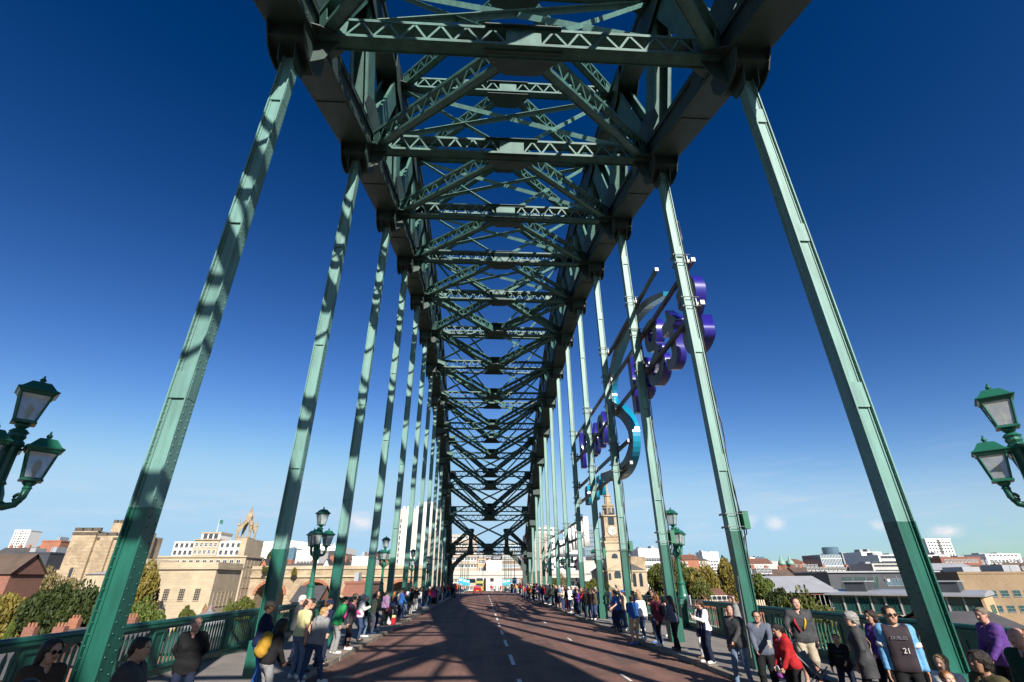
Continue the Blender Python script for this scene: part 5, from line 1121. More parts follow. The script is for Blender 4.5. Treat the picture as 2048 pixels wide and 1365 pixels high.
class Field:
    def __init__(s, lo, hi, h):
        s.h = h; s.lo = np.array(lo, np.float32); n = np.ceil((np.array(hi)-s.lo)/h).astype(int)+1; s.n = n; s.D = np.full(tuple(n), 1.0, np.float32)
        s.ax = [s.lo[i]+np.arange(n[i], dtype=np.float32)*h for i in range(3)]
    def win(s, lo, hi):
        a = np.clip(np.floor((lo-s.lo)/s.h).astype(int), 0, s.n); b = np.clip(np.ceil((hi-s.lo)/s.h).astype(int)+1, 0, s.n)
        if (b <= a).any(): return None
        return tuple(slice(a[i], b[i]) for i in range(3))
    def xyz(s, w): return s.ax[0][w[0]][:, None, None], s.ax[1][w[1]][None, :, None], s.ax[2][w[2]][None, None, :]
    def cone(s, a, b, ra, rb, k=.03, sub=False, sc=(1,1,1)):
        a = np.array(a, np.float32); b = np.array(b, np.float32); mr = max(ra, rb)+k+2*s.h; w = s.win(np.minimum(a, b)-mr*max(sc), np.maximum(a, b)+mr*max(sc))
        if w is None: return
        x, y, z = s.xyz(w); ab = (b-a); L = float(ab@ab)+1e-9
        px, py, pz = x-a[0], y-a[1], z-a[2]; t = np.clip((px*ab[0]+py*ab[1]+pz*ab[2])/L, 0, 1)
        d = np.sqrt(((px-t*ab[0])/sc[0])**2+((py-t*ab[1])/sc[1])**2+((pz-t*ab[2])/sc[2])**2)-(ra+(rb-ra)*t); C = s.D[w]
        if sub: hh = np.maximum(k-np.abs(-d-C), 0)/max(k, 1e-5); s.D[w] = np.maximum(C, -d)+hh*hh*k/4
        else: hh = np.maximum(k-np.abs(d-C), 0)/max(k, 1e-5); s.D[w] = np.minimum(C, d)-hh*hh*k/4
    def clip(s, p, n):                    # keep what lies on the side n points away from
        n = np.array(n, np.float32); x, y, z = s.xyz((slice(None),)*3); s.D = np.maximum(s.D, (x-p[0])*n[0]+(y-p[1])*n[1]+(z-p[2])*n[2])
    def rumple(s, amp, f, ph=0.):
        x, y, z = s.xyz((slice(None),)*3)
        s.D = s.D + amp*(np.sin(z*f+x*f*.35+2.2*np.sin(y*f*.4+ph)+ph)*np.sin(x*f*.7+1.7*np.sin(z*f*.31+ph)+ph*2)).astype(np.float32)
    def surf(s): return nets(s.D, s.lo, s.h)
def rotx(p, o, a):
    p = np.array(p, float)-o; c, s = math.cos(a), math.sin(a); return np.array([p[0], p[1]*c-p[2]*s, p[1]*s+p[2]*c])+o
def rotz(p, o, a):
    p = np.array(p, float)-o; c, s = math.cos(a), math.sin(a); return np.array([p[0]*c-p[1]*s, p[0]*s+p[1]*c, p[2]])+o
ARMS = dict(down=(.245, .03, .86), loose=(.27, .10, .90), phone=(.07, .34, 1.27), chest=(.03, .24, 1.20), pocket=(.205, .07, .90), up=(.27, .22, 1.88), head=(.13, .06, 1.66), cam=(.06, .24, 1.52), hip=(.22, .02, 1.00), fwd=(.20, .46, 1.15), strap=(.10, .17, 1.32), rail=(.30, .36, 1.10), low=(.12, .30, .98), behind=(.12, -.14, .95))
def ik(a, b, l1, l2, pole):
    d = b-a; L = np.linalg.norm(d); 
    if L > (l1+l2)*.995: b = a+d/L*(l1+l2)*.995; d = b-a; L = np.linalg.norm(d)
    t = d/L; x = (l1*l1-l2*l2+L*L)/(2*L); h = math.sqrt(max(0, l1*l1-x*x)); q = np.array(pole, float); q = q-t*(q@t); q /= np.linalg.norm(q)+1e-9
    return a+t*x+q*h, b
def skeleton(P):
    fem = P.get('fem', False); fat = P.get('fat', 1.0); kid = P.get('kid', False); J = {}
    sh = .160 if fem else .182; hp = .098 if fem else .092
    J['pel'] = np.array([0, 0, .94]); o = J['pel']; ln = -R(P.get('lean', 3)); tw = R(P.get('twist', 0)); U = lambda p: rotx(rotz(p, o, tw), o, ln)
    J['U'] = U
    for nm, p in dict(waist=(0, .005, 1.08), chest=(0, .0, 1.29), neck=(0, -.012, 1.455), skull=(0, -.0, 1.53)).items(): J[nm] = U(p)
    for s, S in ((-1, 'L'), (1, 'R')):
        a = J['sh'+S] = U((s*sh, -.01, 1.405)); w = ARMS[P.get('arms', ('down', 'down'))[0 if s < 0 else 1]]
        t = U((s*w[0], w[1], w[2])); pole = np.array([s*.55, -.5, -.75]); J['el'+S], J['wr'+S] = ik(a, t, .285, .25, pole)
        hpj = J['hip'+S] = np.array([s*hp, 0, .92]); st = P.get('feet', (0, .04)); ft = np.array([s*(.10+P.get('spread', .02)), st[0 if s < 0 else 1], .085])
        J['kn'+S], J['an'+S] = ik(hpj, ft, .43, .42, np.array([s*.12, 1, 0])); J['toe'+S] = J['an'+S]+np.array([s*.04, .165, -.045])
    J['headyaw'] = R(P.get('head', (0, 0))[0]); J['headtilt'] = R(P.get('head', (0, 0))[1])
    def Hd(p):                             # a point given from the middle of the skull
        q = rotx(np.array(p, float), np.zeros(3), J['headtilt']+ln*.45); q = rotz(q, np.zeros(3), J['headyaw']+tw); return q+J['skull']+np.array([0, .02, .085])
    J['H'] = Hd
    return J
def torso(F_, J, P, g=0.):
    U = J['U']; fem = P.get('fem', False); f = P.get('fat', 1.0)
    for z, hw, r, y in [(.93, .075 if not fem else .088, .108, -.012), (1.0, .066, .105*f, 0), (1.09, .060 if fem else .068, .094*f if fem else .100*f, .004+.02*(f-1)*4), (1.18, .070, .103*f, .004), (1.28, .082 if fem else .095, .108, .004), (1.35, .098 if fem else .115, .096, -.004)]:
        rr = r+g; F_.cone(U((-hw, y, z)), U((hw, y, z)), rr, rr, .07)
    if fem:
        for s in (-1, 1): F_.cone(U((s*.075, .085, 1.275)), U((s*.07, .07, 1.30)), .062+g*.6, .055+g*.6, .05)
    F_.cone(J['shL'], J['shR'], .060+g, .060+g, .06); F_.cone(U((0, -.01, 1.40)), J['neck'], .075+g*.4, .056+g*.4, .06)
def arm(F_, J, S, g=0., upto=1.0, k=.04):
    a, e, w = J['sh'+S], J['el'+S], J['wr'+S]
    if upto <= .5: F_.cone(a, a+(e-a)*upto*2, .058+g, .050+g*1.5, k); return
    F_.cone(a, a+(e-a)*.3, .056+g, .052+g, k); F_.cone(a+(e-a)*.25, e, .052+g, .042+g, .010); F_.cone(e, e+(w-e)*(upto-.5)*2, .042+g, .030+g+.004, .010)
def legs(F_, J, g=0., upto=1.0, flare=0.):
    for S in 'LR':
        h_, n, a = J['hip'+S], J['kn'+S], J['an'+S]; F_.cone(h_, n, .088+g, .056+g, .045)
        if upto > .5: F_.cone(n, n+(a-n)*(upto-.5)*2, .056+g*.9, .040+g*1.1+flare, .035)
def hands(F_, J, P, S, grip):
    w, e = J['wr'+S], J['el'+S]; d = (w-e)/np.linalg.norm(w-e); s = -1 if S == 'L' else 1
    pn = np.array([-s, .25, 0.]); pn = pn-d*(pn@d); pn /= np.linalg.norm(pn); sd = np.cross(d, pn)*(1 if S == 'L' else -1)   # palm normal, thumb side
    if sd[1] < 0: sd = -sd
    c = w+d*.055
    for q in (-.026, -.009, .009, .026): F_.cone(w+sd*q*.6, w+d*.085+sd*q, .017, .0135, .010)
    for q, L in ((-.030, .062), (-.010, .074), (.010, .080), (.030, .070)):
        b = w+d*.088+sd*q; cu = .35 if not grip else 1.15; p1 = b+(d*math.cos(cu*.6)+pn*math.sin(cu*.6))*L*.5; p2 = p1+(d*math.cos(cu*1.5)+pn*math.sin(cu*1.5))*L*.5
        F_.cone(b, p1, .0095, .0085, .004); F_.cone(p1, p2, .0085, .007, .004)
    b = w+d*.025+sd*.028; p1 = b+(d*.6+sd*.75+pn*.15)*.038; p2 = p1+(d*.85+sd*.2+pn*(.5 if grip else .2))*.034; F_.cone(b, p1, .014, .011, .010); F_.cone(p1, p2, .011, .0085, .004)
def head(F_, J, P):
    H = J['H']; fem = P.get('fem', False); kid = P.get('kid', False)
    C = lambda a, b, ra, rb, k=.02, sub=False: F_.cone(H(a), H(b), ra, rb, k, sub)
    C((0, -.030, .030), (0, .018, .038), .082, .074, .03); C((0, .02, -.01), (0, .03, -.055), .068, .052, .04); C((-.018, .055, -.088), (.018, .055, -.088), .028, .028, .035)
    for s in (-1, 1):
        C((s*.035, .05, -.028), (s*.03, .058, -.045), .032, .028, .03); C((s*.020, .078, .022), (s*.045, .062, .024), .017, .015, .015)
        C((s*.031, .094, .004), (s*.031, .098, .002), .0135, .0135, .012, True)
        C((s*.0765, -.012, .012), (s*.075, -.008, -.026), .016, .010, .008)
        C((s*.031, .070, .003), (s*.031, .071, .003), .0135, .0135, .004)
    C((0, .082, .012), (0, .104, -.022), .009, .0125, .012); C((-.010, .092, -.026), (.010, .092, -.026), .0095, .0095, .008)
    C((-.018, .079, -.051), (.018, .079, -.051), .0085, .0085, .006); C((-.015, .079, -.062), (.015, .079, -.062), .009, .009, .006)
    F_.cone(H((0, -.018, -.05)), J['neck'], .052 if fem else .057, .058, .03)
def hair(F_, J, P, style):
    H = J['H']; C = lambda a, b, ra, rb, k=.03, sub=False: F_.cone(H(a), H(b), ra, rb, k, sub)
    g = dict(short=.012, bald=.004, curly=.026, bob=.022, long=.02, pony=.014, buzz=.005).get(style, .014)
    C((0, -.032, .034), (0, .012, .044), .084+g, .074+g, .03)
    if style in ('bob', 'long', 'curly'):
        for s in (-1, 1): C((s*.06, -.02, .03), (s*.072, -.025, -.06 if style != 'curly' else -.02), .034+g*.4, .030, .03)
        C((0, -.075, .0), (0, -.08, -.07), .062, .055, .04)
    if style == 'long':
        e = J['U']((0, -.15, 1.22)); F_.cone(H((0, -.075, -.04)), e, .075, .055, .05)
        for s in (-1, 1): F_.cone(H((s*.06, -.045, -.05)), J['U']((s*.10, -.10, 1.26)), .036, .03, .04)
    if style == 'pony': C((0, -.115, .02), (0, -.145, .0), .026, .03, .02); C((0, -.145, 0), (0, -.14, -.13), .030, .014, .02)
    C((0, -.075, -.03), (0, -.06, -.05), .055, .045, .03)
    # free the face
    if style == 'bald': F_.cone(H((0, .01, .15)), H((0, .03, .10)), .115, .10, .01, True)
    zt_ = .078 if style != 'buzz' else .075
    for z, r in ((.035, .075), (-.01, .078), (-.07, .08), (-.12, .08)): C((0, .115, z), (0, .09, z), r*.93, r*.9, .012, True)
    if style not in ('long', 'bob'):
        C((0, .02, -.15), (0, .03, -.12), .085, .085, .01, True)
    if style not in ('long', 'bob', 'curly'):
        for s in (-1, 1): C((s*.11, .012, -.045), (s*.08, .012, -.035), .040, .038, .01, True)
PERSON_SEQ = [0]
def to_mesh(name, parts, mats, zone=None):
    """parts: list of (V, Q, default material index)"""
    Vs = []; Qs = []; Ms = []; o = 0
    for V, Q, mi in parts:
        if not len(Q): continue
        Vs.append(V); Qs.append(Q+o); o += len(V); c = V[Q].mean(1); Ms.append(zone(c) if zone and mi is None else np.full(len(Q), mi or 0))
    if not Vs: return None
    V = np.concatenate(Vs); Q = np.concatenate(Qs); Mi = np.concatenate(Ms).astype(np.int32)
    me = bpy.data.meshes.new(name); n = len(Q); me.vertices.add(len(V)); me.vertices.foreach_set('co', V.astype(np.float32).ravel()); me.loops.add(n*4); me.loops.foreach_set('vertex_index', Q.astype(np.int32).ravel())
    me.polygons.add(n); me.polygons.foreach_set('loop_start', np.arange(0, n*4, 4, dtype=np.int32)); me.polygons.foreach_set('loop_total', np.full(n, 4, np.int32))
    for m in mats: me.materials.append(m)
    me.polygons.foreach_set('material_index', Mi); me.update(calc_edges=True); me.validate(); me.shade_smooth(); return me
def cloth(col, kind='cotton'):
    nm = f'{kind} cloth '+'_'.join(f'{int(c*255)}' for c in col)
    if kind == 'denim': return mat(nm, col, rough=.9, var=.3, vs=9, bump=.25, bs=130, obj=True, spec=.2)
    if kind == 'shell': return mat(nm, col, rough=.72, var=.14, vs=6, bump=.18, bs=45, obj=True, spec=.25)
    if kind == 'knit': return mat(nm, col, rough=.95, var=.2, vs=14, bump=.6, bs=160, obj=True, spec=.15)
    return mat(nm, col, rough=.88, var=.12, vs=7, bump=.25, bs=70, obj=True, spec=.2)
def skin(tone):
    m = mat(f'skin {tone}', dict(fair=(.60, .36, .26), mid=(.50, .29, .19), tan=(.34, .18, .11), dark=(.085, .042, .026), pink=(.58, .31, .23))[tone], rough=.55, var=.10, vs=18, bump=.08, bs=120, obj=True, spec=.35)
    b = m.node_tree.nodes['Principled BSDF']; b.inputs['Subsurface Weight'].default_value = .12; b.inputs['Subsurface Radius'].default_value = (.012, .005, .003); return m
def hairmat(c): return mat(f'hair {c}', dict(black=(.012, .010, .010), brown=(.045, .024, .013), grey=(.34, .33, .31), white=(.62, .60, .56), blond=(.42, .27, .11), ginger=(.30, .11, .03), dkbrown=(.022, .014, .010), greybrown=(.17, .14, .11))[c], rough=.5, var=.45, vs=26, bump=.7, bs=70, obj=True, spec=.4, stretch=(2.5, 2.5, .5))
LIP = mat('lips', (.36, .13, .11), rough=.5, obj=True); EYEW = mat('eye white', (.62, .60, .58), rough=.3, obj=True); EYED = mat('iris and pupil', (.02, .014, .01), rough=.2, obj=True); LENS = mat('dark lens', (.01, .011, .013), rough=.06, spec=.9, obj=True); SHOEW = mat('white trainer', (.62, .61, .58), rough=.6, obj=True); SHOEB = mat('dark shoe', (.02, .018, .016), rough=.45, obj=True); SHOEL = mat('blue trainer', (.05, .13, .36), rough=.6, obj=True); SHOET = mat('brown shoe', (.11, .06, .03), rough=.5, obj=True)
SHOES = dict(white=SHOEW, black=SHOEB, blue=SHOEL, brown=SHOET)
GEO = {}
def make_person(P, near):
    """meshes of one pose: body, top, legwear, shoes, hair"""
    J = skeleton(P); hB = .0135 if near else .024; ph = P.get('seed', 1)*1.7; out = {}
    pts = np.array([J[k] for k in J if isinstance(J[k], np.ndarray) and J[k].shape == (3,)]); lo = pts.min(0)-.26; hi = pts.max(0)+.30; lo[2] = -.03
    Hh = J['H']; hc = Hh((0, 0, 0)); hi = np.maximum(hi, hc+.26); lo = np.minimum(lo, hc-.26)
    # body
    F1 = Field(lo, hi, hB*1.15 if near else .026); torso(F1, J, P, -.012)
    for S in 'LR':
        arm(F1, J, S, -.004)
        h_, n, a = J['hip'+S], J['kn'+S], J['an'+S]; F1.cone(h_, n, .082, .050, .04); F1.cone(n, n+(a-n)*.35, .050, .054, .03); F1.cone(n+(a-n)*.35, a, .052, .032, .03); F1.cone(a, J['toe'+S], .036, .03, .02)
    F1.cone(J['neck'], Hh((0, -.018, -.04)), .056, .05, .03)
    if not near: head(F1, J, P); 
    parts = [(*F1.surf(), 0)]
    if near:
        F2 = Field(hc-.17, hc+.17, .0062); head(F2, J, P); V, Q = F2.surf()
        # face zones
        inv = J['headtilt']+(-R(P.get('lean', 3)))*.45; L = V[Q].mean(1)-hc; ya = -(J['headyaw']+R(P.get('twist', 0))); c_, s_ = math.cos(ya), math.sin(ya)
        L = np.stack([L[:,0]*c_-L[:,1]*s_, L[:,0]*s_+L[:,1]*c_, L[:,2]], 1); c_, s_ = math.cos(-inv), math.sin(-inv); L = np.stack([L[:,0], L[:,1]*c_-L[:,2]*s_, L[:,1]*s_+L[:,2]*c_], 1)
        z = np.zeros(len(Q), int); fr = L[:, 1] > .055; ax = np.abs(L[:, 0])
        z[fr & (ax < .027) & (np.abs(L[:, 2]+.0565) < .011)] = 1
        z[fr & (np.hypot(ax-.031, (L[:, 2]-.003)*1.5) < .0125)] = 2; z[fr & (np.hypot(ax-.031, (L[:, 2]-.003)*1.0) < .0058)] = 3
        z[fr & (ax > .014) & (ax < .050) & (np.abs(L[:, 2]-.0255+.10*np.abs(ax-.03)) < .0052)] = 4
        if P.get('stubble'): pass
        parts.append((V, Q, 0)); zsave = z
        for S, w in (('L', 0), ('R', 1)):
            pos = P.get('arms', ('down', 'down'))[w]
            if pos == 'pocket': continue
            F3 = Field(J['wr'+S]-.2, J['wr'+S]+.2, .0068); hands(F3, J, P, S, pos in ('phone', 'cam', 'low', 'chest', 'strap')); parts.append((*F3.surf(), 0))
    else:
        for S in 'LR': pass
    me = to_mesh('body', parts, [skin('fair'), LIP, EYEW, EYED, hairmat('brown')]); 
    if near:
        mi = np.zeros(len(me.polygons), np.int32); o = len(parts[0][1]); mi[o:o+len(zsave)] = zsave; me.polygons.foreach_set('material_index', mi)
    out['body'] = me
    if not near:                              # far hands: one mitt with a thumb would do, keep fingers as three blunt rods
        pass
    # top
    tp = P.get('top', 'jumper'); g = dict(tee=.010, jumper=.018, jacket=.022, coat=.026, hoodie=.021, vest=.016, shirt=.014).get(tp, .018)
    F4 = Field(lo, hi, hB); torso(F4, J, P, g); sl = P.get('sleeve', .5*.75 if tp == 'tee' else .96)
    if sl > 0:
        for S in 'LR': arm(F4, J, S, g*.85, sl)
    hem = P.get('hem', dict(coat=.66, tee=.90, vest=.86, jacket=.84, shirt=.87, hoodie=.86).get(tp, .87)); U = J['U']
    if hem < .86:
        for s in (-1, 1): F4.cone(U((s*.075, -.005, .93)), U((s*.085, .0, hem-.1)), .118+g, .128+g, .07)
    else: F4.cone(U((-.07, -.008, .93)), U((.07, -.008, .93)), .112+g, .112+g, .06)
    if tp in ('hoodie',):
        F4.cone(U((-.07, -.095, 1.46)), U((.07, -.095, 1.46)), .052, .052, .04); F4.cone(U((0, -.13, 1.44)), U((0, -.15, 1.33)), .06, .03, .04)
    if tp in ('jacket', 'coat'): 
        for s in (-1, 1): F4.cone(U((s*.055, -.055, 1.455)), U((s*.045, .05, 1.445)), .028, .026, .02)
    F4.rumple(.0040, 29, ph); F4.rumple(.0026, 61, ph+.7); a = U((0, 0, hem)); n = U((0, 0, hem-1))-a; F4.clip(a, n)
    nk = U((0, 0, 1.515 if tp in ('jacket', 'coat', 'hoodie') else 1.490)); F4.clip(nk, U((0, .28, 2.475))-U((0, 0, 1.475)))
    # open the collar so that the neck shows
    F4.cone(U((0, .012, 1.448)), Hh((0, 0, -.03)), .060, .075, .008, True); F4.cone(U((0, .10, 1.43)), U((0, .2, 1.50)), .035, .05, .02, True)
    out['top'] = to_mesh('top', [(*F4.surf(), 0)], [cloth((.1, .1, .1))])
    if P.get('over'):
        F8 = Field(lo, hi, hB); torso(F8, J, P, g+.012); F8.cone(U((-.07, -.008, .93)), U((.07, -.008, .93)), .122+g, .122+g, .06); a = U((0, 0, .86)); F8.clip(a, U((0, 0, -.14))-a); F8.clip(U((0, 0, 1.49)), U((0, .28, 2.49))-U((0, 0, 1.49)))
        for s in (-1, 1): F8.clip(U((s*.175, 0, 1.3)), U((s*1.175, 0, 1.3))-U((s*.175, 0, 1.3)))
        F8.cone(U((0, .012, 1.448)), Hh((0, 0, -.03)), .066, .08, .008, True)
        if not P.get('closed'): F8.cone(U((0, .13, 1.46)), U((0, .17, .80)), .035, .028, .01, True)
        out['waistcoat'] = to_mesh('waistcoat', [(*F8.surf(), 0)], [P['over']])
    # legwear
    lw = P.get('legs', 'jeans'); F5 = Field(lo, (hi[0], hi[1], 1.06), hB); g = dict(jeans=.012, trousers=.022, shorts=.03, leggings=.002).get(lw, .012)
    F5.cone((-.07, -.012, .95), (.07, -.012, .95), .110+g*.5, .110+g*.5, .05); F5.cone((-.075, -.02, .88), (.075, -.02, .88), .100+g*.5, .100+g*.5, .05)
    legs(F5, J, g, .56 if lw == 'shorts' else .985, .012 if lw == 'trousers' else 0); F5.rumple(.0035 if lw != 'leggings' else .0015, 42, ph+1); F5.clip((0, 0, 1.0), (0, 0, 1)); F5.clip((0, 0, .035), (0, 0, -1))
    out['legwear'] = to_mesh('legwear', [(*F5.surf(), 0)], [cloth((.05, .08, .15), 'denim')])
    F6 = Field((lo[0], lo[1], -.02), (hi[0], hi[1], .22), .011 if near else .022)
    for S in 'LR':
        a, t = J['an'+S], J['toe'+S]; F6.cone(a+np.array([0, -.03, -.035]), t+np.array([0, .01, .0]), .046, .044, .02); F6.cone(a+np.array([0, -.02, -.02]), a+np.array([0, -.01, .02]), .046, .044, .02)
    F6.clip((0, 0, .002), (0, 0, -1)); out['shoes'] = to_mesh('shoes', [(*F6.surf(), 0)], [SHOEB])
    hs = P.get('hair', 'short')
    if hs:
        F7 = Field(np.minimum(hc-.24, J['U']((0, -.3, 1.05)) if hs == 'long' else hc-.24), hc+.24, .0075 if near else .016); hair(F7, J, P, hs); F7.rumple(.007 if hs == 'curly' else .0034, 75 if hs != 'curly' else 95, ph); F7.rumple(.0022, 150, ph+2); out['hair'] = to_mesh('hair', [(*F7.surf(), 0)], [hairmat('brown')])
    # worn extras belonging to the figure
    ex = P.get('extra', ())
    if 'glasses' in ex or 'shades' in ex:
        b = MB(); lens = 'shades' in ex
        for s in (-1, 1):
            k = 10; ring = [Vector(Hh((s*.032+.022*math.cos(q*2*math.pi/k), .098, .004+.017*math.sin(q*2*math.pi/k)))) for q in range(k+1)]
            if lens: b.prism([(math.cos(q*2*math.pi/k)*.026, math.sin(q*2*math.pi/k)*.020) for q in range(k)], Hh((s*.032, .099, .003)), Vector(Hh((1, 0, 0)))-Vector(Hh((0, 0, 0))), Vector(Hh((0, 0, 1)))-Vector(Hh((0, 0, 0))), .006)
            else: b.tube(ring, .0025, 5, False)
            b.tube([Hh((s*.056, .097, .008)), Hh((s*.078, .06, .010)), Hh((s*.082, -.01, .012))], .003, 5)
        b.tube([Hh((-.012, .102, .008)), Hh((.012, .102, .008))], .003, 5); out['glasses'] = b.mesh('glasses', LENS)
    if 'cap' in ex or 'hat' in ex:
        Fc = Field(hc-.2, hc+.24, .008 if near else .018); Fc.cone(Hh((0, -.032, .05)), Hh((0, .012, .055)), .102, .096, .03); Fc.clip(Hh((0, 0, .045)), Hh((0, .02, -.955))-Hh((0, 0, .045)))
        Fc.cone(Hh((-.035, .10, .052)), Hh((.035, .10, .052)), .045, .045, .02, sc=(1, 1, .25)); out['cap'] = to_mesh('cap', [(*Fc.surf(), 0)], [cloth((.1, .1, .1))])
    if 'scarf' in ex:
        b = MB(); c0 = U((0, .01, 1.44)); b.tube([tuple(c0+np.array([.085*math.cos(q), .085*math.sin(q), .01*math.sin(3*q)])) for q in np.linspace(0, 6.28, 15)], .032, 7, False); b.tube([U((.02, .10, 1.43)), U((.04, .135, 1.30)), U((.03, .145, 1.18))], [.03, .03, .02], 6); out['scarf'] = b.mesh('scarf', cloth((.6, .2, .25)), True)
    out['J'] = J
    return out
def dress(geo, P, label, pos, ang, group, colors):
    """one person from a set of meshes; the materials sit on this person's own objects"""
    s = P.get('h', 1.75)/1.75
    t = thing('person', label, 'person', pos, ang, group); t.scale = (s*P.get('wide', 1), s*P.get('wide', 1), s)
    tone, hc_, top, leg, sh = colors
    for k, me in geo.items():
        if k == 'J' or me is None: continue
        o = put(k, me, t)
        def setm(i, m):
            if i < len(o.material_slots): o.material_slots[i].link = 'OBJECT'; o.material_slots[i].material = m
        if k == 'body': setm(0, skin(tone)); setm(4, hairmat(hc_ or 'brown'))
        elif k == 'hair': setm(0, hairmat(hc_))
        elif k == 'top': setm(0, top)
        elif k == 'legwear': setm(0, leg)
        elif k == 'shoes': setm(0, SHOES[sh])
        elif k == 'cap': setm(0, P.get('capm') or top)
        elif k == 'scarf' and P.get('scarfm'): setm(0, P['scarfm'])
    return t
# ------------------------------------------------------------------ who stands where
K = dict(black=(.012,.012,.014), navy=(.012,.02,.06), blue=(.03,.11,.36), sky=(.14,.36,.60), white=(.70,.69,.66), cream=(.60,.54,.42), yellow=(.72,.66,.32), grey=(.27,.27,.275), dkgrey=(.05,.052,.058), red=(.42,.02,.025), pink=(.60,.05,.26), magenta=(.42,.10,.40), purple=(.11,.045,.24), lilac=(.30,.18,.32), green=(.02,.28,.09), dkgreen=(.015,.055,.035), maroon=(.13,.02,.045), brown=(.07,.045,.03), olive=(.10,.085,.045), beige=(.42,.36,.27), orange=(.55,.20,.03), teal=(.02,.22,.26), mustard=(.42,.24,.03), slate=(.12,.14,.19))
JN = {'jeans': (.045,.075,.155), 'faded jeans': (.14,.20,.30), 'dark jeans': (.014,.022,.05)}
def lg(c): return cloth(JN[c], 'denim') if c in JN else cloth(K[c], 'cotton')
def world_pt(t, p):
    a = t.rotation_euler.z; s = t.scale.z; c, q = math.cos(a), math.sin(a); p = np.array(p)*s
    return Vector((t.location.x+p[0]*c-p[1]*q, t.location.y+p[0]*q+p[1]*c, t.location.z+p[2]))
LK, RK = 'spectators on the left pavement', 'spectators on the right pavement'
WHO = {}
def who(key, x, y, ang, label, cols, near=True, kind='cotton', **P):
    P.setdefault('seed', len(WHO)+1); geo = make_person(P, near); tone, hc_, top, leg, sh = cols
    z = .122 if abs(x) > KW+.02 else .002
    if KW+.02 > abs(x) > KW-.3: z = .002
    t = dress(geo, P, label, (x, y, z), R(ang), LK if x < 0 else RK, (tone, hc_, top if not isinstance(top, str) else cloth(K[top], kind), lg(leg), sh)); WHO[key] = (t, geo['J'], P); return t
def phone(key, label, hand='R', both=True, cam_=False):
    t, J, P = WHO[key]; w = J['wr'+hand] if not both else (J['wrL']+J['wrR'])/2
    d = J['wr'+hand]-J['el'+hand]; d /= np.linalg.norm(d); p = world_pt(t, w+d*.10+np.array([0, .03, .02])); f = t.rotation_euler.z
    r = thing('camera' if cam_ else 'phone', label, 'camera' if cam_ else 'phone', p, f); b = MB()
    if cam_: b.box(-.065, .065, -.03, .03, -.045, .045); b.box(-.025, .025, -.03, .02, .045, .065); b.build('camera_body', SHOEB, r); b = MB(); b.tube([(0, .03, 0), (0, .10, 0)], .034, 12); b.build('lens', SHOEB, r)
    else:
        b.obox((0, 0, .03), Vector((1,0,0)), Vector((0,.94,-.34)), Vector((0,.34,.94)), .036, .005, .068); b.build('phone_body', MATS['white trainer'], r); b = MB(); b.obox((0, -.006, .03), Vector((1,0,0)), Vector((0,.94,-.34)), Vector((0,.34,.94)), .031, .001, .058); b.build('screen', LENS, r)
    return r
def backpack(key, label, m, strap=None):
    t, J, P = WHO[key]; U = J['U']; s = t.scale.z; r = thing('backpack', label, 'backpack', t.location, t.rotation_euler.z); r.scale = (s, s, s)
    lo = U((0, -.24, 1.18))-.36; F_ = Field(lo, lo+.72, .016); F_.cone(U((-.06, -.21, 1.35)), U((.06, -.21, 1.35)), .095, .095, .05); F_.cone(U((-.08, -.22, 1.21)), U((.08, -.22, 1.21)), .115, .115, .08); F_.cone(U((-.075, -.22, 1.06)), U((.075, -.22, 1.06)), .115, .115, .08); F_.cone(U((-.06, -.30, 1.06)), U((.06, -.30, 1.06)), .06, .06, .03); F_.rumple(.006, 30, 2); put('pack', to_mesh('pack', [(*F_.surf(), 0)], [m]), r)
    for sx in (-1, 1):
        b = MB(); b.tube([U((sx*.09, -.15, 1.40)), U((sx*.105, -.03, 1.475)), U((sx*.12, .10, 1.38)), U((sx*.13, .13, 1.22)), U((sx*.16, .02, 1.06)), U((sx*.11, -.16, 1.04))], .019, 6); b.build('strap', strap or m, r, smooth=True)
def shoulder_bag(key, label, m, side=1, drop=.82, w=.15):
    t, J, P = WHO[key]; U = J['U']; s = t.scale.z; r = thing('shoulder_bag', label, 'bag', t.location, t.rotation_euler.z); r.scale = (s, s, s)
    c = np.array([side*.25, .03, drop]); F_ = Field(c-.28, c+.28, .014); F_.cone(c+np.array([0, -w*.6, .04]), c+np.array([0, w*.6, .04]), .062, .062, .03); F_.cone(c+np.array([0, -w*.7, -.07]), c+np.array([0, w*.7, -.07]), .075, .075, .06); F_.rumple(.006, 30, 1); put('bag_body', to_mesh('bag_body', [(*F_.surf(), 0)], [m]), r)
    b = MB(); b.tube([c+np.array([0, .09, .08]), U((side*.10, .15, 1.2)), U((-side*.07, .07, 1.47)), U((-side*.08, -.06, 1.48)), U((side*.10, -.17, 1.2)), c+np.array([0, -.09, .08])], .012, 6); b.build('strap', m, r, smooth=True)
bagblack = mat('black nylon', (.012, .012, .015), rough=.5, obj=True, bump=.2); bagplum = mat('plum leather', (.09, .012, .035), rough=.4, obj=True)
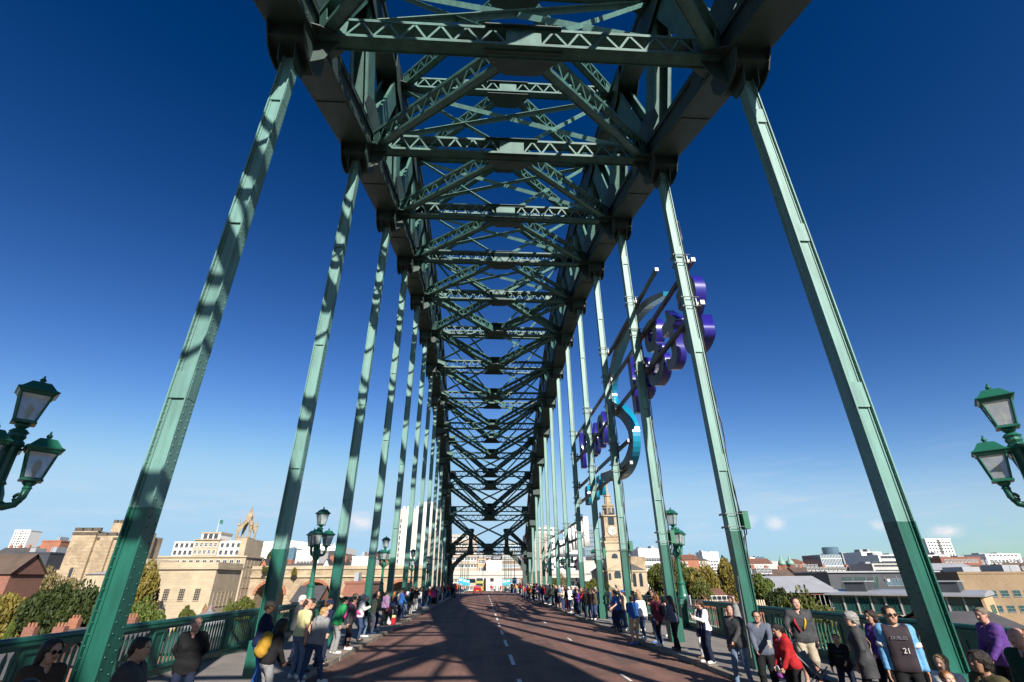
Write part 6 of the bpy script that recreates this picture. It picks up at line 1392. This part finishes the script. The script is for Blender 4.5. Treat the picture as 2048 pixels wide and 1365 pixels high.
# left pavement, nearest first
who('l1', -5.9, 6.75, -118, 'woman in sunglasses with long dark hair at the bottom left corner', ('mid', 'dkbrown', 'brown', 'black', 'black'), fem=True, hair='long', top='shirt', arms=('chest', 'chest'), extra=('shades',), h=1.66, head=(10, -6))
who('l2', -4.95, 5.35, -128, 'dark haired boy in a black top in the bottom left corner, before the sunglasses woman', ('fair', 'black', 'black', 'dark jeans', 'black'), hair='short', top='tee', h=1.60, head=(8, -8))
who('l3', -5.15, 7.1, -78, 'man in dark grey jacket at the foot of the near left hanger', ('mid', 'dkbrown', 'dkgrey', 'dark jeans', 'black'), kind='shell', top='jacket', arms=('low', 'chest'), h=1.76, head=(-4, -4))
who('l4', -6.25, 10.6, -158, 'grey haired woman in black cardigan leaning forward alone on the left pavement', ('pink', 'greybrown', 'black', 'dark jeans', 'black'), fem=True, hair='short', top='jumper', lean=13, arms=('behind', 'behind'), h=1.68, head=(18, 8), hem=.80)
who('l5', -6.0, 13.1, -72, 'man in navy jumper and bright blue trousers filming with a phone', ('dark', 'black', 'navy', 'blue', 'black'), kind='knit', top='jumper', arms=('phone', 'phone'), h=1.84, extra=('glasses',), head=(0, -12), lean=5)
who('l6', -5.35, 12.0, -52, 'long haired woman leaning forward with a mustard backpack', ('dark', 'black', 'black', 'grey', 'black'), fem=True, hair='long', top='jumper', lean=16, arms=('low', 'low'), h=1.66, head=(-25, -10))
who('l7', -5.72, 14.95, -42, 'balding man in pale yellow T-shirt and faded jeans', ('pink', 'brown', 'yellow', 'faded jeans', 'white'), hair='bald', top='tee', arms=('chest', 'down'), h=1.82, lean=6, head=(-20, -10))
who('l8', -5.95, 16.0, -48, 'dark haired man in black T-shirt behind the grey hoodie', ('mid', 'black', 'black', 'dark jeans', 'black'), top='tee', h=1.80, lean=8, head=(-20, -8))
who('l9', -5.3, 14.9, -30, 'cropped haired man in grey hooded top and blue jeans stooping at the kerb', ('fair', 'blond', 'grey', 'jeans', 'white'), hair='buzz', top='hoodie', lean=17, arms=('low', 'pocket'), h=1.76, feet=(-.12, .18), spread=.10, head=(-30, 4))
who('l10', -6.55, 17.1, -62, 'white haired man in dark jacket looking right beside the lamp post', ('pink', 'white', 'dkgrey', 'dark jeans', 'black'), kind='shell', top='jacket', h=1.86, head=(-10, 0))
who('l10b', -5.7, 16.9, -40, 'person in dark blue cap and dark top between the hoodie and the white haired man', ('fair', 'brown', 'navy', 'dark jeans', 'black'), top='jumper', h=1.72, extra=('cap',), lean=10, head=(-15, -8))
who('l11', -6.05, 18.1, -68, 'ginger haired woman in slate blue jacket', ('fair', 'ginger', 'slate', 'navy', 'black'), kind='shell', fem=True, hair='bob', top='jacket', lean=8, h=1.72, head=(-10, 0))
who('l12', -6.05, 19.7, -62, 'man in bright green jacket and grey trousers leaning forward', ('fair', 'brown', 'green', 'grey', 'white'), kind='shell', top='jacket', legs='trousers', lean=20, h=1.78, arms=('down', 'loose'), head=(-10, 6))
who('l13', -5.85, 20.7, -92, 'dark haired woman in black jacket with pink scarf and white shoes', ('pink', 'black', 'dkgrey', 'black', 'white'), kind='shell', fem=True, hair='short', top='coat', hem=.80, legs='leggings', lean=9, h=1.72, extra=('scarf',), head=(0, 0))
who('l14', -7.3, 24.2, 178, 'bald man in sunglasses and dark green top behind', ('tan', 'black', 'dkgreen', 'jeans', 'black'), hair='buzz', top='hoodie', h=1.84, extra=('shades',), near=True)
who('l15', -6.4, 28.3, -128, 'smiling man all in black by the fourth left hanger', ('pink', 'dkbrown', 'black', 'dark jeans', 'white'), top='jumper', arms=('pocket', 'pocket'), h=1.78, head=(14, 0))
who('l16', -6.4, 31.0, -35, 'dark haired woman in lilac shirt and black trousers with a bag across her back', ('mid', 'dkbrown', 'lilac', 'black', 'black'), fem=True, hair='pony', top='shirt', legs='trousers', h=1.72, lean=6)
phone('l5', 'white phone held up by the man in the navy jumper')
backpack('l6', 'mustard yellow backpack on the long haired woman', cloth(K['mustard']), bagblack)
shoulder_bag('l16', 'dark plum bag hanging at the lilac shirted woman', bagplum, 1)
# right pavement
who('r1', 7.3, 17.2, 62, 'man in grey T-shirt with a hand to his head by the second right hanger', ('fair', 'brown', 'grey', 'jeans', 'black'), top='tee', arms=('head', 'chest'), h=1.80, lean=6)
who('r2', 5.4, 13.5, 118, 'balding older man in dark jacket and faded jeans at the right kerb', ('pink', 'grey', 'dkgrey', 'faded jeans', 'white'), kind='shell', hair='bald', top='jacket', h=1.76, arms=('low', 'down'), head=(15, 0), feet=(-.10, .12))
who('r3', 5.35, 12.2, 148, 'smiling man in glasses and slate hooded top holding a phone', ('mid', 'black', 'slate', 'black', 'black'), top='hoodie', arms=('fwd', 'low'), h=1.70, extra=('glasses',), head=(12, 0), legs='trousers')
who('r4', 6.75, 12.9, 158, 'man in dark jacket and cream shorts with a camera on a yellow strap', ('pink', 'dkbrown', 'dkgrey', 'beige', 'black'), kind='shell', top='jacket', legs='shorts', arms=('down', 'rail'), h=1.82, head=(10, 0), wide=1.06)
who('r5', 5.2, 10.9, 96, 'dark haired woman in red jacket bending over her phone', ('mid', 'black', 'red', 'black', 'black'), fem=True, hair='pony', top='hoodie', lean=18, arms=('low', 'low'), h=1.56, head=(0, -14))
who('r6', 5.85, 16.4, 98, 'woman in white sleeves and navy waistcoat looking at her phone', ('fair', 'brown', 'white', 'dark jeans', 'white'), fem=True, hair='bob', top='shirt', legs='trousers', arms=('phone', 'phone'), h=1.66, head=(5, -12), over=cloth(K['navy']), lean=6)
who('r7', 6.1, 17.2, 108, 'short haired older woman in white cardigan and white trousers', ('pink', 'greybrown', 'cream', 'white', 'brown'), fem=True, hair='short', top='jumper', legs='trousers', arms=('phone', 'phone'), h=1.64, head=(5, -14), lean=7)
who('r8', 5.95, 19.3, 38, 'long haired woman in blue grey top and black trousers seen from behind', ('fair', 'brown', 'slate', 'black', 'brown'), fem=True, hair='long', top='shirt', legs='trousers', h=1.70, arms=('low', 'low'), lean=8, feet=(-.12, .14))
who('r9', 5.8, 20.5, 62, 'ginger haired woman in maroon jacket with black backpack', ('fair', 'ginger', 'maroon', 'black', 'white'), fem=True, hair='bob', top='jacket', h=1.70)
who('r10', 6.0, 21.3, 112, 'dark haired man in maroon shirt and blue jeans by the third right hanger', ('fair', 'dkbrown', 'maroon', 'jeans', 'blue'), top='shirt', h=1.80, arms=('low', 'pocket'))
who('r11', 6.45, 11.2, 132, 'small boy in black and green top running on the right pavement', ('fair', 'brown', 'black', 'dark jeans', 'white'), h=1.20, wide=1.12, arms=('fwd', 'loose'), top='jumper', lean=8, feet=(-.2, .22), head=(10, 4))
who('r12', 6.05, 9.95, 52, 'woman with curly grey hair in a dark grey coat seen from behind', ('fair', 'grey', 'dkgrey', 'black', 'black'), kind='shell', fem=True, hair='curly', top='coat', h=1.66, head=(20, 0), arms=('pocket', 'pocket'))
who('r13', 6.85, 10.5, 96, 'long dark haired woman in purple top behind the man in the blue jersey', ('mid', 'dkbrown', 'purple', 'black', 'black'), fem=True, hair='long', top='shirt', h=1.66, arms=('low', 'low'))
who('r14', 5.85, 8.75, 152, 'smiling man in sunglasses and a black and blue sports jersey', ('mid', 'dkbrown', 'sky', 'black', 'black'), kind='shell', top='jumper', h=1.82, extra=('shades',), head=(12, 0), over=cloth((.035, .025, .032), 'shell'), closed=True)
who('r15', 5.35, 7.4, 112, 'blonde girl with ponytail in white top at the bottom right', ('fair', 'blond', 'white', 'jeans', 'white'), fem=True, hair='pony', top='tee', h=1.42, head=(0, -6))
who('r16', 5.15, 7.2, 158, 'small child in dark pink top beside the blonde girl', ('fair', 'ginger', 'maroon', 'jeans', 'white'), h=1.26, wide=1.1, top='jumper', head=(10, 2))
who('r17', 4.95, 6.35, 92, 'dark haired woman in olive cardigan at the bottom right corner', ('tan', 'dkbrown', 'olive', 'black', 'black'), kind='knit', fem=True, hair='bob', top='jumper', h=1.58, arms=('low', 'low'), head=(-10, 0))
who('r18', 8.4, 9.6, 84, 'grey haired woman in bright purple jacket at the right railing', ('pink', 'greybrown', 'purple', 'black', 'black'), kind='shell', fem=True, hair='short', top='jacket', h=1.74, arms=('low', 'low'), lean=8, head=(10, -4))
who('r19', 5.95, 6.75, 96, 'balding ruddy man cut by the right picture edge', ('pink', 'ginger', 'dkgreen', 'black', 'black'), hair='bald', top='jumper', h=1.66)
who('r20', 5.5, 6.2, 70, 'dark haired person in front of the balding man at the right edge', ('mid', 'dkbrown', 'dkgrey', 'black', 'black'), hair='short', top='jacket', h=1.56)
who('r21', 5.25, 22.0, 8, 'bald man in blue T-shirt and beige shorts standing in the gutter', ('pink', 'brown', 'blue', 'beige', 'blue'), hair='bald', top='tee', legs='shorts', h=1.76, wide=1.08, arms=('chest', 'low'), feet=(-.05, .1))
who('r22', 5.75, 22.5, 14, 'blonde woman in white top and jeans striding beside the blue T-shirt', ('fair', 'blond', 'white', 'jeans', 'white'), fem=True, hair='bob', top='shirt', h=1.68, feet=(-.3, .28), lean=6)
who('r23', 5.65, 26.0, 98, 'young man in blue and white jersey leaning out over the kerb', ('fair', 'dkbrown', 'blue', 'navy', 'black'), top='tee', h=1.78, lean=14, arms=('rail', 'low'), over=None)
who('r24', 6.7, 28.6, 128, 'long blonde woman in purple top by the fourth right hanger', ('fair', 'blond', 'purple', 'dark jeans', 'white'), fem=True, hair='long', top='jumper', h=1.70)
who('r26', 6.15, 26.6, 70, 'person in blue cap pointing up the road', ('fair', 'brown', 'cream', 'jeans', 'white'), top='jumper', h=1.74, arms=('up', 'down'), extra=('cap',), capm=cloth(K['blue']))
who('r27', 7.0, 24.6, 120, 'man in sunglasses and rust brown top behind the blue T-shirt', ('pink', 'brown', 'brown', 'dark jeans', 'black'), top='shirt', h=1.80, extra=('shades',), arms=('chest', 'chest'))
who('r28', 7.3, 23.6, 140, 'white haired man in black T-shirt by the third right hanger', ('pink', 'white', 'black', 'jeans', 'white'), top='tee', h=1.82, arms=('chest', 'down'))
phone('r3', 'white phone in the outstretched hand of the man in glasses', 'L', False); phone('r6', 'black phone held by the woman in the navy waistcoat'); phone('r7', 'phone held by the woman in the white cardigan')
phone('r4', 'black camera held low by the man in cream shorts', 'L', False, True); phone('r5', 'phone in the hands of the woman in red')
backpack('r9', 'black backpack on the ginger haired woman in maroon', bagblack); backpack('r3', 'black rucksack on the man in glasses', bagblack)
shoulder_bag('r6', 'dark blue shoulder bag of the woman in the waistcoat', cloth((.05, .04, .10)), 1); shoulder_bag('r5', 'bright purple bag at the hip of the woman in red', cloth((.28, .07, .34)), 1, .78, .2); shoulder_bag('r12', 'tan shoulder bag beside the woman with curly grey hair', cloth((.42, .28, .15)), 1)
def strip(key, pts, m, nm):
    t, J, P = WHO[key]; b = MB(); b.tube([J['U'](p) for p in pts], .02, 6); b.build(nm, m, t, smooth=True)
strip('r4', [(-.07, -.06, 1.48), (-.11, .08, 1.42), (-.09, .15, 1.25), (-.03, .16, 1.10)], cloth((.62, .40, .02)), 'camera_strap'); strip('r4', [(.07, -.06, 1.48), (.11, .08, 1.42), (.12, .15, 1.25), (.05, .16, 1.05)], cloth((.5, .03, .03)), 'camera_strap')
def chest_text(key, txt, size, p, m, nm='jersey_number'):
    t, J, P = WHO[key]; cu = bpy.data.curves.new('n', 'FONT'); cu.body = txt; cu.size = size; cu.align_x = 'CENTER'; cu.extrude = .002; o = bpy.data.objects.new('n', cu); COL.objects.link(o)
    me = bpy.data.meshes.new_from_object(o.evaluated_get(bpy.context.evaluated_depsgraph_get())); bpy.data.objects.remove(o); me.materials.clear(); me.materials.append(m)
    q = put(nm, me, t); c = Vector(J['U'](p)); X = Vector((-1, 0, 0)); Z = Vector(J['U']((0, 0, 1)))-Vector(J['U']((0, 0, 0))); Y = Z; n = X.cross(Y)
    M_ = Matrix((X, Y, n)).transposed().to_4x4(); M_.translation = c; q.matrix_local = M_
chest_text('r14', '21', .10, (-.05, .178, 1.12), SHOEW)
def arm_band(key, S, u0, u1, r, m, nm):
    t, J, P = WHO[key]; a, e = J['sh'+S], J['el'+S]; b = MB(); b.tube([a+(e-a)*u0, a+(e-a)*u1], r, 12); b.build(nm, m, t, smooth=True)
arm_band('r14', 'L', 62e-2, .82, .078, SHOEW, 'sleeve_band'); arm_band('r14', 'R', .62, .82, .078, SHOEW, 'sleeve_band')
chest_text('r14', 'DUBLES', .062, (0, .172, 1.30), mat('grey print', (.17, .18, .21), obj=True), 'jersey_lettering')
lime = cloth((.45, .60, .08))
for S, sx in (('L', -1), ('R', 1)):
    t, J, P = WHO['r11']; b = MB(); up_ = np.array([sx*.03, 0, .062]); b.tube([J['U']((sx*.07, 0, 1.47)), J['sh'+S]+up_, J['sh'+S]*.5+J['el'+S]*.5+np.array([sx*.062, 0, .01])], .014, 6); b.build('sleeve_stripe', lime, t, smooth=True)
chest_text('r11', 'oo', .11, (0, .155, 1.30), cloth((.05, .10, .30)), 'shirt_print'); chest_text('r11', 'mm', .11, (0, .155, 1.17), cloth((.02, .22, .10)), 'shirt_print')
zipm = mat('zip', (.10, .10, .10), rough=.35, metal=.6, obj=True)
for key in ('l3', 'l10', 'l11', 'l12', 'r2', 'r3', 'r4', 'r9', 'r12', 'r18'):
    t, J, P = WHO[key]; g_ = .030 if P.get('top') == 'hoodie' else .032; b = MB(); fem = P.get('fem', False)
    b.tube([J['U'](p) for p in [(0, .075+g_*.5, 1.425), (0, .096+g_, 1.33), (0, (.122 if fem else .108)+g_, 1.26), (0, .108+g_, 1.15), (0, .104+g_, 1.03), (0, .102+g_, .93)]], .006, 5); b.build('zip', zipm, t)
    b = MB()
    for sx in (-1, 1): b.beam(J['U']((sx*.075, .108+g_*.9, 1.02)), J['U']((sx*.125, .085+g_*.9, .93)), .012, .008, (0, 1, 0))
    tag(b.build('pocket_edge', zipm, t), kind='stuff')

# ---- the crowd further along: a dozen poses, each person dressed on its own
TPL = []
for i, P in enumerate([dict(), dict(arms=('phone', 'phone')), dict(arms=('chest', 'chest'), top='jacket'), dict(fem=True, hair='bob'), dict(fem=True, hair='long', arms=('low', 'low')), dict(fem=True, hair='pony', arms=('chest', 'down'), top='tee'), dict(arms=('down', 'up'), top='tee'), dict(top='hoodie', arms=('pocket', 'pocket'), lean=8),
                       dict(legs='shorts', top='tee', hair='buzz'), dict(top='coat', fem=True, hair='curly'), dict(lean=16, arms=('rail', 'low')), dict(arms=('cam', 'cam'), top='jumper')]):
    P['seed'] = i+50; P.setdefault('top', 'jumper'); P.setdefault('head', ((-1)**i*14, 0)); TPL.append((make_person(P, False), P))
rg = random.Random(77); USED = set()
HAIRS = ['dkbrown', 'brown', 'black', 'blond', 'grey', 'ginger', 'brown', 'greybrown', 'white']
NAMEK = dict(dkgrey='charcoal', dkgreen='dark green', sky='light blue')
def crowd(x, y, ang, top=None, leg=None, h=None, tpl=None):
    side = 'left' if x < 0 else 'right'; n = int(round((y-D1)/PN))+1; place = f'by the {ORD[min(n, 13)-1]} hanger on the {side}' if y < 90 else (f'near the arch foot on the {side}' if y < 104 else f'beyond the bridge end on the {side}')
    for _ in range(80):
        tp = top or rg.choice(['black', 'navy', 'blue', 'sky', 'white', 'cream', 'grey', 'dkgrey', 'red', 'pink', 'purple', 'lilac', 'green', 'maroon', 'brown', 'olive', 'beige', 'orange', 'teal', 'black', 'navy', 'white', 'dkgrey', 'yellow', 'red']); l = leg or rg.choice(['jeans', 'dark jeans', 'faded jeans', 'black', 'grey', 'navy', 'beige', 'jeans', 'white', 'black'])
        i = tpl if tpl is not None else rg.randrange(len(TPL)); geo, P = TPL[i]; hc_ = rg.choice(HAIRS)
        kind = {'tee': 'T-shirt', 'hoodie': 'hooded top'}.get(P['top'], P['top']); lw = l if 'jeans' in l else f'{l} '+('shorts' if P.get('legs') == 'shorts' else 'trousers')
        lab = f'person in {NAMEK.get(tp, tp)} {kind} and {lw} {place}'
        if lab not in USED: break
        lab = f'{dict(dkbrown="dark", black="black", greybrown="greying").get(hc_, hc_)}-haired ' + lab
        if lab not in USED: break
        if top or leg: top = top; leg = None
    USED.add(lab); P2 = dict(P); P2['h'] = h or rg.uniform(1.60, 1.84); sh = rg.choice(['white', 'black', 'black', 'white', 'brown', 'blue'])
    z = .122 if abs(x) > KW+.02 and y < 104 else .002
    if y > 104: z = -(y-104)*3/226
    return dress(geo, P2, lab, (x, y, z), R(ang+rg.uniform(-25, 25)), LK if x < 0 else RK, (rg.choice(['fair', 'fair', 'pink', 'mid', 'tan', 'fair', 'dark']), hc_, cloth(K[tp]), lg(l), sh))
def put_px(px, d, ang, **k):               # stands where the road edge meets that column
    r = ray(px, 1180); return crowd(CAM.x+r.x*d/r.y, d, ang, **k)
for a in [(789, 33.5, -40, 'navy', 'black'), (804, 34.5, -60, 'blue', 'jeans'), (812, 37.0, -30, 'dkgreen', 'faded jeans'), (800, 36.0, -80, 'white', 'black'), (833, 46.0, -50, 'black', 'white'), (840, 47.0, -50, 'white', 'jeans'), (853, 52.0, -70, 'navy', 'jeans'), (866, 55.0, -50, 'magenta', 'black'), (868, 52.0, -40, 'pink', 'black'), (848, 55, -60, 'black', 'dark jeans'), (859, 57, -60, 'red', 'jeans'), (878, 62, -60, 'sky', 'dark jeans'), (884, 64, -70, 'orange', 'white'), (872, 64, -60, 'grey', 'jeans'), (890, 70, -60, 'navy', 'faded jeans'), (897, 76, -60, 'red', 'jeans'), (904, 80, -60, 'black', 'black'), (909, 82, -60, 'dkgrey', 'navy'), (917, 98, -70, 'yellow', 'black'), (921, 104, -70, 'lilac', 'lilac')]:
    put_px(a[0], a[1], a[2], top=a[3], leg=a[4])
for a in [(1180, 33.0, 110, 'brown', 'jeans'), (1170, 34.5, 105, 'black', 'dark jeans'), (1188, 33.6, 120, 'olive', 'jeans'), (1156, 37.5, 100, 'purple', 'navy'), (1150, 38.5, 110, 'brown', 'dark jeans'), (1140, 40.5, 70, 'white', 'jeans'), (1136, 41.5, 90, 'black', 'red'), (1126, 44.0, 110, 'cream', 'jeans'), (1131, 45.0, 90, 'maroon', 'black'), (1113, 48.0, 120, 'black', 'black'), (1120, 47, 90, 'sky', 'dark jeans'), (1100, 54.0, 90, 'white', 'brown' if False else 'grey'), (1095, 54.0, 70, 'cream', 'jeans'), (1090, 57.0, 90, 'red', 'jeans'), (1085, 58.5, 90, 'navy', 'jeans'), (1080, 60, 100, 'blue', 'grey'), (1068, 66, 90, 'black', 'black'), (1066, 67, 90, 'red', 'black'), (1059, 70, 90, 'orange', 'black'), (1055, 72, 90, 'brown', 'jeans'), (1050, 75, 100, 'red', 'dark jeans'), (1046, 80, 90, 'beige', 'faded jeans')]:
    put_px(a[0], a[1], a[2], top=a[3], leg=a[4])
who_kid = crowd(6.2, 27.3, 110, 'navy', 'jeans', 1.34, 0); crowd(5.95, 27.9, 100, 'lilac', 'dark jeans', 1.62, 4); crowd(6.3, 25.4, 100, 'navy', 'navy', 1.75, 2); crowd(6.9, 26.4, 80, 'grey', 'jeans', 1.78, 6)
for q in range(11): crowd(-rg.uniform(6.0, 7.6), 32.5+q*2.5+rg.uniform(-.6, .6), -70)
for q in range(13): crowd(rg.uniform(6.4, 7.8), 29.5+q*1.9+rg.uniform(-.5, .5), 90)
for q in range(4): crowd(-rg.uniform(6.0, 6.5), 21.8+q*1.6, -75)
for sx in (-1, 1):
    y = 58. if sx < 0 else 50.
    while y < 103:
        for row in range(2 if sx > 0 else 1): crowd(sx*(5.95+row*.75+rg.uniform(-.12, .15)), y+rg.uniform(-.4, .4), 80*sx+(10 if sx > 0 else 0), h=rg.uniform(1.2, 1.3) if rg.random() < .08 else None)
        y += rg.uniform(1.5, 2.4) if sx > 0 else rg.uniform(1.8, 3.2)
    y = 105.
    while y < 176:
        for row in range(2): crowd(sx*(5.7+row*.8+(y-104)*.01+rg.uniform(-.2, .3)), y+rg.uniform(-.4, .4), 80*sx, top=rg.choice([None, None, 'white', 'yellow', 'red', 'orange', 'cream']))
        y += rg.uniform(1.7, 2.8)
for q in range(9): crowd(rg.uniform(1.5, 4.8), rg.uniform(150, 176), 180, top=rg.choice(['white', 'red', 'orange', 'blue']))

# ------------------------------------------------------------------ vehicles, banners and small things on the road
def car(label, x, y, m, z):
    t = thing('parked_car', label, 'car', (x, y, z)); prof = [(-.88, .22), (-.90, .55), (-.86, .86), (-.74, .92), (-.60, 1.42), (.60, 1.42), (.74, .92), (.86, .86), (.90, .55), (.88, .22)]
    b = MB(); n = 9; secs = [(-2.0, .9, .78), (-1.95, 1.0, .93), (-1.5, 1.0, 1.0), (-.3, 1.0, 1.04), (.6, 1.0, 1.02), (1.1, .99, .7), (1.9, .95, .64), (2.15, .86, .5)]; k = len(prof)
    for yy, sx, sz in secs: b.v += [(px*sx, yy, .2+(pz-.2)*sz if pz < .95 else .2+(pz-.2)*sz) for px, pz in prof]
    for i in range(len(secs)-1): b.f += [(i*k+q, i*k+q+1, (i+1)*k+q+1, (i+1)*k+q) for q in range(k-1)]
    b.f += [tuple(range(k)), tuple(reversed(range((len(secs)-1)*k, len(secs)*k)))]; b.m = [0]*len(b.f); b.build('body', m, t)
    b = MB(); b.add([(-.66, -2.02, .95), (.66, -2.02, .95), (.52, -1.93, 1.30), (-.52, -1.93, 1.30)], [(0, 1, 2, 3)]); b.build('rear_window', g_dark, t)
    for s in (-1, 1):
        b = MB(); b.box(s*.72-.11, s*.72+.11, -2.02, -1.9, .68, .86); b.build('tail_light', mat('red lens', (.45, .01, .01), rough=.2), t)
        b = MB(); b.add([(s*.845, -1.4, .98), (s*.845, .7, .98), (s*.66, .5, 1.38), (s*.66, -1.2, 1.38)], [(0, 1, 2, 3)]); b.build('side_window', g_dark, t)
        b = MB(); b.box(s*.98-.08, s*.98+.08, .55, .7, .92, 1.05); b.build('wing_mirror', m, t)
        for yy in (-1.35, 1.35):
            b = MB(); b.tube([(s*.70, yy, .31), (s*.90, yy, .31)], .31, 16); w = b.build('wheel', SHOEB, t); b = MB(); b.tube([(s*.89, yy, .31), (s*.915, yy, .31)], .19, 12); b.build('rim', m_steel, w)
    b = MB(); b.box(-.26, .26, -2.05, -1.98, .48, .60); b.build('number_plate', mat('plate yellow', (.6, .45, .05)), t); b = MB(); b.box(-.88, .88, -2.03, -1.85, .30, .48); b.build('bumper', SHOEB, t); return t
def gzr(y): return 0 if y < 104 else -(y-104)*3/226
p = at_z(957, 1189, 0); car('red hatchback driving away in the left lane far ahead', p.x-.3, 111, mat('red car paint', (.42, .008, .012), rough=.2, spec=.7), gzr(111))
def bus(label, x, y):
    t = thing('bus', label, 'bus', (x, y, gzr(y))); b = MB(); b.box(-1.25, 1.25, 0, 10, .35, 4.1); b.box(-1.15, 1.15, .1, 9.9, 4.1, 4.25); b.build('body', mat('bus yellow', (.42, .40, .10), rough=.4), t)
    b = MB(); b.box(-1.26, 1.26, -.02, 10.02, 3.1, 4.12); b.build('upper_body', WHT, t)
    for z0, z1 in ((1.5, 2.3), (3.0, 3.8)): b = MB(); b.box(-1.05, 1.05, -.05, -.02, z0, z1); b.build('rear_window', g_dark, t)
    for s in (-1, 1):
        for yy in (2, 7.5): b = MB(); b.tube([(s*.95, yy, .45), (s*1.28, yy, .45)], .45, 14); b.build('wheel', SHOEB, t)
        b = MB(); b.box(s*1.05-.1, s*1.05+.1, -.05, 0, .8, 1.2); b.build('tail_light', MATS['red lens'], t)
bus('white and yellow double deck bus ahead of the red car', -1.75, 166)
tq = mat('turquoise banner', (.03, .36, .50), rough=.7, var=.1, vs=2); pole_m = m_green
for i, (px, py, d, sd_) in enumerate([(921, 1163, 120, 'left'), (929, 1165, 134, 'left'), (936, 1166, 148, 'left'), (1009, 1166, 150, 'right'), (1017, 1165, 136, 'right'), (1029, 1163, 122, 'right')]):
    c = at_d(px, py, d); t = thing('street_banner', f'turquoise banner on a green pole, {["nearest","middle","farthest"][i if i < 3 else 5-i]} of three on the {sd_} beyond the bridge', 'banner', (c.x, d, gzr(d)), 0, 'banners beyond the bridge'); z = c.z-gzr(d)
    b = MB(); b.lathe([(.09, 0), (.06, 8.5)], n=8); b.tube([(0, 0, 8.4), (0, -.3, 8.9), (0, -1.2, 9.1)], .05, 6); b.build('pole', pole_m, t); b = MB(); b.box(-.48, .48, -.16, -.13, z-.75, z+.75); b.build('banner', tq, t); b = MB(); b.box(-.36, .36, -.175, -.16, z+.12, z+.5); b.build('white_patch', m_signw, t)
for i, (px, d) in enumerate([(925, 160), (934, 168), (1012, 160), (1022, 168), (966, 178)]):
    c = at_d(px, 1150, d); t = thing('street_lamp', f'thin street lamp far ahead, {["outer left","inner left","inner right","outer right","central"][i]} of the group by the overpass', 'street lamp', (c.x, d, gzr(d))); b = MB(); b.lathe([(.12, 0), (.07, 10.5 if i != 4 else 15)], n=8); b.build('pole', m_lamp if i != 4 else m_steel, t); b = MB(); b.tube([(0, 0, 10.4), (0, -.9, 10.9)], .05, 6); b.box(-.12, .12, -1.5, -.8, 10.85, 11.0); b.build('lamp_head', m_steel, t)
# bits left on the pavement
t = thing('rucksack', 'red and yellow bag standing on the left kerb by the lilac woman', 'bag', (-5.95, 31.6, .14)); b = MB(); b.box(-.12, .12, -.09, .09, 0, .34); b.build('bag_body', cloth(K['red']), t); b = MB(); b.box(-.09, .09, -.07, .07, .34, .46); b.build('top_flap', cloth(K['yellow']), t)
t = thing('carrier_bag', 'white carrier bag set down beside the lilac woman', 'bag', (-6.2, 31.4, .12)); Fb = Field((-.2, -.2, -.02), (.2, .2, .5), .018); Fb.cone((-.06, 0, .1), (.06, 0, .1), .1, .1, .05); Fb.cone((0, 0, .15), (0, 0, .40), .11, .03, .05); Fb.rumple(.012, 28, 1); Fb.clip((0, 0, 0), (0, 0, -1)); put('bag_body', to_mesh('bag_body', [(*Fb.surf(), 0)], [mat('white plastic', (.66, .66, .66), rough=.4)]), t)
t = thing('pushchair', 'folded dark pushchair with white wheels behind the woman in red', 'pushchair', (6.15, 11.6, .122), R(40)); b = MB()
for s in (-1, 1): b.tube([(s*.22, -.35, .10), (s*.22, .3, .75), (s*.22, .42, 1.0)], .014, 6); b.tube([(s*.22, .35, .10), (s*.22, -.1, .55)], .014, 6)
b.tube([(-.22, .42, 1.0), (.22, .42, 1.0)], .018, 6); b.build('frame', m_steel, t); b = MB(); b.prism([(-.25, .30), (.15, .38), (.32, .80), (.26, .82), (.10, .44), (-.25, .36)], (0, 0, 0), (0,1,0), (0,0,1), .40); b.build('seat', bagblack, t)
for s in (-1, 1):
    for yy in (-.35, .35): b = MB(); b.tube([(s*.20, yy, .09), (s*.26, yy, .09)], .09, 12); b.build('wheel', SHOEW, t)
t = thing('parapet_notice', 'small pale notice fixed beside the second right lamp post', 'notice', (RW-.18, 26.9, 1.0)); b = MB(); b.box(-.01, .01, -.22, .22, 0, .62); b.build('board', m_signw, t); b = MB(); 
for k in range(5): b.box(-.014, -.010, -.16, .16-.05*(k % 2), .10+k*.09, .13+k*.09)
tag(b.build('print_line', m_blackst, t), kind='stuff')
t = thing('stay_rod', 'thin pale rod leaning against the second right hanger', 'rod', (HW-.25, yb(2)-.22, .12)); b = MB(); b.tube([(-.25, -.35, 0), (-.02, 0, 1.9), (0, 0, 2.3)], .012, 6); b.build('rod', m_steel, t)
